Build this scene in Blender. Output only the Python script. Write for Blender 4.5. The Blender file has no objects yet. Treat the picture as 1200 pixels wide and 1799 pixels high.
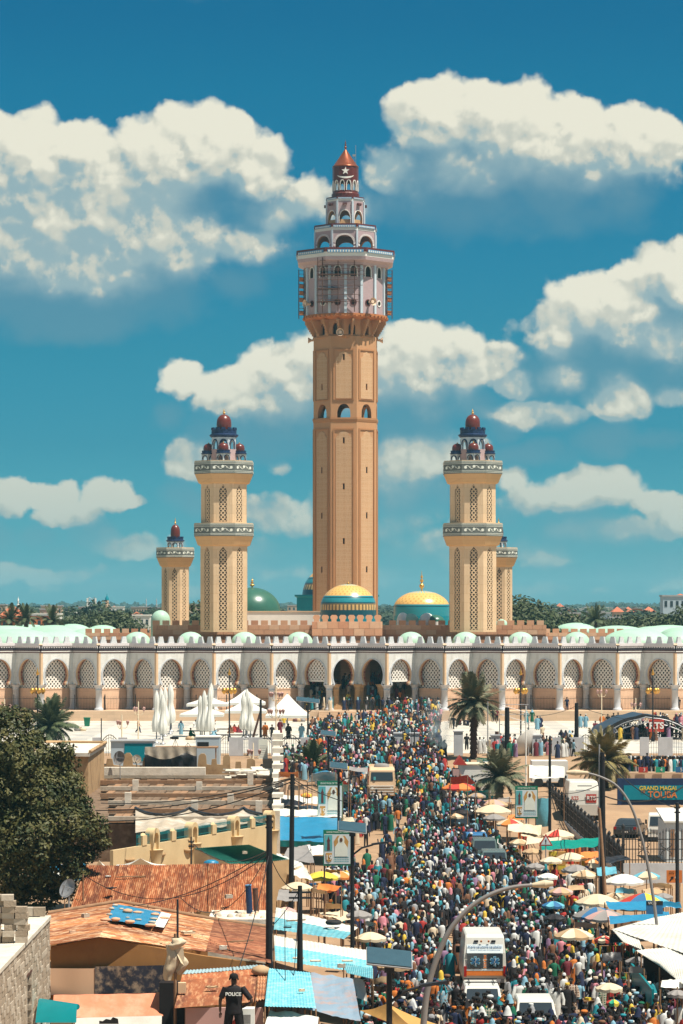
import bpy,bmesh,math,random
from mathutils import Vector,Matrix,noise as mnoise
R=math.radians
rnd=random.Random(7)
sc=bpy.context.scene
C=bpy.data.collections.new('place');sc.collection.children.link(C)
# ---------------------------------------------------------------- camera
F=5000.0;H=18.5;HY=1070.0
cam=bpy.data.cameras.new('camera');co=bpy.data.objects.new('camera',cam);C.objects.link(co)
co.location=(0,0,H);co.rotation_euler=(R(90),0,0)
cam.sensor_fit='HORIZONTAL';cam.sensor_width=36;cam.lens=36*F/1200
cam.shift_y=(HY-899.5)/1200;cam.clip_start=1;cam.clip_end=20000
sc.camera=co
# ---------------------------------------------------------------- node helper
class NT:
 def __init__(s,tree):s.t=tree;s.x=0
 def n(s,typ,**kw):
  nd=s.t.nodes.new(typ)
  for k,v in kw.items():setattr(nd,k,v)
  return nd
 def put(s,sock,v):
  if isinstance(v,bpy.types.NodeSocket):s.t.links.new(v,sock)
  elif v is not None:
   if hasattr(sock.default_value,'__len__')and not hasattr(v,'__len__'):v=(v,v,v)
   if hasattr(v,'__len__')and len(sock.default_value)==4 and len(v)==3:v=(*v,1)
   sock.default_value=v
 def m(s,op,a,b=None,c=None,clamp=False):
  nd=s.n('ShaderNodeMath',operation=op,use_clamp=clamp)
  for i,v in enumerate((a,b,c)):
   if v is not None:s.put(nd.inputs[i],v)
  return nd.outputs[0]
 def v(s,op,a,b=None,c=None):
  nd=s.n('ShaderNodeVectorMath',operation=op)
  for i,x in enumerate((a,b,c)):
   if x is not None:s.put(nd.inputs[i],x)
  return nd.outputs['Value']if op in('DOT_PRODUCT','LENGTH','DISTANCE')else nd.outputs[0]
 def mr(s,x,a,b,c=0.,d=1.,smooth=True):
  nd=s.n('ShaderNodeMapRange',interpolation_type='SMOOTHSTEP' if smooth else 'LINEAR')
  for i,q in enumerate((x,a,b,c,d)):s.put(nd.inputs[i],q)
  return nd.outputs[0]
 def mix(s,f,a,b,blend='MIX'):
  nd=s.n('ShaderNodeMix',data_type='RGBA',blend_type=blend)
  s.put(nd.inputs[0],f);s.put(nd.inputs[6],a);s.put(nd.inputs[7],b)
  return nd.outputs[2]
 def noise(s,vec,scale,detail=4,rough=.55,dist=0.,color=False,dim='3D'):
  nd=s.n('ShaderNodeTexNoise',noise_dimensions=dim);nd.inputs['Scale'].default_value=scale
  nd.inputs['Detail'].default_value=detail;nd.inputs['Roughness'].default_value=rough
  nd.inputs['Distortion'].default_value=dist
  if vec is not None:s.put(nd.inputs['Vector'],vec)
  return nd.outputs[1 if color else 0]
 def sep(s,v):
  nd=s.n('ShaderNodeSeparateXYZ');s.put(nd.inputs[0],v);return nd.outputs
 def comb(s,x,y,z):
  nd=s.n('ShaderNodeCombineXYZ')
  for i,v in enumerate((x,y,z)):s.put(nd.inputs[i],v)
  return nd.outputs[0]
# ---------------------------------------------------------------- sun and sky
SUN_EL=66.0;SUN_AZ=(0.86,-0.51)
el=R(SUN_EL);n_=math.hypot(*SUN_AZ)
sd=Vector((SUN_AZ[0]/n_*math.cos(el),SUN_AZ[1]/n_*math.cos(el),math.sin(el)))
sl=bpy.data.lights.new('sun','SUN');sl.energy=5.0;sl.angle=R(.5);sl.color=(1,.93,.80)
so=bpy.data.objects.new('sun',sl);C.objects.link(so)
so.rotation_euler=(-sd).to_track_quat('-Z','Y').to_euler();so.location=(0,0,200)
w=bpy.data.worlds.new('World');sc.world=w;w.use_nodes=True
w.cycles.sampling_method='MANUAL';w.cycles.sample_map_resolution=256
T=NT(w.node_tree);T.t.nodes.clear()
# cloud density group: vector q = photo-plane coordinates in units of 100 (direction / forward component)
BL=[(20,300,150,95,1.3),(135,262,60,48,1.1),(70,400,200,110,1.4),(330,272,120,80,1.3),(395,245,60,50,1),(445,300,70,60,.8),(200,400,190,110,1.4),(300,430,95,75,1),(190,330,110,70,.9),(100,440,150,80,1),(150,480,150,55,1.2),(260,330,120,90,1.2),(440,430,62,38,.8),(530,350,80,48,.42),(640,350,55,60,.42),(470,380,90,50,.5),(765,215,85,75,1.2),(880,225,110,78,1.3),(980,245,100,74,1.25),(1110,255,88,68,1),(850,290,180,60,.9),(700,290,62,48,.8),(1010,300,170,50,.75),(1185,490,80,66,1.2),(1080,555,110,75,1.25),(1000,585,90,55,.9),(1190,590,120,55,.9),(318,662,38,34,.9),(420,690,78,44,1),(510,670,80,62,1),(590,650,90,75,1),(480,710,120,40,.8),(740,635,120,66,1),(860,640,55,36,.9),(720,680,120,50,.8),(905,678,40,24,.8),(995,660,48,32,.85),(940,725,100,26,.9),(1085,700,62,44,1),(1180,700,60,20,.7),(355,808,60,40,.9),(730,805,76,46,.85),(800,795,60,36,.8),(700,860,70,46,.5),(905,840,36,30,.6),(15,872,40,34,.9),(88,872,48,24,.85),(185,870,50,32,.9),(125,905,56,24,.8),(225,885,34,14,.6),(1040,862,100,42,.95),(1135,880,50,22,.7),(930,880,60,30,.5),(1190,912,60,34,.8),(1080,935,130,24,.7),(215,960,70,24,.5),(500,905,80,34,.42),(480,970,70,30,.3),(720,905,80,36,.4),(940,975,90,28,.42),(70,1008,120,18,.5),(750,960,90,40,.3),(490,820,24,16,.4),(1190,1010,60,30,.3),(1040,1010,90,20,.25),(560,1000,200,20,.4),(900,1035,160,14,.35),(300,1035,200,13,.35),(640,930,120,24,.4)]
def group(name):
 g=bpy.data.node_groups.new(name,'ShaderNodeTree')
 g.interface.new_socket('q',in_out='INPUT',socket_type='NodeSocketVector')
 g.interface.new_socket('d',in_out='OUTPUT',socket_type='NodeSocketFloat')
 N=NT(g);gi=N.n('NodeGroupInput');go=N.n('NodeGroupOutput');return g,N,gi.outputs[0],go.inputs[0]
gA,N,q0,res=group('cloud_masses')
E=None
for(x,y,rx,ry,wt)in BL:
 d=N.v('MULTIPLY',N.v('SUBTRACT',q0,(x/100,y/100,0)),(100/rx,100/ry,0))
 e=N.m('MULTIPLY',N.m('SUBTRACT',1.45,N.v('DOT_PRODUCT',d,d)),wt)
 E=e if E is None else N.m('SMOOTH_MAX',E,e,.25)
xs=N.sep(q0)
out_=N.m('MAXIMUM',N.m('MAXIMUM',N.m('MULTIPLY',xs[1],-1),N.m('SUBTRACT',xs[0],12.6)),N.m('SUBTRACT',-.6,xs[0]))
gen=N.m('MULTIPLY',N.m('SUBTRACT',N.noise(N.v('MULTIPLY',q0,(.28,.45,1)),1,3,.5,dim='2D'),.52),7)
E=N.m('SMOOTH_MAX',E,N.m('ADD',gen,N.mr(out_,-.3,1,-4,0)),.2)
N.put(res,N.m('MINIMUM',E,1.7))
gB,N,q0,res=group('cloud_billows')
def vor(vec,s,k):
 vo=N.n('ShaderNodeTexVoronoi',feature='SMOOTH_F1',voronoi_dimensions='2D');vo.inputs['Scale'].default_value=s;vo.inputs['Smoothness'].default_value=.5
 N.put(vo.inputs['Vector'],vec);return N.m('MULTIPLY',N.m('SUBTRACT',.42,vo.outputs[0]),k)
fb=N.noise(q0,1.3,6,.55,dim='2D')
qq=N.v('ADD',q0,N.v('MULTIPLY',N.comb(fb,fb,0),(.5,.5,0)))
N.put(res,N.m('ADD',N.m('ADD',vor(qq,1.5,.8),vor(qq,4.2,.26)),N.m('MULTIPLY',N.m('SUBTRACT',fb,.42),1.1)))
tc=T.n('ShaderNodeTexCoord');sep=T.sep(tc.outputs['Generated'])
yy=T.m('MAXIMUM',T.m('ABSOLUTE',sep[1]),.12)
qx=T.m('ADD',T.m('ADD',T.m('MULTIPLY',T.m('DIVIDE',sep[0],yy),50),6),T.m('MULTIPLY',T.m('LESS_THAN',sep[1],0),370))
q=T.comb(qx,T.m('SUBTRACT',HY/100,T.m('MULTIPLY',T.m('DIVIDE',sep[2],yy),50)),0)
wv=T.v('MULTIPLY',T.v('SUBTRACT',T.noise(q,1.0,4,.55,color=True,dim='2D'),(.5,.5,.5)),(.55,.5,0))
qw=T.v('ADD',q,wv)
def use(gr,v):
 nd=T.n('ShaderNodeGroup');nd.node_tree=gr;T.put(nd.inputs[0],v);return nd.outputs[0]
E0=use(gA,qw);E1=use(gA,T.v('ADD',qw,(.2,-.72,0)))
B0=use(gB,q);B1=use(gB,T.v('ADD',q,(.09,-.15,0)))
qs=T.sep(q)
D0=T.m('ADD',E0,B0)
dv=T.m('SUBTRACT',E0,E1)
soft=T.mr(dv,-1.0,.5,2.9,.6)
alpha=T.mr(D0,.05,soft)
alpha=T.m('MULTIPLY',alpha,T.mr(qs[1],9.0,10.8,1,.4))
lit=T.m('ADD',T.m('ADD',.20,T.m('MULTIPLY',T.m('SUBTRACT',B0,B1),1.1)),T.m('MULTIPLY',dv,.44))
lit=T.m('ADD',lit,T.m('MULTIPLY',T.m('SUBTRACT',D0,1.2),.15))
lit=T.mr(lit,.0,1.12)
under=T.m('MULTIPLY',T.mr(T.m('ADD',E1,T.m('MULTIPLY',B0,.5)),.1,1.6),.5)
SKYK=.062
sk=T.n('ShaderNodeTexSky',sky_type='NISHITA',sun_disc=False,sun_elevation=el,sun_rotation=math.atan2(sd.x,sd.y),altitude=0,air_density=1.0,dust_density=.6,ozone_density=2.5)
cr=T.n('ShaderNodeValToRGB');T.put(cr.inputs[0],T.m('DIVIDE',qs[1],10.7));er=cr.color_ramp.elements
STOPS=[(0.028037383177570093,[0.018,0.425,0.579]),(0.14018691588785046,[0.024,0.468,0.609]),(0.5794392523364486,[0.057,0.484,0.638]),(0.7289719626168224,[0.072,0.491,0.705]),(0.9345794392523364,[0.125,0.663,0.991]),(0.9813084112149533,[0.131,0.696,1.023])]
for i,(pos,c)in enumerate(STOPS):
 e=er[i]if i<2 else er.new(pos)
 e.position=pos;e.color=(*c,1)
sky=T.mix(1,sk.outputs[0],cr.outputs[0],'MULTIPLY')
ccol=T.mix(T.mr(lit,0,.5),(3.0,4.35,4.75),(6.0,6.1,5.3));ccol=T.mix(T.mr(lit,.45,1),ccol,(8.4,8.1,6.7))
sky=T.mix(T.m('MULTIPLY',under,T.mr(qs[1],8.5,10.6,1,.2)),sky,(1.5,3.0,3.75))
ccol=T.mix(T.mr(qs[1],5.5,10.5,0,.6),ccol,(3.2,4.0,3.7))
fin=T.mix(alpha,sky,ccol)
bg=T.n('ShaderNodeBackground');T.put(bg.inputs[0],fin);bg.inputs[1].default_value=SKYK
ow=T.n('ShaderNodeOutputWorld');T.t.links.new(bg.outputs[0],ow.inputs[0])
sc.view_settings.view_transform='Standard';sc.view_settings.look='None'
sc.view_settings.exposure=.7;sc.view_settings.gamma=1;sc.view_settings.use_curve_mapping=False
sc.cycles.max_bounces=5;sc.cycles.diffuse_bounces=3;sc.cycles.glossy_bounces=3;sc.cycles.transparent_max_bounces=12
sc.cycles.use_denoising=True;sc.cycles.caustics_reflective=False;sc.cycles.caustics_refractive=False
# ---------------------------------------------------------------- places
def gz(Y):
 if Y<226:return 0.0
 if Y<292:
  t=(Y-226)/66;return 3.7*t*t*(3-2*t)
 return 3.7
def P(px,py,Y):return Vector(((px-600)*Y/F,Y,H-(py-HY)*Y/F))
def PZ(py,Y):return H-(py-HY)*Y/F
def PX(px,Y):return(px-600)*Y/F
def gY(py):
 a,b=100.,376.
 for _ in range(40):
  m=(a+b)/2
  if HY+(H-gz(m))*F/m>py:a=m
  else:b=m
 return a
def G(px,py):
 Y=gY(py);return Vector((PX(px,Y),Y,gz(Y)))
# ---------------------------------------------------------------- mesh builder
from mathutils.geometry import tessellate_polygon
class MB:
 def __init__(s):s.v=[];s.f=[];s.mi=[];s.sm=[];s.M=None;s.col=None;s.vc=[]
 def add(s,vs,fs,m=0,smooth=False):
  b=len(s.v)
  if s.M is not None:vs=[s.M@Vector(p)for p in vs]
  s.v.extend([tuple(p)for p in vs])
  for f in fs:s.f.append(tuple(b+i for i in f));s.mi.append(m);s.sm.append(smooth);s.vc.append(s.col)
  return s
 def box(s,x0,x1,y0,y1,z0,z1,m=0):
  return s.add([(x0,y0,z0),(x1,y0,z0),(x1,y1,z0),(x0,y1,z0),(x0,y0,z1),(x1,y0,z1),(x1,y1,z1),(x0,y1,z1)],[(0,3,2,1),(4,5,6,7),(0,1,5,4),(1,2,6,5),(2,3,7,6),(3,0,4,7)],m)
 def cbox(s,c,d,rz=0,m=0,rx=0,ry=0):
  Q=Matrix.Translation(c)@Matrix.Rotation(rz,4,'Z')@Matrix.Rotation(rx,4,'X')@Matrix.Rotation(ry,4,'Y')
  x,y,z=d[0]/2,d[1]/2,d[2]/2
  vs=[Q@Vector(p)for p in[(-x,-y,-z),(x,-y,-z),(x,y,-z),(-x,y,-z),(-x,-y,z),(x,-y,z),(x,y,z),(-x,y,z)]]
  return s.add(vs,[(0,3,2,1),(4,5,6,7),(0,1,5,4),(1,2,6,5),(2,3,7,6),(3,0,4,7)],m)
 def tube(s,p0,p1,r0,r1=None,n=8,m=0,caps=True,smooth=True):
  p0,p1=Vector(p0),Vector(p1);r1=r0 if r1 is None else r1
  d=(p1-p0);d.normalize();a=d.orthogonal().normalized();b=d.cross(a)
  vs=[]
  for p,r in((p0,r0),(p1,r1)):
   for i in range(n):
    t=2*math.pi*i/n;vs.append(p+(a*math.cos(t)+b*math.sin(t))*r)
  s.add(vs,[(i,(i+1)%n,n+(i+1)%n,n+i)for i in range(n)],m,smooth)
  if caps:s.add(vs,[tuple(range(n-1,-1,-1)),tuple(range(n,2*n))],m)
  return s
 def path(s,pts,r,n=6,m=0,taper=None):
  pts=[Vector(p)for p in pts];vs=[];k=len(pts)
  up=None
  for i,p in enumerate(pts):
   d=(pts[min(i+1,k-1)]-pts[max(i-1,0)]).normalized()
   a=d.orthogonal().normalized()if up is None else(up-d*up.dot(d)).normalized()
   up=a;b=d.cross(a);rr=r if taper is None else r+(taper-r)*i/(k-1)
   for j in range(n):
    t=2*math.pi*j/n;vs.append(p+(a*math.cos(t)+b*math.sin(t))*rr)
  fs=[(i*n+j,i*n+(j+1)%n,(i+1)*n+(j+1)%n,(i+1)*n+j)for i in range(k-1)for j in range(n)]
  s.add(vs,fs,m,True);s.add(vs,[tuple(range(n-1,-1,-1)),tuple(range((k-1)*n,k*n))],m)
  return s
 def lathe(s,prof,n=16,c=(0,0,0),a0=0.,m=0,smooth=True,sx=1,sy=1,cap=True):
  vs=[];k=len(prof)
  for(r,z)in prof:
   for i in range(n):
    t=a0+2*math.pi*i/n;vs.append((c[0]+r*math.cos(t)*sx,c[1]+r*math.sin(t)*sy,c[2]+z))
  fs=[(j*n+i,j*n+(i+1)%n,(j+1)*n+(i+1)%n,(j+1)*n+i)for j in range(k-1)for i in range(n)]
  s.add(vs,fs,m,smooth)
  if cap:s.add(vs[:n],[tuple(range(n-1,-1,-1))],m);s.add(vs[-n:],[tuple(range(n))],m)
  return s
 def poly(s,outer,holes=(),depth=0.,m=0,mr=None,Q=None):
  """flat polygon in local (x,z) facing -y, with holes, extruded back by depth"""
  loops=[list(outer)]+[list(h)for h in holes];mr=m if mr is None else mr
  fl=[p for l in loops for p in l];Q=Q or Matrix.Identity(4)
  tris=tessellate_polygon([[Vector((p[0],p[1],0))for p in l]for l in loops])
  f2=[]
  for t in tris:
   a,b,c=(fl[i]for i in t)
   ar=(b[0]-a[0])*(c[1]-a[1])-(b[1]-a[1])*(c[0]-a[0])
   if abs(ar)<1e-9:continue
   f2.append(t if ar>0 else(t[0],t[2],t[1]))
  s.add([Q@Vector((p[0],0,p[1]))for p in fl],f2,m)
  if depth:
   s.add([Q@Vector((p[0],depth,p[1]))for p in fl],[(a,c,b)for a,b,c in f2],m)
   o=0
   for li,l in enumerate(loops):
    k=len(l);vs=[Q@Vector((p[0],0,p[1]))for p in l]+[Q@Vector((p[0],depth,p[1]))for p in l]
    ar=sum(l[i][0]*l[(i+1)%k][1]-l[(i+1)%k][0]*l[i][1]for i in range(k))
    fs=[(i,(i+1)%k,k+(i+1)%k,k+i)for i in range(k)]
    if(ar>0)!=(li>0):fs=[tuple(reversed(f))for f in fs]
    s.add(vs,fs,mr)
  return s
 def grid(s,fn,nu,nv,m=0,smooth=True):
  vs=[fn(i/nu,j/nv)for j in range(nv+1)for i in range(nu+1)]
  w_=nu+1
  return s.add(vs,[(j*w_+i,j*w_+i+1,(j+1)*w_+i+1,(j+1)*w_+i)for j in range(nv)for i in range(nu)],m,smooth)
 def mesh(s,name,mats):
  me=bpy.data.meshes.new(name)
  me.from_pydata(s.v,[],s.f)
  mats=mats if isinstance(mats,(list,tuple))else[mats]
  for q in mats:me.materials.append(q)
  me.polygons.foreach_set('material_index',s.mi);me.polygons.foreach_set('use_smooth',s.sm)
  if any(c is not None for c in s.vc):
   ca=me.color_attributes.new('tint','FLOAT_COLOR','CORNER');buf=[]
   for f,c in zip(s.f,s.vc):
    buf.extend((*(c or(.5,.5,.5)),1.0)*len(f))
   ca.data.foreach_set('color',buf)
  me.update();return me
 def build(s,name,mats,parent=None,kind=None,world=False):
  o=link(name,None,parent)
  if world and parent is not None:
   Q=(Matrix.Translation(parent.location)@parent.rotation_euler.to_matrix().to_4x4()).inverted()
   s.v=[tuple(Q@Vector(p))for p in s.v]
  me=s.mesh(name,mats)
  o2=bpy.data.objects.new(name,me);C.objects.link(o2);o2.parent=parent
  if kind:o2['kind']=kind
  return o2
def link(*a):return None
def inst(name,me,parent=None,loc=(0,0,0),rot=(0,0,0),scale=None,col=None):
 o=bpy.data.objects.new(name,me);C.objects.link(o);o.parent=parent;o.location=loc;o.rotation_euler=rot
 if scale is not None:o.scale=(scale,)*3 if not hasattr(scale,'__len__')else scale
 if col:o.color=(*col,1)
 return o
def tag(o,label=None,cat=None,group=None,kind=None):
 if label:o['label']=label
 if cat:o['category']=cat
 if group:o['group']=group
 if kind:o['kind']=kind
 return o
def thing(name,label,cat,loc=(0,0,0),rz=0.,group=None):
 o=bpy.data.objects.new(name,None);C.objects.link(o);o.location=loc;o.rotation_euler=(0,0,rz)
 o.empty_display_size=.3
 return tag(o,label,cat,group)
def copy_tree(o,parent=None,loc=None,rz=None,label=None,kids=None):
 kids=kids or{}
 c=o.copy();C.objects.link(c);c.parent=parent
 if loc is not None:c.location=loc
 if rz is not None:c.rotation_euler=(0,0,rz)
 if label:c['label']=label
 for ch in CH.get(o.name,None)or[k for k in o.children]:copy_tree(ch,c)
 return c
CH={}
# ---------------------------------------------------------------- materials
def mat(name,col,rough=.8,var=.12,scale=1.5,metal=0.,bump=0.,bscale=None,dirt=None,dscale=.35,damt=.5,vec='Object',spec=.3,ob=False,tint=False,stretch=None):
 m=bpy.data.materials.new(name);m.use_nodes=True;N=NT(m.node_tree)
 b=m.node_tree.nodes['Principled BSDF']
 tcn=N.n('ShaderNodeTexCoord');v=tcn.outputs['Object']
 if vec=='World':v=N.n('ShaderNodeNewGeometry').outputs['Position']
 if stretch:v=N.v('MULTIPLY',v,stretch)
 if ob:c=N.n('ShaderNodeObjectInfo').outputs['Color']
 elif tint:c=N.n('ShaderNodeVertexColor',layer_name='tint').outputs[0]
 else:
  c=N.n('ShaderNodeRGB').outputs[0];c.default_value=(*col,1)
 n1=N.noise(v,scale,5,.6)
 f=N.mr(n1,.25,.75,1-var,1+var,False)
 c=N.mix(1,c,N.comb(f,f,f),'MULTIPLY')
 if dirt:
  n2=N.noise(v,dscale,6,.65)
  c=N.mix(N.m('MULTIPLY',N.mr(n2,.45,.68),damt),c,(*dirt,1))
 N.put(b.inputs['Base Color'],c)
 if not(ob or tint):
  q=N.mr(N.n('ShaderNodeObjectInfo').outputs['Random'],0,1,.94,1.05,False);c=N.mix(1,c,N.comb(q,q,q),'MULTIPLY');N.put(b.inputs['Base Color'],c)
 b.inputs['Roughness'].default_value=rough;b.inputs['Metallic'].default_value=metal
 b.inputs['Specular IOR Level'].default_value=spec
 if bump:
  bn=N.n('ShaderNodeBump');bn.inputs['Strength'].default_value=bump;bn.inputs['Distance'].default_value=.05
  N.put(bn.inputs['Height'],N.noise(v,bscale or scale*4,4,.6));N.t.links.new(bn.outputs[0],b.inputs['Normal'])
 m['N']=0
 return m
def nodes_of(m):
 b=m.node_tree.nodes['Principled BSDF'];return NT(m.node_tree),b,b.inputs['Base Color'].links[0].from_socket if b.inputs['Base Color'].links else None
def with_bricks(m,bw,bh,mortar=.02,joint=(.5,.5,.5),var=.1,amt=.5,plane='xz'):
 """fine joints and block-to-block colour on a surface"""
 N,b,c=nodes_of(m)
 t=N.n('ShaderNodeTexCoord').outputs['Object'];s_=N.sep(t)
 v=N.comb(N.m('ADD',s_[0],N.m('MULTIPLY',s_[1],.83)),s_[2],0)if plane=='xz' else N.comb(s_[0],s_[1],0)
 br=N.n('ShaderNodeTexBrick');N.put(br.inputs['Vector'],v);br.inputs['Scale'].default_value=1
 br.inputs['Brick Width'].default_value=bw;br.inputs['Row Height'].default_value=bh;br.inputs['Mortar Size'].default_value=mortar
 br.inputs['Color1'].default_value=(1-var,1-var,1-var,1);br.inputs['Color2'].default_value=(1+var,1+var,1+var,1);br.inputs['Mortar'].default_value=(1,1,1,1)
 c2=N.mix(1,c,br.outputs[0],'MULTIPLY')
 c3=N.mix(N.m('MULTIPLY',br.outputs[1],amt),c2,(*joint,1))
 N.put(b.inputs['Base Color'],c3);return m
MT={}
MT['marble']=with_bricks(mat('white_marble',(.66,.65,.62),.45,.08,.8,dirt=(.40,.36,.31),dscale=.7,damt=.5,stretch=(1,1,.3)),1.1,.62,.015,(.35,.33,.3),.05,.35)
MT['marble2']=mat('grey_marble',(.50,.51,.53),.45,.12,1.2)
MT['merlon']=mat('merlon_marble',(.56,.57,.57),.5,.14,1.2)
MT['redstone']=with_bricks(mat('red_brown_stone',(.22,.055,.035),.7,.2,1.),.5,.4,.05,(.5,.35,.22),.3,.6)
MT['cream']=mat('cream_reveal',(.62,.42,.26),.6,.1,1)
MT['stripe_red']=mat('dark_red_trim',(.12,.04,.04),.6,.15,2)
MT['stripe_dark']=mat('dark_grey_trim',(.07,.06,.07),.6,.2,2)
MT['ledge']=mat('lavender_stone',(.62,.57,.57),.6,.1,1.5)
MT['lattice']=mat('lattice_marble',(.76,.72,.66),.6,.06,2)
MT['salmon_wall']=with_bricks(mat('salmon_stone',(.70,.46,.31),.75,.12,.8),1.4,.8,.015,(.4,.22,.13),.06,.4)
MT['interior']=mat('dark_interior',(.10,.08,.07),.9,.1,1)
MT['tan']=with_bricks(mat('tan_stone',(.55,.36,.19),.7,.12,1),1.2,.6,.015,(.3,.2,.1),.08,.4)
MT['iron']=mat('black_iron',(.03,.028,.03),.5,.2,3,spec=.4)
MT['podium']=with_bricks(mat('podium_stone',(.60,.42,.28),.7,.1,.7,dirt=(.35,.25,.18),damt=.3),1.8,.45,.015,(.35,.25,.17),.05,.4)
MT['orange_stone']=mat('orange_render',(.50,.265,.13),.7,.07,.25,dirt=(.40,.215,.11),dscale=.16,damt=.55,stretch=(1,1,.35))
MT['orange_trim']=mat('orange_trim',(.42,.205,.09),.7,.08,.6)
MT['limestone']=with_bricks(mat('honey_limestone',(.62,.455,.29),.7,.07,.5,dirt=(.48,.31,.17),dscale=.4,damt=.45,stretch=(1,1,.3)),1.9,1.25,.02,(.45,.27,.13),.06,.5)
MT['lime2']=with_bricks(mat('orange_limestone',(.56,.35,.17),.7,.06,.5),1.9,1.25,.02,(.4,.22,.1),.04,.4)
MT['stone_block']=mat('pink_sandstone',(.64,.35,.21),.8,.14,.9,dirt=(.4,.22,.14),dscale=.8,damt=.4)
MT['mint']=mat('mint_paint',(.36,.55,.43),.5,.07,.4,dirt=(.28,.45,.33),dscale=.3,damt=.4)
MT['teal']=mat('teal_tile',(.0,.20,.26),.35,.1,1.2)
MT['green_dome']=mat('dark_green_dome',(.035,.12,.085),.3,.12,1,spec=.5)
MT['maroon']=mat('maroon_tile',(.12,.022,.016),.32,.15,2.5,spec=.5)
MT['copper']=mat('copper_cone',(.26,.07,.03),.3,.15,2,metal=.5)
MT['navy']=mat('navy_paint',(.012,.03,.085),.5,.2,2)
MT['pale_blue']=mat('pale_blue_paint',(.50,.58,.64),.6,.06,1.5)
MT['mauve']=mat('mauve_tile',(.42,.31,.32),.55,.12,3)
MT['white']=mat('white_paint',(.75,.73,.68),.5,.05,1)
MT['skyblue']=mat('blue_frieze',(.12,.28,.45),.5,.15,3)
MT['gold']=mat('gold_metal',(.75,.42,.10),.3,.08,3,metal=.6)
MT['band']=mat('grey_frieze',(.13,.14,.13),.6,.2,3)
MT['flower']=mat('white_inlay',(.72,.74,.66),.5,.05,3)
MT['black']=mat('black_paint',(.015,.014,.016),.5,.2,3)
MT['dark_metal']=mat('dark_metal',(.035,.035,.04),.45,.2,3,metal=.3)
MT['grey_metal']=mat('grey_metal',(.35,.35,.36),.4,.15,2,metal=.4)
MT['rust_pipe']=mat('rusty_pipe',(.10,.045,.03),.7,.3,3)
# carved arabesque panels of the great minaret
m=mat('arabesque_panel',(.52,.31,.165),.75,.06,.4)
N,b,c=nodes_of(m);t=N.n('ShaderNodeTexCoord').outputs['Object']
vo=N.n('ShaderNodeTexVoronoi',feature='DISTANCE_TO_EDGE');vo.inputs['Scale'].default_value=2.1;vo.inputs['Randomness'].default_value=.35;N.put(vo.inputs['Vector'],t)
vo2=N.n('ShaderNodeTexVoronoi',feature='DISTANCE_TO_EDGE');vo2.inputs['Scale'].default_value=1.05;vo2.inputs['Randomness'].default_value=.1;N.put(vo2.inputs['Vector'],t)
k=N.m('MAXIMUM',N.mr(vo.outputs[0],.04,.10,1,0),N.mr(vo2.outputs[0],.03,.06,1,0))
N.put(b.inputs['Base Color'],N.mix(N.m('MULTIPLY',k,.32),c,(.68,.50,.34)));MT['arabesque']=m
# painted dome: gold cap, teal bands, gold slots
def dome_paint(name,stops,slots=None,slotn=44):
 m=mat(name,(1,1,1),.28,.05,2,spec=.6);N,b,c=nodes_of(m)
 s_=N.sep(N.n('ShaderNodeTexCoord').outputs['Object'])
 ang=N.m('ARCTAN2',s_[1],s_[0])
 cr=N.n('ShaderNodeValToRGB');cr.color_ramp.interpolation='CONSTANT';er=cr.color_ramp.elements
 for i,(p,col)in enumerate(stops):
  e=er[i]if i<2 else er.new(p)
  e.position=p;e.color=(*col,1)
 z=N.m('DIVIDE',s_[2],5.);N.put(cr.inputs[0],z);cc=cr.outputs[0]
 fl=N.m('SINE',N.m('MULTIPLY',ang,30));zz=N.m('SINE',N.m('MULTIPLY',s_[2],9))
 spk=N.mr(N.m('MULTIPLY',fl,zz),.25,.6,0,.55)
 gate=N.m('MULTIPLY',N.m('GREATER_THAN',s_[2],slots[2]),N.m('LESS_THAN',s_[2],slots[3]))
 cc=N.mix(N.m('MULTIPLY',spk,gate),cc,(.30,.15,.03))
 if slots:
  k=N.m('GREATER_THAN',N.m('SINE',N.m('MULTIPLY',ang,slotn)),-.1)
  gate=N.m('MULTIPLY',N.m('GREATER_THAN',s_[2],slots[0]),N.m('LESS_THAN',s_[2],slots[1]))
  cc=N.mix(N.m('MULTIPLY',k,gate),cc,(.62,.40,.15))
  rib=N.m('MULTIPLY',N.m('GREATER_THAN',N.m('SINE',N.m('MULTIPLY',ang,22)),0),N.m('GREATER_THAN',s_[2],slots[4]))
  cc=N.mix(rib,cc,(.10,.42,.48))
 N.put(b.inputs['Base Color'],cc);return m
GO=(.72,.42,.13);TE=(.02,.22,.27);DT=(.005,.07,.10)
MT['dome1']=dome_paint('gold_and_teal_dome',[(0,DT),(.07,DT),(.19,(.16,.12,.06)),(.385,DT),(.42,TE),(.54,DT),(.575,TE),(.61,GO)],(.95,1.75,3.1,4.5,4.55))
MT['dome2']=dome_paint('gold_capped_dome',[(0,TE),(.2,TE),(.27,DT),(.31,TE),(.355,GO)],(-2,-1,1.9,3.3,3.55))
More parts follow.
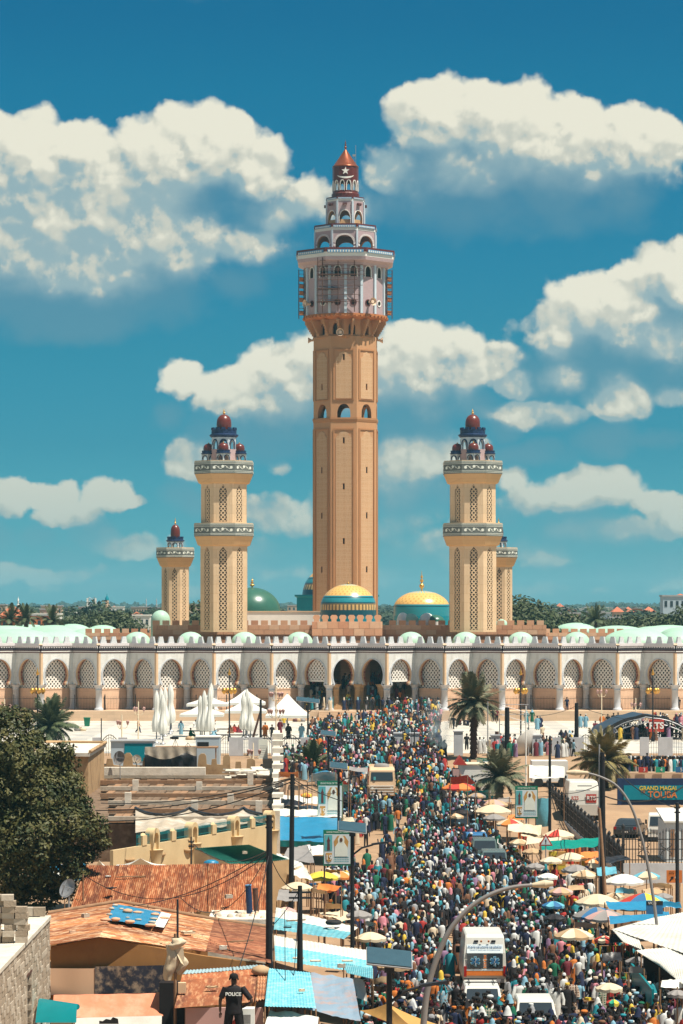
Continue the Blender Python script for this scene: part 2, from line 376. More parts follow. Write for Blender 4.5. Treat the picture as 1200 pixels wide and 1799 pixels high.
# ================================================================= THE MOSQUE
def finial(mb,c,h,r,m=0,n=8):
 pr=[(r*.35,0),(r*.3,h*.1),(r*.95,h*.2),(r,h*.26),(r*.8,h*.33),(r*.2,h*.38),(r*.7,h*.48),(r*.75,h*.53),(r*.2,h*.6),(r*.5,h*.68),(r*.5,h*.72),(r*.15,h*.78),(r*.1,h*.9),(r*.02,h)]
 mb.lathe(pr,n,c,m=m,cap=False)
def arch_pts(w,h,spring,pointed=.0,n=7,shoe=.0,x0=0.):
 """outline of an arch opening from bottom left up over to bottom right, width w, top h"""
 pts=[];hw=w/2
 if shoe:
  r=hw;cz=h-r*(1+pointed);a0=math.asin(min(.9,shoe))
  for i in range(2*n+1):
   a=math.pi+a0-(math.pi+2*a0)*i/(2*n)
   k=1+pointed*max(0,math.sin(a))**3
   pts.append((x0+r*math.cos(a),cz+r*math.sin(a)*k))
  return pts
 pts.append((x0-hw,0))
 for i in range(n+1):
  t=i/n;a=math.pi/2*t
  x=-hw*(math.cos(a)**(1-.35*pointed));z=spring+(h-spring)*math.sin(a)**(1+.45*pointed)if pointed else spring+(h-spring)*math.sin(a)
  pts.append((x0+x,z))
 pts+=[(2*x0-x,z)for x,z in reversed(pts[1:-1])]+[(x0+hw,0)]
 return pts
def hole(pts,dz):return[(x,z+dz)for x,z in pts]
def octo(Rc,a0=R(22.5),n=8):return[(Rc*math.cos(a0+2*math.pi*i/n),Rc*math.sin(a0+2*math.pi*i/n))for i in range(n)]
def facets(W,n=8,a0=0.):
 """yield (matrix, facet width): local x along the facet, -y outwards, origin at facet centre; facet 0 faces the camera"""
 ap=W/2;fw=2*ap*math.tan(math.pi/n)
 for i in range(n):
  yield Matrix.Rotation(a0+2*math.pi*i/n,4,'Z')@Matrix.Translation((0,-ap,0)),fw
def lattice_mesh(name,w,h,a,r,mt,th=.1,keep=None,clip=True):
 """pierced screen of diamond cells with a real hole in each; (x,z) plane, x centred"""
 mb=MB();nx=int(w/a)+1;nz=int(h/(a/2))+1
 for j in range(nz+1):
  for i in range(-nx//2-1,nx//2+2):
   cx=i*a+(a/2 if j%2 else 0);cz=j*a/2
   if abs(cx)>w/2+.01 or cz>h:continue
   if keep and not keep(cx,cz):continue
   out=[(a/2,0),(a/4,a/4),(0,a/2),(-a/4,a/4),(-a/2,0),(-a/4,-a/4),(0,-a/2),(a/4,-a/4)]
   inn=[(r*math.cos(q*math.pi/4),r*math.sin(q*math.pi/4))for q in range(8)]
   vs=[(cx+p[0],0,cz+p[1])for p in out]+[(cx+p[0],0,cz+p[1])for p in inn]+[(cx+p[0],th,cz+p[1])for p in inn]
   mb.add(vs,[(q,(q+1)%8,8+(q+1)%8,8+q)for q in range(8)]+[(8+q,8+(q+1)%8,16+(q+1)%8,16+q)for q in range(8)])
 return mb.mesh(name,mt)
# ---- arcade: a zigzag of horseshoe arches -----------------------------------------------
YA,YB,ZA=379.,382.85,5.0
PIT=7.68;X0=-1.63;FL=math.hypot(PIT/2,YB-YA)
arc=thing('mosque_arcade','long white marble arcade of horseshoe arches with grey merlons across the whole view','arcade',(0,YA,ZA))
z=lambda py:H-(py-HY)*381/F-ZA
zc,zt,ztop=z(1203),z(1147),z(1130)
hw=FL/2
arch=hole(arch_pts(4.05,0,0,.04,8,.58),0);top=max(p[1]for p in arch);arch=[(x,zz-top+z(1158))for x,zz in arch]
foot=arch[0]
outl=[(-hw,zt),(-hw,zc),(-hw+.55,zc+.05),(-hw+.75,zc+.35),(foot[0]+.02,foot[1]-.22)]+arch+[(-foot[0]-.02,foot[1]-.22),(hw-.75,zc+.35),(hw-.55,zc+.05),(hw,zc),(hw,zt)]
mb=MB();mb.poly(outl,depth=.34,m=0,mr=1);me_fac=mb.mesh('facade_panel',[MT['marble'],MT['cream']])
sc_=lambda p:(p[0]*.97,p[1]*.995)
mb=MB();mb.poly(outl,depth=.28,m=0,mr=0,Q=Matrix.Translation((0,.345,0))@Matrix.Diagonal((.985,1,.999,1)));me_inn=mb.mesh('inner_arch',[MT['redstone']])
mb=MB()
rr=.22;mb.poly([(foot[0]*0-hw*0+(p[0]),p[1])for p in[(x*1.13,(zz-z(1176))*1.11+z(1176))for x,zz in arch]]+[(x,zz)for x,zz in reversed(arch)],depth=.06,m=0,Q=Matrix.Translation((0,-.06,0)))
me_ring=mb.mesh('archivolt',MT['marble2'])
# cornice per facet
def cornice(sign):
 mb=MB()
 for(a,b,off,mi)in((zt,zt+.14,.05,1),(zt+.14,zt+.24,.09,0),(zt+.24,zt+.34,.07,1),(zt+.34,zt+.62,.13,2),(zt+.95,ztop,.34,3)):
  e=off*math.tan(R(22.5))*sign
  x0,x1=-hw,hw
  mb.add([(x0,-off*1.0,a),(x1,-off*1.0,a),(x1,-off,b),(x0,-off,b),(x0,.3,a),(x1,.3,a),(x1,.3,b),(x0,.3,b)],[(0,1,2,3),(3,2,6,7),(0,4,5,1)],mi)
 pts=[(-hw,zt+.62)];n=13;pw=2*hw/n
 for i in range(n):
  c=-hw+pw*(i+.5)
  for q in range(5):
   a=math.pi-math.pi*q/4;pts.append((c+.13*math.cos(a),zt+.66+.2*math.sin(a)))
 pts+=[(hw,zt+.62),(hw,zt+.95),(-hw,zt+.95)]
 mb.poly(pts,depth=.12,m=3,Q=Matrix.Translation((0,-.26,0)))
 mb.add([(-hw,-.10,zt+.62),(hw,-.10,zt+.62),(hw,-.10,zt+.95),(-hw,-.10,zt+.95)],[(0,1,2,3)],2)
 return mb.mesh('cornice',[MT['white'],MT['stripe_red'],MT['stripe_dark'],MT['ledge']])
me_cor=cornice(1)
mz=ztop;mh=z(1118.3)-ztop
mb=MB();mb.poly([(-.52,0),(-.52,.14),(-.47,.14),(-.47,.34),(-.41,.34),(-.41,.54),(-.36,.54),(-.36,.74),(-.31,.74),(-.31,mh),(.31,mh),(.31,.74),(.36,.74),(.36,.54),(.41,.54),(.41,.34),(.47,.34),(.47,.14),(.52,.14),(.52,0)][::-1],depth=.24)
me_mer=mb.mesh('merlon',MT['merlon'])
mb=MB();mb.lathe([(.62,0),(.62,.18),(.5,.3),(.44,.4),(.42,zc-.75),(.47,zc-.72),(.47,zc-.62),(.43,zc-.58),(.5,zc-.35),(.68,zc-.1),(.78,zc)],14)
me_col=mb.mesh('column',MT['marble2']);me_colg=mb.mesh('column',MT['tan'])
lat=lattice_mesh('lattice_screen',5.1,z(1154)-z(1211),.60,.155,MT['lattice'],.1)
lat_s=lattice_mesh('lattice_screen',3.9,z(1155)-z(1194),.60,.155,MT['lattice'],.1)
zl=z(1211)
mb=MB();mb.box(-2.7,2.7,-.15,.15,0,zl-.04);mb.box(-2.69,2.69,-.2,.2,zl-.04,zl+.1);me_low=mb.mesh('parapet_wall',MT['salmon_wall'])
mb=MB();mb.box(-1.95,1.95,-.05,.1,0,.28);me_sill=mb.mesh('white_sill',MT['white'])
for k in range(-7,8):
 xa=X0+PIT*k
 for side in(0,1):
  ang=R(45)if side==0 else R(-45)
  cx=xa+PIT/4+(PIT/2 if side else 0);cy=(YB-YA)/2
  ks=(k*2+side)
  inst('facade_panel',me_fac,arc,(cx,cy,0),(0,0,ang))
  inst('inner_arch',me_inn,arc,(cx,cy,0),(0,0,ang))
  inst('archivolt',me_ring,arc,(cx,cy,0),(0,0,ang))
  inst('cornice',me_cor,arc,(cx,cy,0),(0,0,ang))
  for q in(-1,0,1):
   d=Vector((math.cos(ang),math.sin(ang)))*q*FL/3
   inst('merlon',me_mer,arc,(cx+d.x,cy+d.y,mz),(0,0,ang))
  if ks in(0,1):continue
  if ks in(-1,2):
   inst('lattice_screen',lat_s,arc,(cx+.1,cy+.9,z(1194)),(0,0,ang));inst('white_sill',me_sill,arc,(cx+.1,cy+.9,z(1194)-.3),(0,0,ang))
   continue
  n2=Vector((0,1.3))
  inst('lattice_screen',lat,arc,(cx+n2.x,cy+n2.y,zl+.1),(0,0,ang));inst('parapet_wall',me_low,arc,(cx+n2.x,cy+n2.y,0),(0,0,ang))
 inst('column',me_col,arc,(xa,.35,0));inst('column',me_colg if k==0 else me_col,arc,(xa+PIT/2,YB-YA+.35,0))
# gallery body: roof, floor, back wall
xl,xr=X0-7*PIT,X0+8*PIT
mb=MB();mb.box(xl,xr,4.2,26,zt+.3,ztop-.3);o=mb.build('roof_slab',MT['podium'],arc)
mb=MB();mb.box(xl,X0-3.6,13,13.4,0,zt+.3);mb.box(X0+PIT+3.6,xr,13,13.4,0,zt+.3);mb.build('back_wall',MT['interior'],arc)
# zigzag soffit above the panels
mb=MB()
for k in range(-7,8):
 xa=X0+PIT*k;y2=YB-YA
 mb.add([(xa,0,zt),(xa+PIT/2,y2,zt),(xa+PIT,0,zt),(xa+PIT,4.3,zt),(xa,4.3,zt)],[(0,1,4),(1,2,3),(1,3,4)])
 mb.add([(xa,0,ztop-.02),(xa+PIT/2,y2,ztop-.02),(xa+PIT,0,ztop-.02),(xa+PIT,4.3,ztop-.02),(xa,4.3,ztop-.02)],[(0,4,1),(1,3,2),(1,4,3)])
mb.build('gallery_ceiling',MT['ledge'],arc)
# entrance hall
for a_,b_,c_,d_ in((X0-3.7,X0-3.45,8.4,20),(X0+PIT+3.5,X0+PIT+3.75,8.4,20),(X0-3.44,X0+1.5,19.8,20),(X0+5.6,X0+PIT+3.49,19.8,20)):
 mb=MB();mb.box(a_,b_,c_,d_,0,zt+.3);mb.build('hall_wall',MT['tan'],arc)
mb=MB()
for q in range(16):mb.box(X0-3.4,X0+PIT+3.4,3.4+q*.38,20,q*.2,(q+1)*.2)
mb.build('inner_stair',MT['tan'],arc)
for x in(X0+.9,X0+4.2,X0+6.9):
 inst('column',me_colg,arc,(x,4.6 if x<6 else 8,0))
# podium and steps
mb=MB();mb.box(-62,X0-1.0,376.2-YA,16,-1.4,0);mb.box(13.5,62,376.2-YA,16,-1.4,0);mb.box(X0-1.0,13.5,376.2-YA,16,-1.4,0)
o=mb.build('podium',MT['podium']);o.location=(0,YA,ZA);tag(o,kind='structure')
st=thing('entrance_steps','wide flight of tan stone steps leading up to the open arches','steps',(5.6,376,3.7))
for q in range(6):
 mb=MB();mb.box(-8.6,7.6,-3.4+q*.55,.18,q*.215+.002,(q+1)*.215-.002);mb.build('step',MT['podium'],st)
# fence between podium and arcade
def iron_fence(name,label,x0,x1,Y,zz,h,pitch=.2,post=3.8,r=.022,mt=None,cat='fence',y1=None,stuffbars=True):
 mt=mt or MT['iron'];a=Vector((x0,Y,zz));b=Vector((x1,Y if y1 is None else y1,zz));L=(b-a).length;d=(b-a)/L
 t=thing(name,label,cat,(a+b)/2)
 c0=(a+b)/2
 mb=MB();n=int(L/pitch)
 for i in range(n+1):
  p=a-c0+d*(L*i/n);mb.tube(p+Vector((0,0,.08)),p+Vector((0,0,h)),r,r*.6,4,caps=False)
 o=mb.build('bars',mt,t,kind='stuff')
 for zz_ in(.15,h*.82):
  mb=MB();mb.tube(a-c0+Vector((0,0,zz_)),b-c0+Vector((0,0,zz_)),r*1.6,n=4);mb.build('rail',mt,t)
 n=max(1,int(L/post))
 mb=MB();mb.box(-.06,.06,-.06,.06,0,h*1.12);me=mb.mesh('post',mt)
 for i in range(n+1):inst('post',me,t,a-c0+d*(L*i/n))
 return t
iron_fence('iron_fence','black iron railing on the mosque podium left of the entrance steps',-56,-3.2,380.6,5.0,1.85)
iron_fence('iron_fence','black iron railing on the mosque podium right of the entrance steps',10.0,56,380.6,5.0,1.85)
# ---- crenellated sandstone wall behind --------------------------------------------------
YW=410.
wall=thing('crenellated_wall','pink sandstone block wall with square merlons behind the white arcade','wall',(0,YW,12.5))
s_=F/YW
def stones(par,x0,x1,z0,z1,y,bw,bh,mats,depth=.5):
 mes=[]
 for v in range(6):
  mb=MB();e=.02;f=.035*rnd.random()
  mb.box(e,bw-e,-f-.06,depth,e,bh-e);mes.append(mb.mesh('stone_block',mats[v%len(mats)]))
 j=0;zz=z0
 while zz<z1-.05:
  x=x0-(bw/2 if j%2 else 0)
  while x<x1-.05:
   a,b=max(x,x0),min(x+bw,x1)
   if b-a>.1:
    inst('stone_block',rnd.choice(mes),par,(a,y,zz),scale=((b-a)/bw,1,1))
   x+=bw
  zz+=bh;j+=1
MT['stone_b2']=mat('pink_sandstone_pale',(.68,.43,.28),.8,.14,.9);MT['stone_b3']=mat('pink_sandstone_red',(.54,.27,.16),.8,.16,.9)
smats=[MT['stone_block'],MT['stone_b2'],MT['stone_b3'],MT['stone_block']]
xa,xb=PX(268,YW),PX(960,YW);zz0=PZ(1115,YW)-12.5;zz1=PZ(1098,YW)-12.5
mb=MB();mb.box(xa+.05,xb-.05,.1,1,0,zz1-.02);mb.build('wall_core',MT['stone_b3'],wall)
stones(wall,xa,xb,zz0,zz1,0,1.46,(zz1-zz0)/2,smats)
mb=MB();mb.box(-.5,.5,-.05,.5,0,.66);mmes=[mb.mesh('merlon',m_)for m_ in smats]
x=xa+.5
while x<xb:
 if not(PX(548,YW)-.6<x<PX(672,YW)+.6):inst('merlon',rnd.choice(mmes),wall,(x,0,zz1))
 x+=1.42
# raised middle with flared merlons
cw=thing('crenellated_gatehouse','raised middle section of the pink wall with flared merlons under the striped dome','wall',(PX(610,407),407,12.5))
w2=62*407/F;g1=PZ(1092,407)-12.5;mb=MB();mb.box(-w2+.03,w2-.03,.1,3,0,g1-.02);mb.build('wall_core',MT['stone_b3'],cw)
stones(cw,-w2,w2,PZ(1117,407)-12.5,g1,0,1.5,(g1-PZ(1117,407)+12.5)/2,smats)
mb=MB();mb.poly([(-.36,0),(-.36,.3),(-.5,.45),(-.5,.75),(-.3,.95),(.3,.95),(.5,.75),(.5,.45),(.36,.3),(.36,0)][::-1],depth=.45);me=mb.mesh('merlon',MT['stone_block'])
for i in range(8):inst('merlon',me,cw,(-w2+.65+i*(2*w2-1.3)/7,0,g1))
ww=thing('white_parapet','long low white wall between the left minaret and the great tower','wall',(0,424,14))
mb=MB();mb.box(PX(425,424),PX(565,424),0,.6,0,PZ(1075,424)-14);mb.build('wall',MT['white'],ww);
mb=MB();mb.box(PX(425,424)-.1,PX(565,424)+.1,-.1,.7,PZ(1075,424)-14,PZ(1073.5,424)-14);mb.build('coping',MT['podium'],ww)
roofb=MB();roofb.box(-30,31,411,600,5,13.2);o=roofb.build('mosque_roof_terrace',MT['podium']);tag(o,kind='structure')
# ---- domes ------------------------------------------------------------------------------
def dome_prof(Rd,hh,n=12,bulge=0.):
 return[(Rd*math.cos(math.pi/2*i/n)*(1+bulge*math.sin(math.pi*i/n)),hh*math.sin(math.pi/2*i/n))for i in range(n)]+[(.02,hh)]
def dome(name,label,px,Y,pyb,pyt,rpx,mt,drum=None,fin=None,bulge=0.,zb=13.2,finm='gold',vert=0):
 s_=F/Y;zb_=PZ(pyb,Y);Rd=rpx/s_;hh=(pyb-pyt)/s_
 t=thing(name,label,'dome',(PX(px,Y),Y,zb));
 mb=MB();v_=vert/s_;mb.lathe(([(Rd,0)]if vert else[])+[(r_,zz+v_)for r_,zz in dome_prof(Rd,hh-v_,14,bulge)],48,cap=False);o=mb.build('shell',mt,t);o.location=(0,0,zb_-zb)
 mb=MB();mb.lathe([(Rd*1.02,0),(Rd*1.02,zb_-zb)],32);mb.build('drum',drum or MT['teal'],t)
 if fin:
  mb=MB();finial(mb,(0,0,0),fin/s_,3.6/s_*1.2);o=mb.build('finial',MT[finm],t);o.location=(0,0,zb_-zb+hh-.03)
 return t
dome('striped_dome','gold capped teal striped dome in front of the great tower',612,420,1083,1026,49,MT['dome1'],fin=4,vert=16)
dome('gilded_dome','broad gold and turquoise dome with tall gold finial between tower and right minaret',741,438,1082,1038,49.5,MT['dome2'],fin=36,vert=13)
d=dome('teal_dome','teal banded dome half hidden behind the left side of the great tower',592,476,1046,992,61,MT['dome1'])
mb=MB();s_=F/476;mb.lathe([(76/s_,5),(76/s_,PZ(1048,476)-13.2-.2),(80/s_,PZ(1048,476)-13.2),(80/s_,PZ(1045,476)-13.2)],8,a0=R(22.5),smooth=False);mb.build('octagonal_drum',MT['teal'],d)
dome('green_dome','dark green glossy dome beside the tall left minaret',443,432,1074,1032,50,MT['green_dome'],MT['white'],fin=18)
for i,px in enumerate((241,335,430,526,722,818,915,1013)):
 dome('mint_dome',['pale mint dome on the arcade roof below the short left minaret','pale mint dome on the arcade roof just left of the tall left minaret','pale mint dome on the arcade roof just right of the tall left minaret','pale mint dome on the arcade roof left of the raised gatehouse','pale mint dome on the arcade roof right of the raised gatehouse','pale mint dome on the arcade roof below the tall right minaret','pale mint dome on the arcade roof by the right end of the pink wall','lone pale mint dome on the arcade roof right of the pink wall'][i],px,399,1130,1110,24,MT['mint'],MT['mint'])
lab={282:'round mint dome beside the foot of the small left minaret',425:'',690:''}
dome('mint_dome','round mint dome beside the foot of the small left minaret',282,424,1090,1072,17,MT['mint'],MT['mint'])
dome('mint_dome','small mint dome just right of the tall right minaret base',881,424,1098,1088,11,MT['mint'],MT['mint'])
for i,(px,r_,t_)in enumerate(((708,11,1076),(722,14,1078),(750,14,1077),(764,17,1080))):
 dome('small_dome','tiny %s dome on the parapet below the gilded dome'%['white','mint','cream','dark green'][i],px,414,1092,t_,r_,[MT['white'],MT['mint'],MT['white'],MT['green_dome']][i],MT['white'])
# ---- minarets ---------------------------------------------------------------------------
def scroll(w,h,n=3):
 """white flower scroll for a frieze, (x,z) plane"""
 mb=MB()
 def disc(cx,cz,r,k=7,y=-.03,pet=0):
  pts=[]
  for i in range(k*2):
   a=math.pi*i/k;rr=r*(1 if i%2==0 else 1-pet);pts.append((cx+rr*math.cos(a),y,cz+rr*math.sin(a)))
  mb.add([(cx,y,cz)]+pts,[(0,i+1,(i+1)%(2*k)+1)for i in range(2*k)])
 for i in range(n):
  cx=w*(i/(n-1)-.5)*.78 if n>1 else 0
  disc(cx,(.1 if i%2 else-.04)*h,.24*h,pet=.25)
 m_=24;pr=None
 for i in range(m_+1):
  t=i/m_;x=(t-.5)*w*.86;zz=math.sin(t*math.pi*(n-1)*2)*h*.22
  a=(x,zz-.035*h),(x,zz+.035*h)
  if pr:mb.add([(pr[0][0],-.02,pr[0][1]),(a[0][0],-.02,a[0][1]),(a[1][0],-.02,a[1][1]),(pr[1][0],-.02,pr[1][1])],[(0,1,2,3)])
  pr=a
 for i in range(n-1):
  cx=w*((i+.5)/(n-1)-.5)*.78;disc(cx,0,.17*h,4,pet=.6)
 return mb
def minaret(label,px,Y,kind):
 s_=F/Y;zb=13.2;Z=lambda py:PZ(py,Y)-zb;U=lambda p:p/s_
 t=thing('minaret',label,'minaret',(PX(px,Y),Y,zb))
 big=kind=='big'
 tiers=((851,921,79),(960,1110,81))if big else((996,1110,47),)
 bals=((812,834,851,102,79),(921,943,960,103,81))if big else((963.5,980,996,65,47),)
 for(a,b,W)in tiers:
  z1,z0=Z(a),max(0,Z(b));Wm=U(W);hh=z1-z0
  fw=Wm*math.tan(math.pi/8);sw=fw*(.40 if big else.42)*.5;n=3 if big else 2
  aa=sw*2/1.5/1.02
  slot=[(-sw,z0+.3),(-sw,z1-U(10)),(-sw*.4,z1-U(5)),(0,z1-U(1.5)),(sw*.4,z1-U(5)),(sw,z1-U(10)),(sw,z0+.3)]
  mb=MB();mb.poly([(-fw/2,z0),(-fw/2,z1),(fw/2,z1),(fw/2,z0)][::-1],[slot],.35)
  me=mb.mesh('wall_panel',MT['limestone'])
  a_=sw*2/(1.75 if big else 1.3)
  def keep(cx,cz,z1=z1,z0=z0):return cz+z0+.3<z1-U(3)and abs(cx)<sw+.01 and(abs(cx)<.1 or cz+z0+.3<z1-U(9))
  lm=lattice_mesh('lattice_screen',sw*2,hh-.4,a_,a_*(.25 if big else.27),MT['limestone'],.08,keep)
  for Q,_ in facets(Wm):
   ang=Q.to_euler().z
   inst('wall_panel',me,t,Q.translation,(0,0,ang))
   inst('lattice_screen',lm,t,Q@Vector((0,.01,z0+.3)),(0,0,ang))
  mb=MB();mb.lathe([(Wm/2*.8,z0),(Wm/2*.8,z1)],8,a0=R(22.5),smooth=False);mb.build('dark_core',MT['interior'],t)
 for(a,b,c,W,W2)in bals:
  k=1/math.cos(R(22.5))/2
  mb=MB();mb.lathe([(U(W2)*k*1.01,Z(c)),(U(W2)*k*1.12,Z(c)+U(2)),(U(W)*k*.985,Z(b)),(U(W)*k*.985,Z(b)+.01)],8,a0=R(22.5),smooth=False);mb.build('flared_bracket',MT['lime2'],t)
  mb=MB();mb.lathe([(U(W)*k,Z(b)+.01),(U(W)*k,Z(a))],8,a0=R(22.5),smooth=False)
  mb.build('frieze',MT['band'],t)
  fh=Z(a)-Z(b);fw=U(W)*math.tan(math.pi/8)
  mb=scroll(fw*.9,fh*.55,3 if big else 3)
  for zz in(-.40,-.30,.28,.38,.46):mb.box(-fw/2,fw/2,-.03,.0,zz*fh-.02,zz*fh+.03)
  me=mb.mesh('flower_scroll',MT['flower'])
  for Q,_ in facets(U(W)):inst('flower_scroll',me,t,Q@Vector((0,-.01,(Z(a)+Z(b))/2)),(0,0,Q.to_euler().z))
  mb=MB();mb.lathe([(U(W)*k*.99,Z(a)),(U(W)*k*.99,Z(a)+U(1.3))],8,a0=R(22.5),smooth=False);mb.build('coping',MT['limestone'],t)
 def lantern(par,cx,cy,zb_,w,hA,hC,hD,hF,name,open_=True,nar=8):
  """arched drum, navy crown, maroon dome; returns nothing"""
  mb=MB()
  for Q,fw in facets(w,nar,math.pi/nar if nar==4 else 0):
   Q=Matrix.Translation((cx,cy,0))@Q
   ap=arch_pts(fw*.62,hA*.78,hA*.35,.4,4);
   mb.poly([(-fw/2,0),(fw/2,0),(fw/2,hA),(-fw/2,hA)],[[(x,max(zz,.02))for x,zz in reversed(ap)]],w*.07,0,0,Matrix.Translation((0,0,zb_))@Q)
   for i in range(len(ap)-1):
    (xa_,za_),(xb_,zb2)=ap[i],ap[i+1]
    if za_<hA*.2:continue
    vs=[(xa_,-.05,za_),(xb_,-.05,zb2),(xb_*1.35,-.05,zb2+hA*.09),(xa_*1.35,-.05,za_+hA*.09)]
    mb.add([Matrix.Translation((0,0,zb_))@Q@Vector(v)for v in vs],[(3,2,1,0)],1)
  r=w/2/math.cos(math.pi/nar)
  mb.build(name,[MT['pale_blue'],MT['navy']],par)
  mb=MB();z1=zb_+hA
  mb.lathe([(r*.98,z1),(r*1.12,z1+hC*.18),(r*1.12,z1+hC*.3),(r*.97,z1+hC*.38),(r*.97,z1+hC*.8),(r*.7,z1+hC*.82)],16,(cx,cy,0),smooth=False)
  for i in range(12):
   a=2*math.pi*i/12;mb.cbox((cx+r*.93*math.cos(a),cy+r*.93*math.sin(a),z1+hC*.9),(r*.12,r*.3,hC*.24),a)
  mb.build('navy_crown',MT['navy'],par)
  mb=MB();rd=r*.58 if nar==8 else r*.78
  pr=[(rd*.93,0),(rd,hD*.3),(rd*.97,hD*.5)]+[(rd*.97*math.cos(R(q)),hD*.5+hD*.5*math.sin(R(q)))for q in(18,36,54,70,82)]+[(.02,hD)]
  mb.lathe(pr,20,(cx,cy,z1+hC*.8),cap=False)
  mb.build('cupola',MT['maroon'],par)
  mb=MB();finial(mb,(cx,cy,z1+hC*.8+hD-.05),hF,rd*.2);mb.build('finial',MT['gold'],par)
 if big:
  zt_=Z(812)
  mb=MB();mb.lathe([(U(24),zt_),(U(24),Z(790))],8,a0=R(22.5),smooth=False);mb.build('plinth',MT['mauve'],t)
  lantern(t,0,0,Z(791),U(42),Z(769)-Z(791),Z(752)-Z(769),Z(726)-Z(753.5),U(11),'arched_drum')
  for i in range(4):
   a=R(90)+i*math.pi/2
   lantern(t,U(27)*math.cos(a),U(27)*math.sin(a),zt_,U(17),U(13.5),U(6.5),U(14),U(3),'arched_turret',nar=4)
 else:
  zt_=Z(963)
  lantern(t,0,0,zt_,U(27),U(11),U(9),Z(920)-Z(943.5),U(13),'arched_drum')
 return t
ML=minaret('tall two tiered limestone minaret left of the great tower',393.5,405,'big')
MR=minaret('tall two tiered limestone minaret right of the great tower',830.5,405,'big')
minaret('short single tiered minaret standing left of the tall left minaret',308,432,'small')
minaret('short single tiered minaret half hidden behind the tall right minaret',876,432,'small')
# ---- the great tower --------------------------------------------------------------------
YT=450.;sT=F/YT;zbT=13.2
tw=thing('great_minaret','towering orange octagonal minaret with mauve crown and maroon cone top','minaret',(PX(607,YT),YT,zbT))
Z=lambda py:PZ(py,YT)-zbT
U=lambda p:p/sT
A0=R(-3.2)
def tower_tier(y1,y0,W,holes_fn,mt,mr,n=8,a0=A0,name='wall_panel',dep=.5):
 Wm=U(W);z1,z0=Z(y1),Z(y0)
 for i,(Q,fw)in enumerate(facets(Wm,n,a0)):
  hs=holes_fn(i,fw)
  mb=MB();mb.poly([(-fw/2,z0),(fw/2,z0),(fw/2,z1),(-fw/2,z1)],hs,dep,0,1)
  o=mb.build(name,[mt,mr],tw);o.location=Q.translation;o.rotation_euler=(0,0,Q.to_euler().z)
def slit(zc_):return[(-.12,zc_-.45),(-.12,zc_+.45),(.12,zc_+.45),(.12,zc_-.45)]
def lower(i,fw):
 ys=(777,857,952)if i%2==0 else(828,907,1001)
 return[slit(Z(y))for y in ys]
def upper(i,fw):
 a=arch_pts(U(23)if i%2==0 else U(23),U(24),U(8),.5,6)
 return[[(x,zz+Z(737))for x,zz in a],slit(Z(632 if i%2==0 else 683))]
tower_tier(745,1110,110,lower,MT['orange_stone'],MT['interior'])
tower_tier(595,737.01,109.4,upper,MT['orange_stone'],MT['orange_trim'],dep=.9)
mb=MB();k=1/math.cos(R(22.5))/2
mb.lathe([(U(110)*k,Z(745)),(U(111)*k,Z(744)),(U(113)*k,Z(740)),(U(113)*k,Z(737))],8,a0=R(22.5)-R(3.2)+R(0),smooth=False);mb.build('ledge',MT['orange_trim'],tw)
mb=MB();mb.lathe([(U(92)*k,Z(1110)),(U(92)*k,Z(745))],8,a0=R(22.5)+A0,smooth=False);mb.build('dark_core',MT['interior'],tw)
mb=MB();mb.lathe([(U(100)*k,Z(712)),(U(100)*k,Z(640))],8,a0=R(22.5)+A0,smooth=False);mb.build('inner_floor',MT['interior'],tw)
# carved panels with moulded frames
def carved(y1,y0,W,wfrac,slits):
 for i,(Q,fw)in enumerate(facets(U(W),8,A0)):
  w_=fw*wfrac/2;z1,z0=Z(y1),Z(y0)
  z1s,z0s=z1-U(10),z0+U(2)
  out=[(-w_*.86,z0s),(w_*.86,z0s),(w_*.86,z1s-U(4)),(w_*.55,z1s+U(0)),(w_*.5,z1s+U(4)),(0,z1-U(2)),(-w_*.5,z1s+U(4)),(-w_*.55,z1s),(-w_*.86,z1s-U(4))]
  hs=[[(x*1.3,Z(y)+(zz-Z(y))*1.15)for x,zz in slit(Z(y))]for y in slits(i)]
  mb=MB();mb.poly(out,hs,.1);o=mb.build('carved_panel',MT['arabesque'],tw)
  o.location=Q@Vector((0,-.055,0));o.rotation_euler=(0,0,Q.to_euler().z)
  fr=MB();e=.22
  fr.poly([(-w_-e,z0),(w_+e,z0),(w_+e,z1+e),(-w_-e,z1+e)],[[(-w_,z0+.02),(-w_,z1),(w_,z1),(w_,z0+.02)]],.16)
  o=fr.build('panel_frame',MT['orange_trim'],tw);o.location=Q@Vector((0,-.13,0));o.rotation_euler=(0,0,Q.to_euler().z)
carved(758,1100,110,.70,lambda i:(777,857,952)if i%2==0 else(828,907,1001))
carved(620,706,109.4,.70,lambda i:(632,)if i%2==0 else(683,))
# arched gallery below the crown
def gal(i,fw):return[[(x,zz+Z(592))for x,zz in arch_pts(U(12),U(20),U(11),.5,4)]]
tower_tier(562,595,108,gal,MT['orange_stone'],MT['orange_trim'],n=12,a0=A0+R(15),dep=.6)
mb=MB();mb.lathe([(U(54),Z(600)),(U(57.5),Z(597)),(U(57.5),Z(594)),(U(55),Z(592.6))],12,a0=0,smooth=False);mb.build('ledge',MT['orange_trim'],tw)
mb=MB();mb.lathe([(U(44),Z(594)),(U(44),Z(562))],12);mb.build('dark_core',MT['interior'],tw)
MT['corbel']=mat('terracotta_corbel',(.45,.17,.06),.7,.15,2)
for i in range(16):
 a=2*math.pi*i/16+R(11.25);mb=MB()
 for q in range(7):
  r1=U(55+q*2.4);mb.cbox((r1/2+U(26),0,Z(592-q*3.9)),(r1-U(52)+.5,.34,U(3.9)))
 o=mb.build('corbel',MT['orange_stone'],tw);o.rotation_euler=(0,0,a)
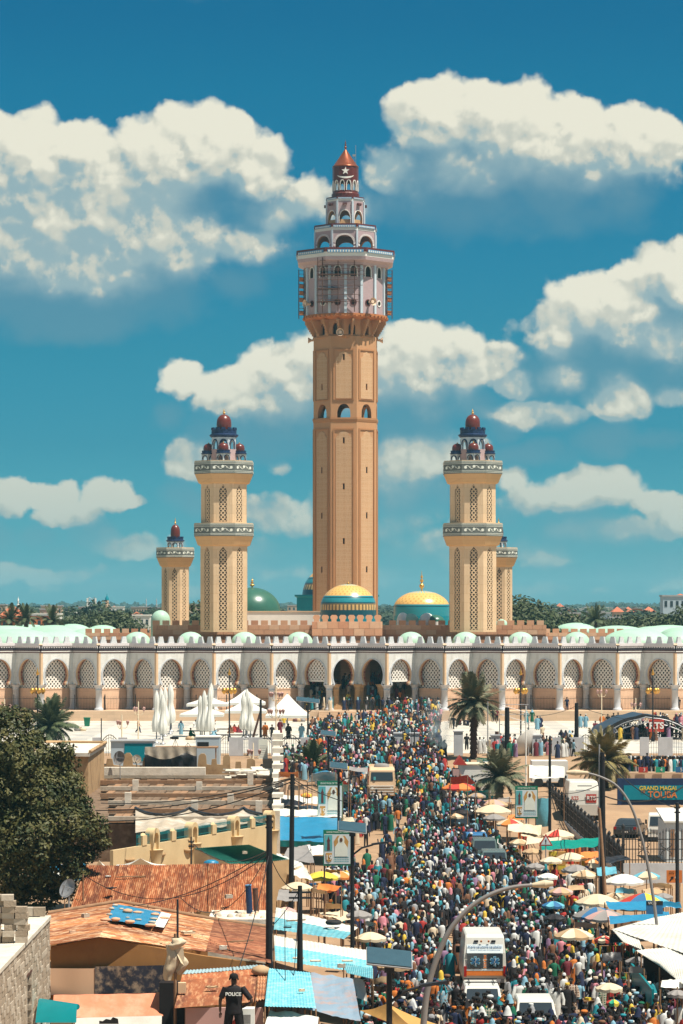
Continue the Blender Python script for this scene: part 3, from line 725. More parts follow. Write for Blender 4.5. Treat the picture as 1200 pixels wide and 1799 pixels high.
mb=MB();mb.lathe([(U(60),Z(566)),(U(71),Z(562.5)),(U(73.5),Z(560.5)),(U(73.5),Z(557)),(U(60),Z(556))],32,smooth=False);mb.build('terracotta_rim',MT['corbel'],tw)
mb=MB();mb.cbox((0,0,0),(.34,.34,.3));me=mb.mesh('rim_block',MT['corbel'])
for i in range(48):
 a=2*math.pi*i/48;inst('rim_block',me,tw,(U(73.5)*math.cos(a),U(73.5)*math.sin(a),Z(559)-.2),(0,0,a))
# sixteen sided body
def body(i,fw):
 return[[(x,zz+Z(493))for x,zz in arch_pts(fw*.40,U(18),U(10),.6,5)]]+[[(U(4.3)*math.cos(R(q*45)),Z(538)+U(4.3)*math.sin(R(q*45)))for q in range(8)]]
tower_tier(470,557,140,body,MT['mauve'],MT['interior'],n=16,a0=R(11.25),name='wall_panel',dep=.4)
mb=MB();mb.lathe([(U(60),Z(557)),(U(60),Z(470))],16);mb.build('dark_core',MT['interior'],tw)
for i,(Q,fw)in enumerate(facets(U(140),16,R(11.25))):
 ang=Q.to_euler().z
 mb=MB();ap=[(x,zz+Z(493))for x,zz in arch_pts(fw*.40,U(18),U(10),.6,5)];c0=Z(484)
 big_=[(x*1.35,c0+(zz-c0)*1.2)for x,zz in ap]
 mb.poly(big_+ap[::-1],depth=.12);o=mb.build('window_surround',MT['white'],tw);o.location=Q@Vector((0,-.1,0));o.rotation_euler=(0,0,ang)
 mb=MB();
 ring=[(U(6)*math.cos(R(q*30)),Z(538)+U(6)*math.sin(R(q*30)))for q in range(12)];rin=[(U(4.4)*math.cos(R(q*30)),Z(538)+U(4.4)*math.sin(R(q*30)))for q in range(12)]
 mb.poly(ring,[rin[::-1]],.1);o=mb.build('round_surround',MT['stripe_red']if i not in(2,14)else MT['white'],tw);o.location=Q@Vector((0,-.09,0));o.rotation_euler=(0,0,ang)
 if i in(1,2,14,15,13):
  pass
 a=ang-R(11.25);mb=MB();mb.box(-U(2.3),U(2.3),-.22,.1,Z(557),Z(470));o=mb.build('pilaster',MT['pale_blue'],tw)
 rc=U(70)/math.cos(math.pi/16);o.location=(rc*math.sin(a),-rc*math.cos(a),0);o.rotation_euler=(0,0,a)
def rim(y1,y0,W,n=8,a0=0.,blue=True,flare=None):
 k_=1/math.cos(math.pi/n)/2;z1,z0=Z(y1),Z(y0);aa=math.pi/n+a0-math.pi/2+(0 if n==8 else 0)
 h_=z1-z0
 mb=MB();mb.lathe([(U(W)*k_*.98,z0),(U(W)*k_*.98,z0+h_*.5)],n,a0=aa,smooth=False);mb.build('frieze_band',MT['white'],tw)
 mb=MB();mb.lathe([(U(W)*k_*1.0,z0+h_*.5),(U(W)*k_,z1-h_*.03),(U(W)*k_*.5,z1)],n,a0=aa,smooth=False);mb.build('maroon_coping',MT['maroon'],tw)
 for Q,fw in facets(U(W),n,a0):
  mb=MB();mb.box(-fw*.44,fw*.44,-.05,.1,z0+h_*.40,z0+h_*.74);o=mb.build('blue_frieze',MT['skyblue'],tw);o.location=Q@Vector((0,-.01,0));o.rotation_euler=(0,0,Q.to_euler().z)
  nb=12;mb=MB()
  for q in range(nb):mb.box(-fw*.42+q*fw*.84/nb,-fw*.42+(q+.45)*fw*.84/nb,-.02,.05,z0+h_*.46,z0+h_*.66)
  o=mb.build('frieze_tiles',MT['white'],tw);o.location=Q@Vector((0,-.07,0));o.rotation_euler=(0,0,Q.to_euler().z)
rim(444.5,460,171)
mb=MB();k_=1/math.cos(R(22.5))/2
mb.lathe([(U(146)*k_,Z(474)),(U(150)*k_,Z(470)),(U(166)*k_,Z(466)),(U(168)*k_,Z(460.2))],8,a0=R(22.5),smooth=False);mb.build('pink_soffit',MT['mauve'],tw)
# arched stages
def stage(y1,y0,W,aw,ah,trim):
 def fn(i,fw):return[[(x,zz+Z(y0)+.02)for x,zz in arch_pts(fw*aw,ah*U(y0-y1),ah*U(y0-y1)*.45,.5,6)]]
 tower_tier(y1,y0,W,fn,MT['mauve'],MT['tan'],a0=A0*.6,dep=.35)
 for Q,fw in facets(U(W),8,A0*.6):
  ang=Q.to_euler().z;H_=ah*U(y0-y1)
  ap=arch_pts(fw*aw,H_,H_*.45,.5,12);mb=MB();n_=len(ap)
  big_=[(x*1.22,zz*1.14+.0)for x,zz in ap]
  if trim:
   for q in range(n_-1):
    for h2 in(0,1):
     f0,f1=h2*.5,h2*.5+.28
     L_=lambda A,B,f:(A[0]+(B[0]-A[0])*f,A[1]+(B[1]-A[1])*f)
     a1,a2=L_(ap[q],ap[q+1],f0),L_(ap[q],ap[q+1],f1);b1,b2=L_(big_[q],big_[q+1],f0),L_(big_[q],big_[q+1],f1)
     mb.add([(a1[0],-.08,a1[1]),(a2[0],-.08,a2[1]),(b2[0],-.08,b2[1]),(b1[0],-.08,b1[1])],[(3,2,1,0)])
  else:mb.poly([(x*1.12,zz*1.06)for x,zz in ap]+ap[::-1],depth=.1,Q=Matrix.Translation((0,-.08,0)))
  o=mb.build('arch_trim',MT['white'],tw);o.location=Q@Vector((0,0,Z(y0)));o.rotation_euler=(0,0,ang)
  mb=MB();mb.box(-U(1.6),U(1.6),-.12,.1,Z(y0),Z(y1));o=mb.build('pilaster',MT['pale_blue'],tw);a=ang-R(22.5);rc=U(W)/2/math.cos(R(22.5))
  o.location=(rc*math.sin(a),-rc*math.cos(a),0);o.rotation_euler=(0,0,a)
stage(411,444.4,105,.72,.74,True)
rim(399,411,108,a0=A0*.6)
stage(357,399,65,.70,.60,False)
mb=MB();mb.lathe([(U(60)*k_,Z(399)),(U(60)*k_,Z(389))],8,a0=R(22.5),smooth=False);mb.build('inner_parapet',MT['tan'],tw)
for Q,fw in facets(U(65),8,A0*.6):
 mb=MB();mb.cbox((0,-.25,Z(362)),(U(8),.4,U(2.2)));mb.cbox((-U(2.5),-.3,Z(364)),(U(1.5),.3,U(2)));mb.cbox((U(2.5),-.3,Z(364)),(U(1.5),.3,U(2)))
 o=mb.build('maroon_bracket',MT['stripe_red'],tw);o.location=Q.translation;o.rotation_euler=(0,0,Q.to_euler().z)
rim(349,357,66,a0=A0*.6)
# maroon lantern
def lan(i,fw):return[[(x,zz+Z(336.5))for x,zz in arch_pts(fw*.55,U(17),U(8),.7,5)]]
n12=10
Wd=U(44)
for i,(Q,fw)in enumerate(facets(Wd,12,R(15))):
 hs=[[(x,zz+Z(336.5))for x,zz in arch_pts(fw*.62,U(17),U(8),.7,5)]]if i%2 in(0,1)and i%3!=1 or True else[]
 mb=MB();mb.poly([(-fw/2,Z(349)),(fw/2,Z(349)),(fw/2,Z(294)),(-fw/2,Z(294))],hs,.25,0,1)
 o=mb.build('lantern_panel',[MT['maroon'],MT['white']],tw);o.location=Q.translation;o.rotation_euler=(0,0,Q.to_euler().z)
 mb=MB();ap=hs[0];c0=Z(329);mb.poly([(x*1.3,c0+(zz-c0)*1.15)for x,zz in ap]+ap[::-1],depth=.08);o=mb.build('window_surround',MT['white'],tw)
 o.location=Q@Vector((0,-.07,0));o.rotation_euler=(0,0,Q.to_euler().z)
mb=MB();mb.lathe([(U(23.5),Z(349)),(U(24.5),Z(348)),(U(24.5),Z(342)),(U(22.8),Z(340))],24,smooth=False);mb.build('lantern_base',MT['maroon'],tw)
mb=MB();mb.lathe([(U(23.2),Z(294.5)),(U(23.2),Z(293)),(U(21.5),Z(292)),(.15,Z(263))],32);mb.build('cone_roof',MT['copper'],tw)
mb=MB();finial(mb,(0,0,Z(264)),U(19),U(2.4));mb.build('finial',MT['copper'],tw)
mb=MB()
pts=[]
for i in range(10):
 a=math.pi/2+math.pi*i/5;r_=U(7.2)if i%2==0 else U(2.9);pts.append((r_*math.cos(a),r_*math.sin(a)))
yc=-U(22.9)-.1
mb.poly(pts,depth=.1,Q=Matrix.Translation((0,yc,Z(303.5))))
o=mb.build('star_emblem',MT['white'],tw)
mb=MB();cp=[]
for i in range(13):
 a=R(-158)+R(136)*i/12;cp.append((U(15.5)*math.cos(a),U(8.5)*math.sin(a)))
for i in range(13):
 a=R(-22)-R(136)*i/12;cp.append((U(15.5)*math.cos(a),U(4.2)*math.sin(a)-U(.9)))
vs=[(x,-math.sqrt(max(.1,(U(22.9)+.12)**2-x*x)),zz+Z(308.3))for x,zz in cp]
mb.add(vs,[(i,i+1,24-i,25-i)for i in range(12)]);mb.build('crescent_emblem',MT['white'],tw)
mb=MB();mb.tube((U(18),0,Z(294)),(U(18),0,Z(255)),.05,n=4);mb.tube((U(15),0,Z(290)),(U(15),0,Z(271)),.04,n=4);mb.cbox((U(15),0,Z(273)),(.5,.2,.3));mb.build('antenna',MT['grey_metal'],tw)
# loudspeaker horns
def horn(mb,p,d,s=1.):
 p=Vector(p);d=Vector(d).normalized();mb.tube(p,p+d*.5*s,.18*s,.25*s,10);mb.tube(p+d*.5*s,p+d*1.1*s,.25*s,.62*s,12,caps=False);mb.tube(p+d*.9*s,p+d*.95*s,.3*s,.3*s,8)
MT['horn']=mat('cream_horn',(.70,.52,.38),.5,.08,2)
for(ax,py,rr,sc__)in((-8,590,57,1.),(-90,598,56,.8),(90,598,56,.8),(-58,538,72,1.),(35,537,72,1.)):
 a=R(ax);dx,dy=math.sin(a),-math.cos(a);mb=MB();horn(mb,(dx*U(rr),dy*U(rr),Z(py)),(dx,dy,0),sc__);mb.build('loudspeaker',MT['horn'],tw)
# scaffolding on the crown
scf=thing('scaffolding','dark pipe scaffolding hung on the front of the mauve tower crown','scaffolding',(PX(607,YT),YT-U(80),zbT+Z(557)),0)
ZS=lambda py:Z(py)-Z(557)
for px in(-47,-40,-12,-14,15,16):pass
for px in(-48,-40,-13,15.5):
 for dy in(0,1.2):
  mb=MB();mb.tube((U(px),dy,ZS(556)),(U(px),dy,ZS(462)),.07,n=5);mb.build('standard',MT['rust_pipe'],scf)
for py,a,b in((467,-45,30),(475,-50,30),(481,-48,28),(484,-50,32),(491,-50,34),(500,-48,20),(510,-46,30),(516,-50,22),(526,-50,26),(535,-48,22),(538,-50,24)):
 mb=MB();mb.tube((U(a),0,ZS(py)),(U(b),0,ZS(py)),.055,n=4);mb.tube((U(a),1.2,ZS(py+1)),(U(b),1.2,ZS(py+1)),.05,n=4);mb.build('ledger',MT['rust_pipe'],scf)
for py in(491,516,538):
 mb=MB();mb.box(U(-48),U(-10 if py!=491 else 16),.1,1.1,ZS(py)-.02,ZS(py)+.1);mb.build('plank',MT['rust_pipe'],scf)
for sx,lb in((-1,'tall narrow scaffold stack hanging at the left edge of the tower crown'),(1,'tall narrow scaffold stack hanging at the right edge of the tower crown')):
 t=thing('scaffolding',lb,'scaffolding',(PX(607,YT)+sx*U(77.5),YT-1,zbT+Z(557)))
 for x in(-U(4.5),U(4.5)):
  for dy in(0,2):
   mb=MB();mb.tube((x,dy,ZS(560)),(x,dy,ZS(475)),.06,n=5);mb.build('standard',MT['rust_pipe'],t)
 for q in range(14):
  mb=MB();mb.tube((-U(5),0,ZS(555-q*6)),(U(5),0,ZS(555-q*6)),.045,n=4);mb.build('ledger',MT['rust_pipe'],t)
 for py in(550,527,515,503,491):
  mb=MB();mb.cbox((-U(.6)*sx,1,ZS(py)),(U(7.5),2,.5),0,ry=R(6));mb.build('plank',MT['corbel'],t)
 mb=MB()
 for q in(480,560):mb.tube((-sx*U(4),1,ZS(q)),(-sx*U(11),1,ZS(q)),.06,n=4)
 mb.build('bracket',MT['rust_pipe'],t)
# ================================================================= GROUND, PLAZA, CITY
MT['sand']=mat('sandy_ground',(.31,.20,.12),.95,.18,.5,dirt=(.26,.16,.10),dscale=.12,damt=.6,bump=.3,vec='World')
MT['earth']=mat('far_earth',(.30,.25,.18),.95,.3,.01,vec='World')
mb=MB()
ys=[40,100,160,226]+[226+66*i/10 for i in range(1,11)]+[330,376.5]
for i in range(len(ys)-1):
 for x0,x1 in((-90,-30),(-30,30),(30,90)):
  mb.add([(x0,ys[i],gz(ys[i])),(x1,ys[i],gz(ys[i])),(x1,ys[i+1],gz(ys[i+1])),(x0,ys[i+1],gz(ys[i+1]))],[(0,1,2,3)],0,True)
tag(mb.build('street_ground',MT['sand']),kind='structure')
mb=MB()
for(a,b,za,zb_)in((376.5,700,3.6,4.6),(700,2500,4.6,5.5),(2500,14000,5.5,14)):
 mb.add([(-a*1.2-200,a,za),(a*1.2+200,a,za),(b*1.2+200,b,zb_),(-b*1.2-200,b,zb_)],[(0,1,2,3)])
for sx in(-1,1):mb.add([(sx*90,40,-.3),(sx*700,40,-.3),(sx*700,376.5,3.3),(sx*90,376.5,3.3)][::sx],[(0,1,2,3)])
tag(mb.build('far_ground',MT['earth']),kind='structure')
# esplanade: marble slabs with grey bands
m=mat('plaza_marble',(.60,.55,.47),.45,.07,.3,dirt=(.45,.38,.30),dscale=.1,damt=.4,vec='World');N,b,c=nodes_of(m)
g_=N.sep(N.n('ShaderNodeNewGeometry').outputs['Position'])
def band(sock,per,w_,off=0.):
 return N.m('LESS_THAN',N.m('MODULO',N.m('ADD',sock,1000+off),per),w_)
k=N.m('MAXIMUM',N.m('MULTIPLY',band(g_[0],9.5,2.2),band(g_[1],3.2,1.7)),N.m('MULTIPLY',band(g_[0],9.5,5.2,3.1),band(g_[1],9.6,1.6,2.2)))
k=N.m('MAXIMUM',k,N.m('MULTIPLY',band(N.m('ADD',g_[0],N.m('MULTIPLY',g_[1],.5)),7.1,.8),band(g_[1],19.,9.)))
c2=N.mix(N.m('MULTIPLY',k,.75),c,(.33,.32,.31))
jt=N.m('MAXIMUM',band(g_[0],.8,.03),band(g_[1],.8,.06))
N.put(b.inputs['Base Color'],N.mix(N.m('MULTIPLY',jt,.25),c2,(.3,.26,.2)));MT['plaza']=m
mb=MB()
mb.add([(-75,292,3.704),(75,292,3.704),(75,376.2,3.704),(-75,376.2,3.704)],[(0,1,2,3)])
tag(mb.build('plaza_paving',MT['plaza']),kind='structure')
# ---- leaves and trees -------------------------------------------------------------------
def leafmat(name,c1,c2,rough=.6):
 m=mat(name,c1,rough,.25,.8);N,b,c=nodes_of(m)
 n=N.noise(N.n('ShaderNodeTexCoord').outputs['Object'],1.3,3)
 N.put(b.inputs['Base Color'],N.mix(N.mr(n,.35,.65),c,(*c2,1)))
 return m
MT['leaf']=leafmat('olive_leaves',(.034,.046,.013),(.10,.09,.026))
MT['leaf_d']=leafmat('dark_leaves',(.035,.052,.018),(.065,.08,.03))
MT['leaf_f']=leafmat('far_leaves',(.03,.05,.025),(.05,.07,.035))
MT['bark']=mat('bark',(.10,.07,.045),.95,.3,3)
def crown_mesh(name,blobs,n,size,mt,rg,aspect=.6):
 """many small leaf clumps spread through irregular lobes"""
 mb=MB();tot=sum(b[3]**2 for b in blobs)
 vs=[];fs=[]
 for(cx,cy,cz,r,sq)in blobs:
  k=int(n*r*r/tot)
  for _ in range(k):
   d=Vector((rg.gauss(0,1),rg.gauss(0,1),rg.gauss(0,1))).normalized()
   q=.55+.45*rg.random()**.6
   wob=1+.35*mnoise.noise(Vector((cx,cy,cz))+d*2.2)+.18*mnoise.noise(d*6+Vector((cz,cx,cy)))
   p=Vector((cx,cy,cz))+Vector((d.x,d.y,d.z*sq))*r*q*wob
   nn=(d+Vector((rg.gauss(0,.6),rg.gauss(0,.6),rg.gauss(0,.6)+.4))).normalized()
   a=nn.orthogonal().normalized();b_=nn.cross(a);t=rg.random()*6.28
   a,b_=a*math.cos(t)+b_*math.sin(t),b_*math.cos(t)-a*math.sin(t)
   s_=size*(.6+.8*rg.random());i=len(vs)
   vs+=[p-a*s_,p+b_*s_*aspect,p+a*s_,p-b_*s_*aspect];fs.append((i,i+1,i+2,i+3))
 mb.add(vs,fs);return mb.mesh(name,mt)
def tree_meshes(seed,h,n,size,mt):
 rg=random.Random(seed);bl=[]
 w_=h*.42
 for i in range(rg.randint(5,8)):
  a=rg.random()*6.28;q=rg.random()**.5*w_*.75
  bl.append((q*math.cos(a),q*math.sin(a),h*(.45+.38*rg.random()),h*(.18+.12*rg.random()),.8))
 bl.append((0,0,h*.68,h*.30,.85))
 cm=crown_mesh('crown',bl,n,size,mt,rg)
 mb=MB();mb.path([(0,0,0),(.03*h,0,h*.3),(0,.02*h,h*.65)],h*.035,6,taper=h*.012)
 for i in range(4):
  a=i*1.6;mb.path([(.02*h,0,h*.3),(w_*.4*math.cos(a),w_*.4*math.sin(a),h*.5),(w_*.7*math.cos(a),w_*.7*math.sin(a),h*.68)],h*.018,5,taper=h*.006)
 return cm,mb.mesh('trunk',MT['bark'])
TREES=[tree_meshes(i,8.,1500,.34,MT['leaf_f'])for i in range(5)]
TREED=[tree_meshes(10+i,10.,5200,.24,MT['leaf_d'])for i in range(3)]
cnt=[0]
def place_tree(ms,px,Y,ztop_py,h0,label,group=None,zg=None):
 zg=5.0 if zg is None else zg
 s=(PZ(ztop_py,Y)-zg)/h0
 t=thing('tree',label,'tree',(PX(px,Y),Y,zg),rnd.random()*6,group);t.scale=(s*1.1,s*1.1,s)
 cm,tm=ms;o=inst('crown',cm,t);o['kind']='stuff';inst('trunk',tm,t);return t
# nearer city trees, each where the photograph shows it
for i,(px,Y,top,lb)in enumerate(((925,520,1052,'large dark green tree beside the right minarets'),(955,540,1066,'dark tree with pale blossom at the right end of the pink wall'),(902,560,1043,'thin pale tree rising close behind the short right minaret'),(1012,600,1086,'low dark tree between the mint roofs and the red roofed houses'),(1040,640,1078,'bushy dark tree in front of the red roofed houses at right'),(1075,620,1078,'broad dark tree left of the big one at the right edge'),(1100,600,1088,'small round tree above the right mint roofs'),(1130,560,1072,'tall dark tree left of the blue grey apartment block'),(1165,600,1084,'dark tree in front of the blue grey apartment block'),(1190,560,1068,'dark tree at the right edge before the apartment block'),(190,560,1066,'big blue green tree below the far white minaret'),(215,600,1074,'rounded tree right of the far white minaret'),(150,620,1079,'low dark tree with gold lamps left of the green tree group'),(130,640,1076,'dark bush in front of the lattice mast at left'),(145,800,1058,'tall pointed tree left of the lattice mast'),(60,900,1068,'dark tree behind the orange roofed house'),(95,780,1076,'small dark tree right of the orange roofed house'),(240,800,1072,'dark green tree right of the far white minaret, behind the mast'),(345,520,1062,'dark tree seen between the two left minarets'),(255,900,1073,'pale green far tree left of the short left minaret'))):
 place_tree(TREED[i%3]if Y<650 else TREES[i%5],px,Y,top,10.if Y<650 else 8.,lb)
# far rows of trees out to the skyline
SKY_LM=[(18,'the peaked orange roof'),(70,'the low orange house'),(161,'the lattice mast'),(188,'the far pale minaret'),(266,'the two thin spires'),(308,'the short left minaret'),(374,'the tall left minaret base'),(443,'the green dome'),(515,'the teal drum'),(690,'the gilded dome'),(830,'the tall right minaret'),(925,'the large dark tree'),(990,'the pink pyramid roof'),(1040,'the brown brick house'),(1105,'the middle red hipped roof'),(1141,'the rightmost red hipped roof'),(1185,'the blue grey apartment block')]
SEEN_SKY={}
def skylabel(what,px):
 a,n=min(SKY_LM,key=lambda q:abs(q[0]-px));k='%s of %s'%('left' if px<a else 'right',n);c=SEEN_SKY[(what,k)]=SEEN_SKY.get((what,k),0)+1
 return '%s, %s%s'%(what,('','second ','third ','fourth ','fifth ','sixth ','seventh ','eighth ','ninth ','tenth ')[min(c-1,9)],k)
sides=((-30,285),(430,560),(655,705),(795,1215));sides=((-40,560),(655,1240))
words={0:'left',1:'right'}
for Y,top,step,jit in((1100,1071,17,6),(1700,1067,15,5),(2600,1064,12,4)):
 for si,(a,b_)in enumerate(sides):
  x=a+rnd.random()*10
  while x<b_:
   t=place_tree(TREES[rnd.randrange(5)],x,Y*(.9+.25*rnd.random()),top+rnd.uniform(-2.5,jit),8.,skylabel({1100:'nearer',1700:'middle',2600:'farthest'}[Y]+' row skyline tree',x),'hazy trees on the skyline')
   t.scale[0]*=1.5+rnd.random();t.scale[1]*=1.5
   x+=step*(.6+rnd.random()*1.0)
# forest mass on the horizon
mb=MB();rg=random.Random(5)
vs=[];fs=[]
for i in range(16000):
 x=rg.uniform(-.16,.16);Y=4200+rg.random()*900;hh=16+9*mnoise.noise(Vector((x*60,Y*.002,0)))+5*mnoise.noise(Vector((x*300,3,0)))
 p=Vector((x*Y,Y,8+hh*rg.random()**.5));s_=2.6;a=rg.random()*6.28;j=len(vs)
 vs+=[p+Vector((math.cos(a)*s_,.3,math.sin(a)*s_)),p+Vector((math.cos(a+1.8)*s_,-.8,math.sin(a+1.8)*s_)),p+Vector((math.cos(a+3.4)*s_,.6,math.sin(a+3.4)*s_)),p+Vector((math.cos(a+4.8)*s_,1,math.sin(a+4.8)*s_))];fs.append((j,j+1,j+2,j+3))
mb.add(vs,fs);tag(mb.build('distant_woodland',MT['leaf_f']),kind='stuff')
# ---- city houses ------------------------------------------------------------------------
MT['w_white']=mat('white_render',(.62,.60,.55),.8,.1,.3,dirt=(.4,.34,.28),damt=.3);MT['w_blue']=mat('blue_grey_render',(.42,.50,.56),.8,.08,.3)
MT['w_tan']=mat('tan_render',(.48,.34,.23),.8,.1,.3);MT['w_pink']=mat('pink_render',(.50,.30,.23),.8,.1,.3);MT['w_orange']=mat('orange_render_wall',(.55,.17,.06),.8,.1,.3)
MT['r_orange']=mat('orange_tiles',(.46,.14,.07),.7,.15,1);MT['glass']=mat('dark_glass',(.03,.04,.05),.15,.1,1,spec=.6);MT['r_grey']=mat('grey_roof',(.35,.35,.36),.7,.1,1)
def house(px0,px1,pt,Y,lb,wall='w_white',roof='flat',zg=5.,depth=None,nw=4,nf=2,rpt=None,cat='house',name='house'):
 x0,x1=PX(px0,Y),PX(px1,Y);w_=x1-x0;hh=PZ(pt,Y)-zg;d=depth or max(6,w_*.6)
 t=thing(name,lb,cat,((x0+x1)/2,Y,zg))
 mb=MB();mb.box(-w_/2,w_/2,0,d,0,hh);mb.build('wall',MT[wall],t)
 if roof=='flat':
  mb=MB();mb.box(-w_/2-.2,w_/2+.2,-.2,d+.2,hh,hh+.35);mb.build('roof',MT['r_grey' if wall!='w_white' else 'w_white'],t)
 else:
  zp=PZ(rpt,Y)-zg;mb=MB();e=.6
  mb.add([(-w_/2-e,-e,hh),(w_/2+e,-e,hh),(w_/2+e,d+e,hh),(-w_/2-e,d+e,hh),(-w_*.05,d*.5,zp),(w_*.05,d*.5,zp)],[(0,1,5,4),(1,2,5),(2,3,4,5),(3,0,4),(3,2,1,0)]);mb.build('roof',MT[roof],t)
 fh=min(3.2,hh/nf)
 mb=MB();mb.box(-.5,.5,-.06,.05,0,1.3);me=mb.mesh('window',MT['glass'])
 for f in range(nf):
  for i in range(nw):
   inst('window',me,t,(w_*((i+.5)/nw-.5),0,hh-(f+1)*fh+.9),scale=(min(1.2,w_/nw*.45),1,1))
 return t
house(2,36,1083,560,'orange walled house with a peaked orange tile roof at far left','w_orange','r_orange',rpt=1063,nw=3,nf=1)
house(52,86,1082,640,'low orange house right of the peaked orange roof','w_orange','flat',nw=3,nf=1)
house(45,105,1080,700,'long white walled shed behind the low orange house','w_white','flat',nw=4,nf=1)
house(72,108,1065,1000,'tan apartment block with balconies above the left trees','w_tan','flat',nw=6,nf=3)
house(70,98,1071,930,'pink brick house in front of the tan apartment block','w_pink','flat',nw=3,nf=2)
house(110,137,1078,850,'white shed roof left of the lattice mast','w_white','flat',nw=2,nf=1)
house(113,131,1076,900,'green roofed house left of the lattice mast','w_white','flat',nw=2,nf=1)
house(208,263,1082,760,'long low white building right of the far white minaret','w_white','flat',nw=6,nf=1)
house(230,262,1067,1300,'wide tan block below two distant minaret spires','w_tan','flat',nw=7,nf=2)
house(262,284,1068,1250,'salmon block with chimneys left of the short left minaret','w_pink','flat',nw=4,nf=2)
house(231,248,1081,900,'small house with a red hipped roof right of the green trees','w_tan','r_orange',rpt=1075,nw=2,nf=1)
house(322,352,1062,1500,'tan house seen between the left minarets','w_tan','flat',nw=4,nf=2)
house(-8,10,1063,1100,'red roofed block at the far left edge','w_tan','flat',nw=3,nf=2)
house(196,204,1069,1500,'tiny white house with a pink roof beside the far minaret','w_white','r_orange',rpt=1064,nw=2,nf=1)
house(20,36,1068,1600,'white villa under the small far white spire','w_white','flat',nw=3,nf=1)
house(505,528,1064,1500,'pale far house left of the great tower','w_tan','flat',nw=3,nf=1)
house(983,1020,1078,900,'low cream building between trees right of the minarets','w_tan','flat',nw=5,nf=1)
house(990,1013,1071,1150,'dark grey roofed hall with orange gable right of the minarets','w_orange','flat',nw=3,nf=1)
house(1055,1072,1078,760,'pale blue box house below the red hipped roofs','w_blue','flat',nw=2,nf=1)
house(1072,1095,1086,740,'low pale green house beside the pale blue box house','w_blue','flat',nw=3,nf=1)
house(1030,1062,1075,1000,'brown brick house left of the red hipped roofs','w_pink','flat',nw=4,nf=2)
for i,(a,b_,c_)in enumerate(((1078,1094,'leftmost red hipped roof of the row at right'),(1098,1112,'middle red hipped roof of the row at right'),(1113,1128,'orange walled house beside the red hipped roofs'),(1132,1150,'rightmost red hipped roof, next to the apartment block'))):
 house(a,b_,1075 if i!=2 else 1069,1000+i*20,c_,'w_tan' if i!=2 else 'w_orange','r_orange' if i!=2 else 'flat',rpt=1066,nw=3,nf=1)
house(978,990,1066,1700,'far house with a pink pyramid roof right of the big tree','w_tan','r_orange',rpt=1060,nw=2,nf=1)
house(1028,1045,1067,1900,'white far house on the right skyline','w_white','flat',nw=3,nf=1)
house(1165,1215,1048,640,'tall blue grey apartment block at the right edge','w_blue','flat',nw=5,nf=4,name='apartment_building',cat='building')
house(1190,1206,1048,660,'pale block with orange peak behind the apartment block','w_white','r_orange',rpt=1043,nw=2,nf=1)
for i in range(46):
 side=rnd.random()<.45;px=rnd.uniform(-30,300)if side else rnd.uniform(960,1230)
 Y=rnd.uniform(1200,2600);w_=rnd.uniform(8,22)
 house(px,px+w_,rnd.uniform(1066,1073),Y,skylabel('small pale house among skyline trees',px),rnd.choice(['w_white','w_tan','w_pink','w_tan']),rnd.choice(['flat','flat','flat']),rpt=1064,nw=3,nf=1)['group']='far town houses'
# far minarets and mast
def spire(px,Y,top,wpx,lb,mt='w_tan',n=8,cap='teal'):
 s_=F/Y;t=thing('far_minaret',lb,'minaret',(PX(px,Y),Y,5));w_=wpx/s_;h_=PZ(top,Y)-5;k=h_/20.
 mb=MB();mb.lathe([(w_/2,0),(w_/2,h_*.74),(w_*.62,h_*.75),(w_*.62,h_*.79),(w_*.36,h_*.80),(w_*.36,h_*.88)],n,smooth=False);mb.build('shaft',MT[mt],t)
 mb=MB();mb.lathe([(w_*.4,h_*.88),(w_*.36,h_*.92),(w_*.1,h_*.96),(.05,h_)],8);mb.build('cap',MT[cap],t)
 mb=MB();mb.box(-w_*.1,w_*.1,-w_*.52,-w_*.3,0,h_*.05)
 me=mb.mesh('window',MT['glass'])
 for q in(.35,.5,.64):inst('window',me,t,(0,0,h_*q))
spire(188,1000,1043,9,'pale square minaret on the skyline with a green cap')
spire(32,1500,1048,4,'thin white minaret spire on the far left skyline','w_white',cap='white')
spire(257,1900,1050,2.4,'left one of two thin grey spires on the skyline','r_grey',cap='r_grey')
spire(275,1900,1050,2.4,'right one of two thin grey spires on the skyline','r_grey',cap='r_grey')
spire(445,1900,1050,2.4,'thin grey spire rising behind the green dome','r_grey',cap='r_grey')
ms=thing('lattice_mast','twin topped steel lattice mast on the left skyline','mast',(PX(161,900),900,5));hm=PZ(1049,900)-5
for dx in(-.9,.9):
 mb=MB();mb.tube((dx,0,0),(dx,0,hm),.12,n=4);mb.build('mast_leg',MT['grey_metal'],ms)
mb=MB()
for q in range(14):mb.tube((-.9,0,hm*q/14),(.9,0,hm*(q+1)/14),.07,n=3);mb.tube((.9,0,hm*q/14),(-.9,0,hm*(q+1)/14),.07,n=3)
mb.build('bracing',MT['grey_metal'],ms)
for dx in(-1.3,1.3):mb=MB();mb.cbox((dx,-.3,hm*.9),(.5,.5,2.8));mb.build('antenna_panel',MT['white'],ms)
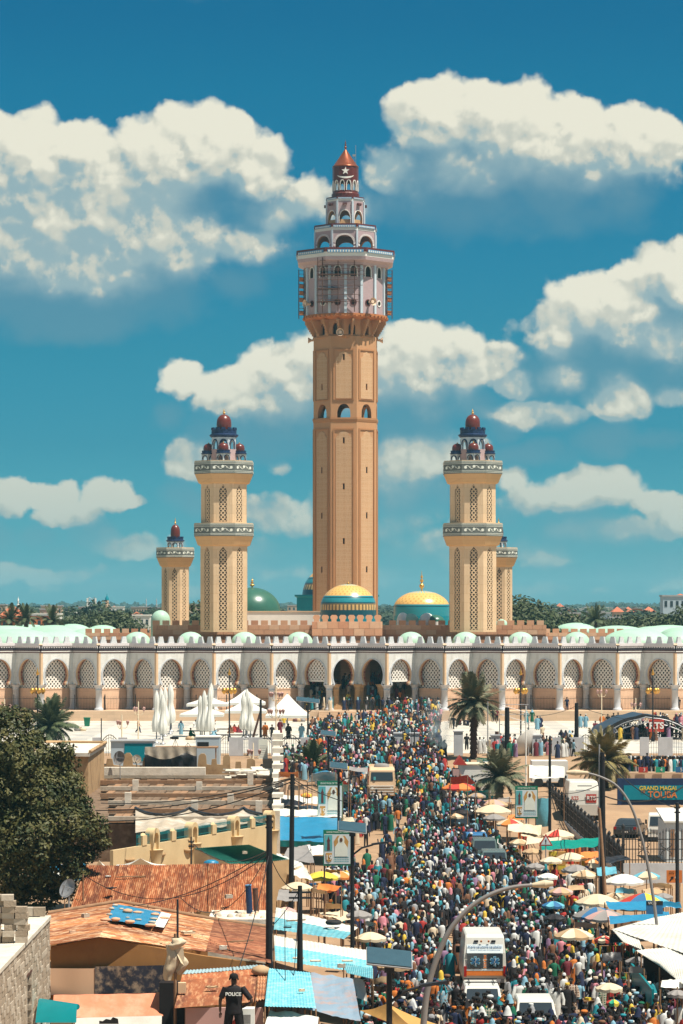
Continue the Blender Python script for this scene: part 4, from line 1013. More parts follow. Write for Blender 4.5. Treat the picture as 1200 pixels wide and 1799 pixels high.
# ---- mint vaults of the outer prayer halls ------------------------------------------------
def vault(px,Y,top,base,rpx,lb,ln=0):
 s_=F/Y;t=thing('mint_vault',lb,'roof',(PX(px,Y),Y,9));Rd=rpx/s_;hh=(base-top)/s_;zb_=PZ(base,Y)-9
 mb=MB();pr=dome_prof(Rd,hh,8)
 mb.lathe([(r_,zz+zb_)for r_,zz in pr],24,cap=False,sy=1.0+ln)
 mb.build('shell',MT['mint'],t)
 mb=MB();mb.lathe([(Rd*.99,0),(Rd*.99,zb_)],20,sy=1.0+ln);mb.build('base_ring',MT['stone_b3'],t)
for i,(px,Y,top,base,r_)in enumerate(((30,402,1105,1132,78),(105,404,1107,1132,60),(12,470,1099,1120,70),(95,470,1098,1120,62),(160,450,1103,1122,40),(180,500,1098,1116,32),(50,540,1097,1112,50),(128,540,1096,1112,34))):
 vault(px,Y,top,base,r_,['wide mint vault right behind the leftmost merlons','mint vault behind the merlons, second from the left edge','long mint vault in the second row at the left edge','mint vault in the second row above the first pair','small mint vault beside the brown brick crenels','mint vault at the right end of the left group','low mint vault far back below the orange house','low mint vault far back below the palm trees'][i])
for i,(px,Y,top,base,r_)in enumerate(((1118,402,1104,1132,62),(1190,406,1108,1132,34),(1085,470,1099,1116,56),(1150,470,1100,1118,50),(1175,540,1098,1112,52),(1012,520,1094,1110,40),(1195,440,1102,1122,40))):
 vault(px,Y,top,base,r_,['wide mint vault behind the right merlons','mint vault at the right edge behind the merlons','long mint vault in the second row right of the pink wall','mint vault in the second row near the right edge','low mint vault far back before the apartment block','pale mint tent shaped vault beside the dark blossom tree','mint vault at the right edge in the second row'][i])
# low crenellated brick walls between the vaults
for nm_,a,b_,lb in(('l',150,285,'low pink crenellated wall left of the pink main wall'),('r',955,1100,'low pink crenellated wall right of the pink main wall')):
 t=thing('crenellated_wall',lb,'wall',(0,440,9));zt_=PZ(1112,440)-9
 stones(t,PX(a,440),PX(b_,440),PZ(1124,440)-9,zt_,0,1.5,.55,smats);mb=MB();mb.box(PX(a,440)+.05,PX(b_,440)-.05,.1,1,0,zt_-.03);mb.build('wall_core',MT['stone_b3'],t)
 x=PX(a,440)+.5
 while x<PX(b_,440):inst('merlon',rnd.choice(mmes),t,(x,0,zt_));x+=1.42
# ================================================================= LEFT FOREGROUND
def W3(px,py,z):
 """point at height z seen in photo row py"""
 Y=(H-z)*F/(py-HY);return Vector((PX(px,Y),Y,z))
def corrugated(mb,a,b,c,d,n=40,amp=.03,m=0,sag=0.,thick=False):
 """sheet a-b (top edge) to d-c (bottom edge), ridges running from top to bottom; a->b across"""
 a,b,c,d=map(Vector,(a,b,c,d));nn=(b-a).cross(d-a).normalized()
 if nn.z<0:nn=-nn
 k=n*2;sg=4
 def fn(u,v):
  p=(a*(1-u)+b*u)*(1-v)+(d*(1-u)+c*u)*v
  i=round(u*k);return p+nn*(amp if i%2 else-amp)+Vector((0,0,-sag*math.sin(math.pi*v)+.03*mnoise.noise(p*.5)))
 mb.grid(fn,k,sg,m,False)
def rustmat(name,c1,c2,c3,sc_=.5,stretch=(1,1,1)):
 m=mat(name,c1,.75,.15,3.);N,b,c=nodes_of(m);v=N.v('MULTIPLY',N.n('ShaderNodeTexCoord').outputs['Object'],stretch)
 n1=N.noise(v,sc_,6,.65);n2=N.noise(v,sc_*5,5,.7)
 c=N.mix(N.mr(n1,.42,.6),c,(*c2,1));c=N.mix(N.m('MULTIPLY',N.mr(n2,.47,.64),.85),c,(*c3,1))
 q=N.mr(N.n('ShaderNodeObjectInfo').outputs['Random'],0,1,.72,1.12,False);c=N.mix(1,c,N.comb(q,q,q),'MULTIPLY')
 N.put(b.inputs['Base Color'],c);return m
MT['rust']=rustmat('rusty_tin',(.33,.098,.034),(.17,.05,.022),(.54,.27,.13),.55,(2.6,.3,1))
MT['rust2']=rustmat('pale_rusty_tin',(.44,.165,.06),(.21,.065,.028),(.68,.46,.28),.6,(.3,2.2,2))
MT['rust3']=rustmat('brown_rusty_tin',(.24,.08,.038),(.13,.042,.022),(.45,.2,.1),.6,(.3,2.2,2))
MT['turq']=rustmat('turquoise_tin',(.14,.44,.52),(.11,.37,.46),(.28,.52,.55),.6)
MT['white_tin']=mat('whitewashed_tin',(.62,.60,.54),.6,.08,.8,dirt=(.42,.38,.3),dscale=.6,damt=.5)
MT['block_wall']=mat('grey_block',(.34,.27,.20),.95,.2,2.5,dirt=(.22,.16,.11),dscale=1.2,damt=.5,bump=.5)
MT['cement']=mat('cement',(.45,.38,.30),.95,.15,1.5,dirt=(.3,.24,.18),dscale=.8,damt=.5,bump=.4)
MT['pale_cement']=mat('pale_cement',(.62,.56,.47),.95,.15,1.5,dirt=(.4,.33,.25),dscale=.9,damt=.5,bump=.4)
MT['ochre']=mat('ochre_wall',(.33,.155,.05),.9,.12,.8,dirt=(.22,.10,.04),dscale=.7,damt=.5)
MT['yellow_wall']=mat('cream_yellow_wall',(.58,.43,.24),.85,.08,.6,dirt=(.45,.31,.16),dscale=.4,damt=.4)
MT['brown_wall']=mat('brown_plaster',(.42,.27,.14),.9,.12,.6,dirt=(.2,.11,.05),dscale=.5,damt=.7)
MT['blue_tarp']=mat('blue_tarpaulin',(.02,.20,.36),.35,.15,1.,bump=.5,bscale=2,spec=.5)
MT['lblue_tarp']=mat('pale_blue_tarpaulin',(.13,.40,.50),.35,.15,1.5,bump=.8,bscale=2.5,spec=.5)
MT['white_tarp']=mat('white_tarpaulin',(.66,.65,.60),.6,.06,1,dirt=(.5,.45,.37),dscale=.6,damt=.4,bump=.3,bscale=2)
MT['cream_tarp']=mat('cream_canvas',(.62,.53,.38),.7,.08,1,dirt=(.5,.4,.27),dscale=.6,damt=.4)
MT['grey_tarp']=mat('grey_tarpaulin',(.24,.22,.21),.6,.15,1,bump=.4,bscale=2)
MT['net_tarp']=mat('woven_tarp',(.40,.33,.25),.8,.2,1.2,dirt=(.6,.56,.5),dscale=.5,damt=.6,bump=.6,bscale=2)
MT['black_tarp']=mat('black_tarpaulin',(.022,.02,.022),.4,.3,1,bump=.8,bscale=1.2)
MT['green_tarp']=mat('green_tarpaulin',(.0,.20,.15),.4,.2,1,bump=.8,bscale=1.5)
MT['green_tin']=mat('green_tin',(.03,.19,.15),.5,.12,1,dirt=(.15,.3,.25),damt=.4)
MT['teal_tarp']=mat('teal_sheet',(.0,.18,.20),.4,.1,1)
MT['salmon']=mat('salmon_cloth',(.62,.22,.12),.8,.1,1.5,dirt=(.7,.4,.28),dscale=.9,damt=.5,bump=.3,bscale=2)
MT['orange_c']=mat('orange_cloth',(.60,.18,.04),.7,.1,1.5);MT['red_c']=mat('red_cloth',(.45,.045,.03),.7,.1,1.5)
MT['yellow_c']=mat('yellow_cloth',(.60,.46,.05),.7,.1,1.5);MT['tan_c']=mat('tan_cloth',(.42,.28,.16),.8,.12,1.5);MT['blue_c']=mat('blue_cloth',(.03,.13,.28),.7,.1,1.5)
MT['beige_c']=mat('beige_cloth',(.60,.49,.34),.8,.08,1.2,dirt=(.45,.33,.2),damt=.3);MT['pink_c']=mat('pink_cloth',(.50,.30,.27),.8,.1,1);MT['green_c']=mat('green_cloth',(.02,.28,.16),.7,.1,1.5)
MT['goldtarp']=mat('golden_tarp',(.50,.27,.08),.6,.12,1.2,bump=.5,bscale=2)
MT['wood']=mat('weathered_wood',(.28,.16,.09),.9,.25,3)
MT['panel']=mat('solar_glass',(.035,.075,.10),.25,.1,3,spec=.6)
MT['lamp_grey']=mat('lamp_grey',(.22,.20,.19),.5,.1,2)
MT['gold_l']=mat('brass_lantern',(.60,.30,.06),.3,.1,3,metal=.6)
MT['tyre']=mat('tyre_rubber',(.02,.02,.02),.8,.2,3)
# ---- big rusty roof
t=thing('tin_roof_shed','long shed with a big rust orange corrugated roof in the left foreground','shed',(-9,150,0))
A,B_,C_,D_=Vector((PX(150,154),154,4.6)),Vector((PX(478,154),154,4.6)),Vector((PX(475,146),146.,2.85)),Vector((PX(120,146),146.,2.85))
n=11
for i in range(n):
 u0,u1=i/n,(i+1)/n+.004;dz=Vector((0,0,rnd.uniform(0,.05)+.012*i%2))
 mb=MB();mb.M=Matrix.Translation(-t.location)
 corrugated(mb,A.lerp(B_,u0)+dz,A.lerp(B_,u1)+dz,D_.lerp(C_,u1)+dz+Vector((0,rnd.uniform(-.15,.1),0)),D_.lerp(C_,u0)+dz+Vector((0,rnd.uniform(-.15,.1),0)),9,.028)
 mb.build('roof_sheet',MT['rust'],t)
mb=MB();mb.box(D_.x+.4,C_.x-.1,146.4,146.6,0,2.7);mb.box(D_.x+.4,D_.x+.6,146.6,153.8,0,2.7);mb.box(C_.x-.3,C_.x-.1,146.6,153.8,0,2.7);mb.build('wall',MT['ochre'],t,world=True)
# ridge board and parapet remains at the right end
t=thing('cement_ledge','rubble strewn cement ledge beside the two dark pipes at the right end of the roof','ledge',(-5,142,0))
mb=MB();a_,b_=W3(365,1612,3.3),W3(470,1608,3.3);mb.box(a_.x,b_.x,140.3,144.6,0,3.2);mb.build('slab',MT['pale_cement'],t,world=True)
for i in range(16):
 mb=MB();s__=rnd.uniform(.08,.2);mb.lathe([(s__,0),(s__*.8,s__*.6),(.02,s__)],6,(rnd.uniform(a_.x+.2,b_.x-.2),rnd.uniform(141,143.5),3.2),m=0);mb.build('rubble',MT['salmon_wall' if i%3 else 'cement'],t,world=True)
for px,col,top,bot,r_,lb in((439,'navy',1556,1613,.115*1.3,'dark blue upright pipe on the roof ledge'),(451,'rust_pipe',1562,1608,.13,'rusty brown open pipe standing right of the dark blue pipe')):
 Y=143 if px==439 else 144;t=thing('roof_pipe',lb,'pipe',(PX(px,Y),Y,PZ(bot,Y)))
 mb=MB();h_=PZ(top,Y)-PZ(bot,Y);mb.tube((0,0,0),(-.08,0,h_),r_*1.05,n=14);mb.build('barrel',MT[col],t)
 mb=MB();mb.tube((-.08,0,h_),(-.085,0,h_+.05),r_*1.15,n=14);mb.build('cap',MT['skyblue' if px==439 else 'rust_pipe'],t)
# ---- gable roof with blue tarp
t=thing('gable_roof_house','ochre house with a low gable of pale rusty corrugated sheets','house',(-9,126,0))
Pk=lambda px,py,z:W3(px,py,z)
pf,pb=W3(175,1644,4.03),W3(210,1587,4.02)
lf,lb_=W3(84,1660,3.62),W3(84,1607,3.55)
rf,rb=W3(476,1692,2.82),W3(473,1631,2.82)
mf,mbk=W3(362,1671,3.2),W3(376,1618,3.25)
def sheets(t,a,b,c,d,n,nr,mt,name='roof_sheet'):
 """a,b back edge; d,c front edge; sheets side by side from back to front with ridges running across a->b"""
 for i in range(n):
  v0,v1=i/n,(i+1)/n+.01;dz=Vector((0,0,.02*(i%2)+rnd.uniform(0,.03)))
  mb=MB();mb.M=Matrix.Translation(-t.location)
  p,q,r_,s__=a.lerp(d,v0)+dz,b.lerp(c,v0)+dz,b.lerp(c,v1)+dz,a.lerp(d,v1)+dz
  corrugated(mb,s__,p,q,r_,nr,.028);mb.build(name,mt,t)
sheets(t,lb_,pb,pf,lf,7,8,MT['rust2'])
sheets(t,pb,mbk,mf,pf,7,8,MT['rust2'])
sheets(t,mbk,rb,rf,mf,6,8,MT['rust3'])
mb=MB();mb.path([lb_+Vector((0,.1,.06)),pb+Vector((0,.1,.08)),mbk+Vector((0,.1,.06)),rb+Vector((0,.1,.05))],.13,5);mb.build('ridge_beam',MT['wood'],t,world=True)
mb=MB();mb.M=Matrix.Translation((0,126.4,0));mb.poly([(lf.x+.1,0),(-1.0+rf.x,0),(rf.x-.1,rf.z-.12),(mf.x,mf.z-.12),(pf.x,pf.z-.12),(lf.x+.1,lf.z-.12)],depth=.25);mb.build('front_wall',MT['ochre'],t,world=True)
tp=[W3(199,1591,4.1),W3(283,1606,3.86),W3(268,1631,3.85),W3(190,1620,4.08)]
o=thing('blue_tarp','blue tarpaulin weighed down with stones on the rusty gable roof','tarpaulin',tp[0])
mb=MB();mb.grid(lambda u,v:tp[0].lerp(tp[1],u).lerp(tp[3].lerp(tp[2],u),v)+Vector((0,0,.10+.03*mnoise.noise(Vector((u*5,v*4,1))))),12,8);mb.build('sheet',MT['blue_tarp'],o,world=True)
tq=[W3(284,1606,3.86),W3(301,1610,3.8),W3(288,1634,3.78),W3(269,1631,3.84)]
o2=thing('white_sheet','white sheet on the gable roof just right of the blue tarpaulin','sheet',tq[0])
mb=MB();mb.grid(lambda u,v:tq[0].lerp(tq[1],u).lerp(tq[3].lerp(tq[2],u),v)+Vector((0,0,.11)),4,4);mb.build('cloth',MT['white_tarp'],o2,world=True)
def stone(name,p,s__,mt,label,cat='stone',group=None):
 mb=MB();rg=random.Random(int(p.x*1000));pr=[(s__*.7,0),(s__,s__*.3),(s__*.8,s__*.6),(.02,s__*.72)]
 mb.lathe(pr,7,sx=rg.uniform(.8,1.5),sy=rg.uniform(.7,1));o=mb.build(name,mt);o.location=p;tag(o,label,cat,group)
spots=[(224,1604,.32,'largest pale stone, middle of the blue tarpaulin'),(241,1605,.2,'brown stone right of the largest one on the blue tarpaulin'),(213,1598,.13,'small stone above left of the largest one on the blue tarpaulin'),(250,1604,.1,'tiny pebble near the right end of the blue tarpaulin'),(203,1618,.26,'pale flat stone on the lower left corner of the blue tarpaulin'),(228,1622,.24,'dark stone at the lower middle edge of the blue tarpaulin'),(185,1618,.2,'dark stone just off the lower left corner of the tarpaulin'),(192,1608,.15,'stone on the left edge of the blue tarpaulin'),(196,1598,.18,'stone on the upper left edge of the blue tarpaulin'),(202,1592,.16,'stone on the top left corner of the blue tarpaulin'),(272,1609,.24,'stone on the upper right edge of the blue tarpaulin'),(275,1602,.2,'stone on the top right corner of the blue tarpaulin'),(270,1616,.17,'stone on the right edge, third from the top'),(267,1622,.18,'stone on the right edge, fourth from the top'),(264,1628,.22,'stone on the lower right corner of the blue tarpaulin'),(243,1617,.13,'small stone right of the lower middle edge'),(224,1613,.1,'little stone below the largest one on the tarpaulin'),(288,1615,.2,'brown stone on the white sheet beside the tarpaulin')]
for px,py,s__,lb in spots:
 base=4.12-(px-199)*.0032
 stone('stone',W3(px,py,base+.06),s__*.9,MT['stone_block' if s__>.19 else 'cement'],lb,group='stones holding down the tarpaulin')
# banners hanging on the house front
t=thing('picture_banner','photo printed banner with dark vehicle picture hanging on the ochre house','banner',(PX(88,126),126.1,1.0))
m=mat('dark_print',(.03,.03,.045),.6,.2,3,dirt=(.42,.30,.20),dscale=2.2,damt=.9);
mb=MB();a=W3(167,1699,2.6);x0,x1,x2=PX(88,126),PX(166,126),PX(289,126)
zt1,zb1=PZ(1699,126),PZ(1747,126)
mb=MB();mb.grid(lambda u,v:Vector((x1+(x2-x1)*u,126.15+.04*math.sin(u*9),zt1+(zb1-zt1)*v+.06*u)),12,4);mb.build('dark_print',m,t,world=True)
m2=mat('dusk_print',(.60,.36,.20),.6,.08,1);N,b,c=nodes_of(m2);s__=N.sep(N.n('ShaderNodeTexCoord').outputs['Object'])
N.put(b.inputs['Base Color'],N.mix(N.mr(N.m('ADD',s__[2],N.m('MULTIPLY',s__[0],.28)),.1,1.0),(.035,.04,.055,1),(.60,.38,.24,1)))
mb=MB();mb.grid(lambda u,v:Vector((x0+(x1-x0)*u,126.16+.03*math.sin(u*7),zt1-.08+(zb1-zt1+.03)*v)),8,4);mb.build('dusk_print',m2,t,world=True)
t=thing('salmon_banner','creased salmon red cloth hanging below the picture banner','cloth',(PX(95,125),125.5,.4))
mb=MB();mb.grid(lambda u,v:Vector((PX(92,125)+(PX(287,125)-PX(92,125))*u,125.6-.9*v+.07*math.sin(u*23+v*3),PZ(1748,125.6)+(.08*u)+(PZ(1787,125)-PZ(1748,125.6))*v)),36,6);mb.build('cloth',MT['salmon'],t,world=True)
t=thing('white_banner','white cloth with a black print below the salmon banner','cloth',(PX(135,124),124,.2))
mb=MB();mb.grid(lambda u,v:Vector((PX(130,124)+(PX(283,124)-PX(130,124))*u,124.6-.5*v,PZ(1789,124.5)+.1*u-1.0*v)),10,3);mb.build('cloth',MT['white_tarp'],t,world=True)
mb=MB();mb.M=Matrix.Translation((PX(190,124.),124.1,PZ(1799,124.1)));mb.poly([(-.4,0),(.45,0),(.42,.22),(.2,.3),(.1,.18),(-.1,.22),(-.25,.12),(-.4,.14)],depth=.02);mb.build('black_print',MT['black'],t,world=True)
# teal sheet roll lower left
t=thing('teal_sheet','folded teal sheet metal awning in front of the block wall','awning',(PX(98,112),112,2.2))
def tf(u,v):
 p=W3(70,1756,2.95).lerp(W3(137,1766,2.9),u);q_=W3(62,1799,2.3).lerp(W3(134,1799,2.4),u);r_=p.lerp(q_,v);r_.z+=.22*math.sin(math.pi*v)+.05;return r_
mb=MB();mb.grid(tf,8,8);mb.build('sheet',MT['teal_tarp'],t,world=True)
mb=MB();mb.tube(tf(0,0)-Vector((0,0,.12)),tf(1,0)-Vector((0,0,.12)),.11,n=10);mb.build('rolled_edge',MT['teal_tarp'],t,world=True)
for u in(.1,.9):
 mb=MB();p=tf(u,.5);mb.tube((p.x,p.y,0),p-Vector((0,0,.1)),.04,n=6);mb.build('post',MT['wood'],t,world=True)
# ---- unfinished block building, bottom left
Xw=-12.15;Y0,Y1=98.,118.5;ztp=5.6
t=thing('block_building','unfinished grey concrete block building with rubble on its roof','building',(Xw,Y1,0))
mb=MB();mb.box(Xw-14,Xw-.32,Y0,Y1-.02,0,ztp);mb.build('core',MT['block_wall'],t,world=True)
bmes=[]
for v in range(6):
 mb=MB();mb.box(-.3-rnd.uniform(0,.0),rnd.uniform(0,.03),.012,.488,.012,.238);bmes.append(mb.mesh('block',[MT['block_wall'],MT['cement'],MT['block_wall']][v%3]))
slot=(W3(52,1707,3.0),)
ys0,ys1=109.6,111.4
j=0;zz=0.3
while zz<ztp-.1:
 y=Y0+(0 if j%2 else-.25)
 while y<Y1-.01:
  a,b_=max(y,Y0),min(y+.5,Y1)
  if b_-a>.06 and not(ys0<(a+b_)/2<ys1 and 1.0<zz<4.2):
   inst('block',rnd.choice(bmes),t,(0,a-Y1,zz),scale=(1,(b_-a)/.5,1))
  y+=.5
 zz+=.25;j+=1
# far end wall (facing camera side hidden) and window slot
mb=MB();mb.box(Xw-.4,Xw-.28,ys0,ys1,1.0,4.3);mb.build('window',MT['black'],t,world=True)
mb=MB();mb.box(Xw-.3,Xw+.04,ys0-.1,ys1+.1,4.3,4.4);mb.build('window_frame',MT['rust_pipe'],t,world=True)
for q in(ys0-.14,ys1-.06):
 mb=MB();mb.box(Xw-.3,Xw+.045,q,q+.2,.8,4.3);mb.build('window_jamb',MT['cement'],t,world=True)
mb=MB();mb.grid(lambda u,v:Vector((Xw-.1-12*u+(.12*mnoise.noise(Vector((u*3,v*30,0)))if u==0 else 0),Y0+(Y1-Y0)*v,ztp+.12+.10*mnoise.noise(Vector((u*14,v*22,2))))),12,24);mb.build('roof_screed',MT['pale_cement'],t,world=True)
mb=MB();mb.box(Xw-.35,Xw+.06,Y0,Y1,ztp-.02,ztp+.14);mb.build('roof_edge',MT['pale_cement'],t,world=True)
for i in range(6):
 o=inst('block',bmes[i%6],t,(-.45-.52*i,0,ztp+.13));o.rotation_euler=(0,0,R(90));o.location=(-.15-.5*(i),-.1,ztp+.13);o.scale=(1,1,1.6)
for dx in(0,.28):
 mb=MB();mb.tube((Xw-1.1+dx,112,ztp),(Xw-1.1+dx,112,ztp+1.05),.02,n=4);mb.build('rebar',MT['rust_pipe'],t,world=True)
mb=MB();mb.box(Xw-.75,Xw-.4,113.6,113.9,ztp+.14,ztp+.5);o=mb.build('ochre_block',MT['yellow_wall']);tag(o,'single ochre block on the roof slab beside the bent rebar','block')
mb=MB();rg=random.Random(3)
for i in range(60):
 s__=rg.uniform(.05,.16);mb.lathe([(s__,0),(s__*.8,s__*.5),(.02,s__*.7)],5,(Xw-.5-rg.random()*3.5,rg.uniform(101,117.6),ztp+.12))
o=mb.build('rubble',MT['salmon_wall']);tag(o,'brick rubble scattered on the flat roof of the block building','rubble',kind='stuff')
# stacked blocks on that roof
t=thing('block_stack','leaning stack of loose grey blocks on the roof at far left','block stack',(PX(14,109),109,ztp+.12))
for j in range(8):
 for i in range(4):
  mb=MB();mb.cbox((-.95+i*.5+rnd.uniform(-.06,.06),rnd.uniform(-.1,.1),.13+j*.23),(.46,.42,.22),rnd.uniform(-.2,.2));
  if j>5 and i>2:continue
  mb.build('block',MT['block_wall' if(i+j)%3 else 'cement'],t)
# ---- corrugated lean-to in front, policeman's roof
t=thing('tin_lean_to','low lean-to with brown rusty sheets and a pale blue top strip','shed',(-6,120,0))
a,b_,c,d=W3(320,1714,2.62),W3(468,1702,2.66),W3(468,1758,2.35),W3(307,1770,2.3)
sheets(t,a,b_,c,d,5,10,MT['rust'])
mb=MB();mb.M=Matrix.Translation(-t.location);a2,b2=W3(326,1705,2.7),W3(465,1694,2.72);corrugated(mb,a2,b2,b_+Vector((0,0,.05)),a+Vector((0,0,.05)),24,.02);mb.build('pale_blue_strip',mat('pale_blue_tin',(.30,.40,.43),.5,.1,1),t)
e1,e2,e3,e4=W3(452,1718,2.6),W3(470,1718,2.6),W3(468,1758,2.45),W3(448,1764,2.45)
mb=MB();mb.M=Matrix.Translation(-t.location);corrugated(mb,e1+Vector((0,0,.08)),e2+Vector((0,0,.08)),e3+Vector((0,0,.08)),e4+Vector((0,0,.08)),4,.03);mb.build('pale_sheet',MT['rust2'],t)
mb=MB();mb.box(d.x+.4,c.x-.1,d.y+.6,d.y+.8,0,2.2);mb.build('wall',MT['pink_c'],t,world=True)
mb=MB();mb.cbox(W3(320,1735,2.75),(.32,.3,.42));o=mb.build('plastic_can',MT['cream']);tag(o,'cream plastic canister at the left corner of the lean-to roof','canister')
mb=MB();mb.lathe([(.3,0),(.42,.1),(.36,.3),(.1,.4),(.02,.41)],12,W3(458,1712,2.68));o=mb.build('round_bundle',MT['tan_c']);tag(o,'brown round bundle on the corner of the lean-to roof','bundle')
t=thing('roof_terrace','raised concrete roof terrace that the police officer stands on','terrace',(PX(410,69),69,0))
mb=MB();mb.box(-1.6,1.5,-3,1.1,7.55,7.8);mb.build('slab',MT['cement'],t)
for x in(-1.5,1.3):
 mb=MB();mb.box(x,x+.2,-2.8,-2.6,0,7.55);mb.box(x,x+.2,.8,1.0,0,7.55);mb.build('pillar',MT['cement'],t)
# things beside the officer
t=thing('white_cabinet','white battered cabinet with red cloth beside the police officer','cabinet',(PX(430,69.6),69.6,7.8))
mb=MB();mb.box(-.24,.24,-.2,.2,0,.95);mb.build('body',MT['white'],t);mb=MB();mb.cbox((0,-.21,.7),(.3,.02,.22));mb.build('panel',MT['grey_tarp'],t)
mb=MB();mb.add([(-.6,-.1,.35),(-.2,-.3,.75),(-.05,-.25,.55),(-.35,-.15,.1)],[(0,1,2,3)]);mb.build('red_cloth',MT['red_c'],t)
# ---- wrapped figure post
t=thing('wrapped_post','tall post wrapped in pale crumpled sacking with a hooded top','post',(PX(308,121),121,0))
z=lambda py:PZ(py,121)
mb=MB();mb.tube((0,0,0),(0,0,z(1640)),.07,n=6);mb.build('pole',MT['wood'],t)
for(cx,cy,top,bot,r_,sd_)in((-.22,0,1660,1722,.26,1),(.25,.05,1680,1712,.17,2),(.02,-.05,1647,1668,.3,3)):
 mb=MB();zt_,zb__=z(top),z(bot)
 def fn(u,v,cx=cx,cy=cy,zt_=zt_,zb__=zb__,r_=r_,sd_=sd_):
  a=u*2*math.pi;rr=r_*(.35+.75*math.sin(math.pi*(.12+.8*v)))*(1+.25*mnoise.noise(Vector((math.cos(a)*1.5,math.sin(a)*1.5,v*4+sd_*7)))+.12*math.sin(a*5+v*4));return Vector((cx+rr*math.cos(a)+.1*math.sin(v*5),cy+rr*math.sin(a),zt_+(zb__-zt_)*v))
 mb.grid(fn,20,14);mb.build('sacking',MT['beige_c'],t)
mb=MB();mb.add([(-.05,-.2,z(1664)),(.35,-.15,z(1664)),(.42,-.1,z(1697)),(.25,-.25,z(1690))],[(0,1,2,3)]);mb.build('hanging_cloth',MT['beige_c'],t)
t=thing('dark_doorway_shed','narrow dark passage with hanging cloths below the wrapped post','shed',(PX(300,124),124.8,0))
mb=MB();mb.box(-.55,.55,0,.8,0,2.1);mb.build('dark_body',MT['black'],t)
# ---- cream wall with arched posts and green grilles
pL,pR=Vector((PX(196,184),184,0)),Vector((PX(487,207),207,0));d_=(pR-pL);LW=d_.length;dn=d_/LW;angw=math.atan2(dn.y,dn.x)
t=thing('cream_wall','cream yellow boundary wall with hoop topped posts and green iron grilles','wall',pL,angw)
mb=MB();mb.box(0,LW,-.12,.12,0,2.9);mb.build('wall',MT['yellow_wall'],t)
hoops=[]
for px in(268,336,410,473):
 k=(px-600)/F;s__=(pL.x-k*pL.y)/(k*dn.y-dn.x);hoops.append(s__)
for s__ in hoops:
 mb=MB();w_=.48
 pts=arch_pts(w_*2,1.45,1.0,0,6);inn=arch_pts(w_*1.3,1.15,.85,0,6)
 mb.M=Matrix.Translation((s__,-.3,2.5));mb.poly(pts[::-1]+inn,depth=.6)
 mb.build('hoop_post',MT['yellow_wall'],t)
 mb=MB();mb.M=Matrix.Translation((s__,-.25,0));mb.lathe([(.42,0),(.42,1.6),(.55,2.4),(.62,2.52)],12,(0,.1,0));mb.build('pilaster',MT['yellow_wall'],t)
allp=sorted(hoops);ends=[0.3]+allp+[LW]
for a,b_ in zip([allp[0]-2.75]+allp,allp+[None]):
 if b_ is None:continue
 m_=(a+b_)/2
 mb=MB();mb.box(m_-.32,m_+.32,-.16,.16,2.9,3.55);mb.lathe([(.32,3.55),(.2,3.68),(.02,3.72)],10,(m_,0,0),sy=.5);mb.build('low_post',MT['yellow_wall'],t)
 for x0,x1 in((a+.5,m_-.34),(m_+.34,b_-.5)):
  g=MB();nb=max(3,int((x1-x0)/.18))
  for i in range(nb+1):g.tube((x0+(x1-x0)*i/nb,0,2.9),(x0+(x1-x0)*i/nb,0,3.75),.016,n=3,caps=False)
  for zz in(3.05,3.45):g.tube((x0,0,zz),(x1,0,zz),.02,n=3)
  for i in range(nb):xx=x0+(x1-x0)*(i+.5)/nb;g.tube((xx-.09,0,3.45),(xx,0,3.62),.014,n=3);g.tube((xx,0,3.62),(xx+.09,0,3.45),.014,n=3)
  g.build('iron_grille',MT['green_c']if False else MT['teal_tarp'],t)
for s__ in(2.2,6.6,10.6):
 mb=MB();mb.lathe([(.05,0),(.5,.12),(.62,.3),(.55,.3),(.3,.12)],14,(s__,-.12,1.9),sy=.5);mb.build('bowl_niche',MT['brown_wall'],t)
# white tents in front of it
def tent(label,pts,zs,top,mt,name='canopy_tent',posts=True,sag=.15,pm='wood',cat='tent'):
 """four eave corners (photo) and a peak"""
 W_=[W3(px,py,zz)for(px,py),zz in zip(pts,zs)];c=sum(W_,Vector())/4
 t=thing(name,label,cat,(c.x,c.y,gz(c.y)))
 pk=W3(*top)if top else c+Vector((0,0,.1))
 mb=MB()
 for i in range(4):
  a,b_=W_[i],W_[(i+1)%4]
  def fn(u,v,a=a,b_=b_):
   e=a.lerp(b_,u)+Vector((0,0,-sag*math.sin(math.pi*u)*.6));p=e.lerp(pk,v);p.z-=sag*math.sin(math.pi*v)*.7-.02*mnoise.noise(p*2.3);return p
  mb.grid(fn,8,6)
 mb.build('canopy',MT[mt],t,world=True)
 if posts:
  for q in W_:
   mb=MB();g0=gz(q.y);mb.tube((q.x*.998,q.y,g0),(q.x*.998,q.y,q.z-.02),.035,n=5);mb.build('post',MT[pm],t,world=True)
 return t
tent('broad white tent roof between the cream wall and the rusty roof',((196,1528),(300,1529),(290,1519),(205,1519)),(2.9,2.9,2.9,2.9),(247,1508,3.9),'white_tarp')
tent('small white tent peak at the left end of the rusty roof',((160,1531),(195,1531),(192,1522),(165,1522)),(2.9,2.9,2.9,2.9),(174,1511,3.7),'white_tarp')
tent('beige tent just behind the rusty roof with a blue bundle on it',((378,1527),(446,1529),(440,1518),(385,1518)),(2.8,2.8,2.8,2.8),(412,1513,3.2),'beige_c')
mb=MB();mb.lathe([(.3,0),(.42,.12),(.4,.35),(.2,.45),(.02,.47)],12,W3(371,1524,3.0),sx=1.1);o=mb.build('blue_bundle',MT['blue_tarp']);tag(o,'blue wrapped bundle sitting at the back edge of the rusty roof','bundle')
t=thing('green_tin_roof','shed with a dark green corrugated roof below the cream wall','shed',(-7,172,0))
a,b_,c,d=W3(341,1490,4.1),W3(438,1484,4.3),W3(508,1510,3.2),W3(408,1520,3.1)
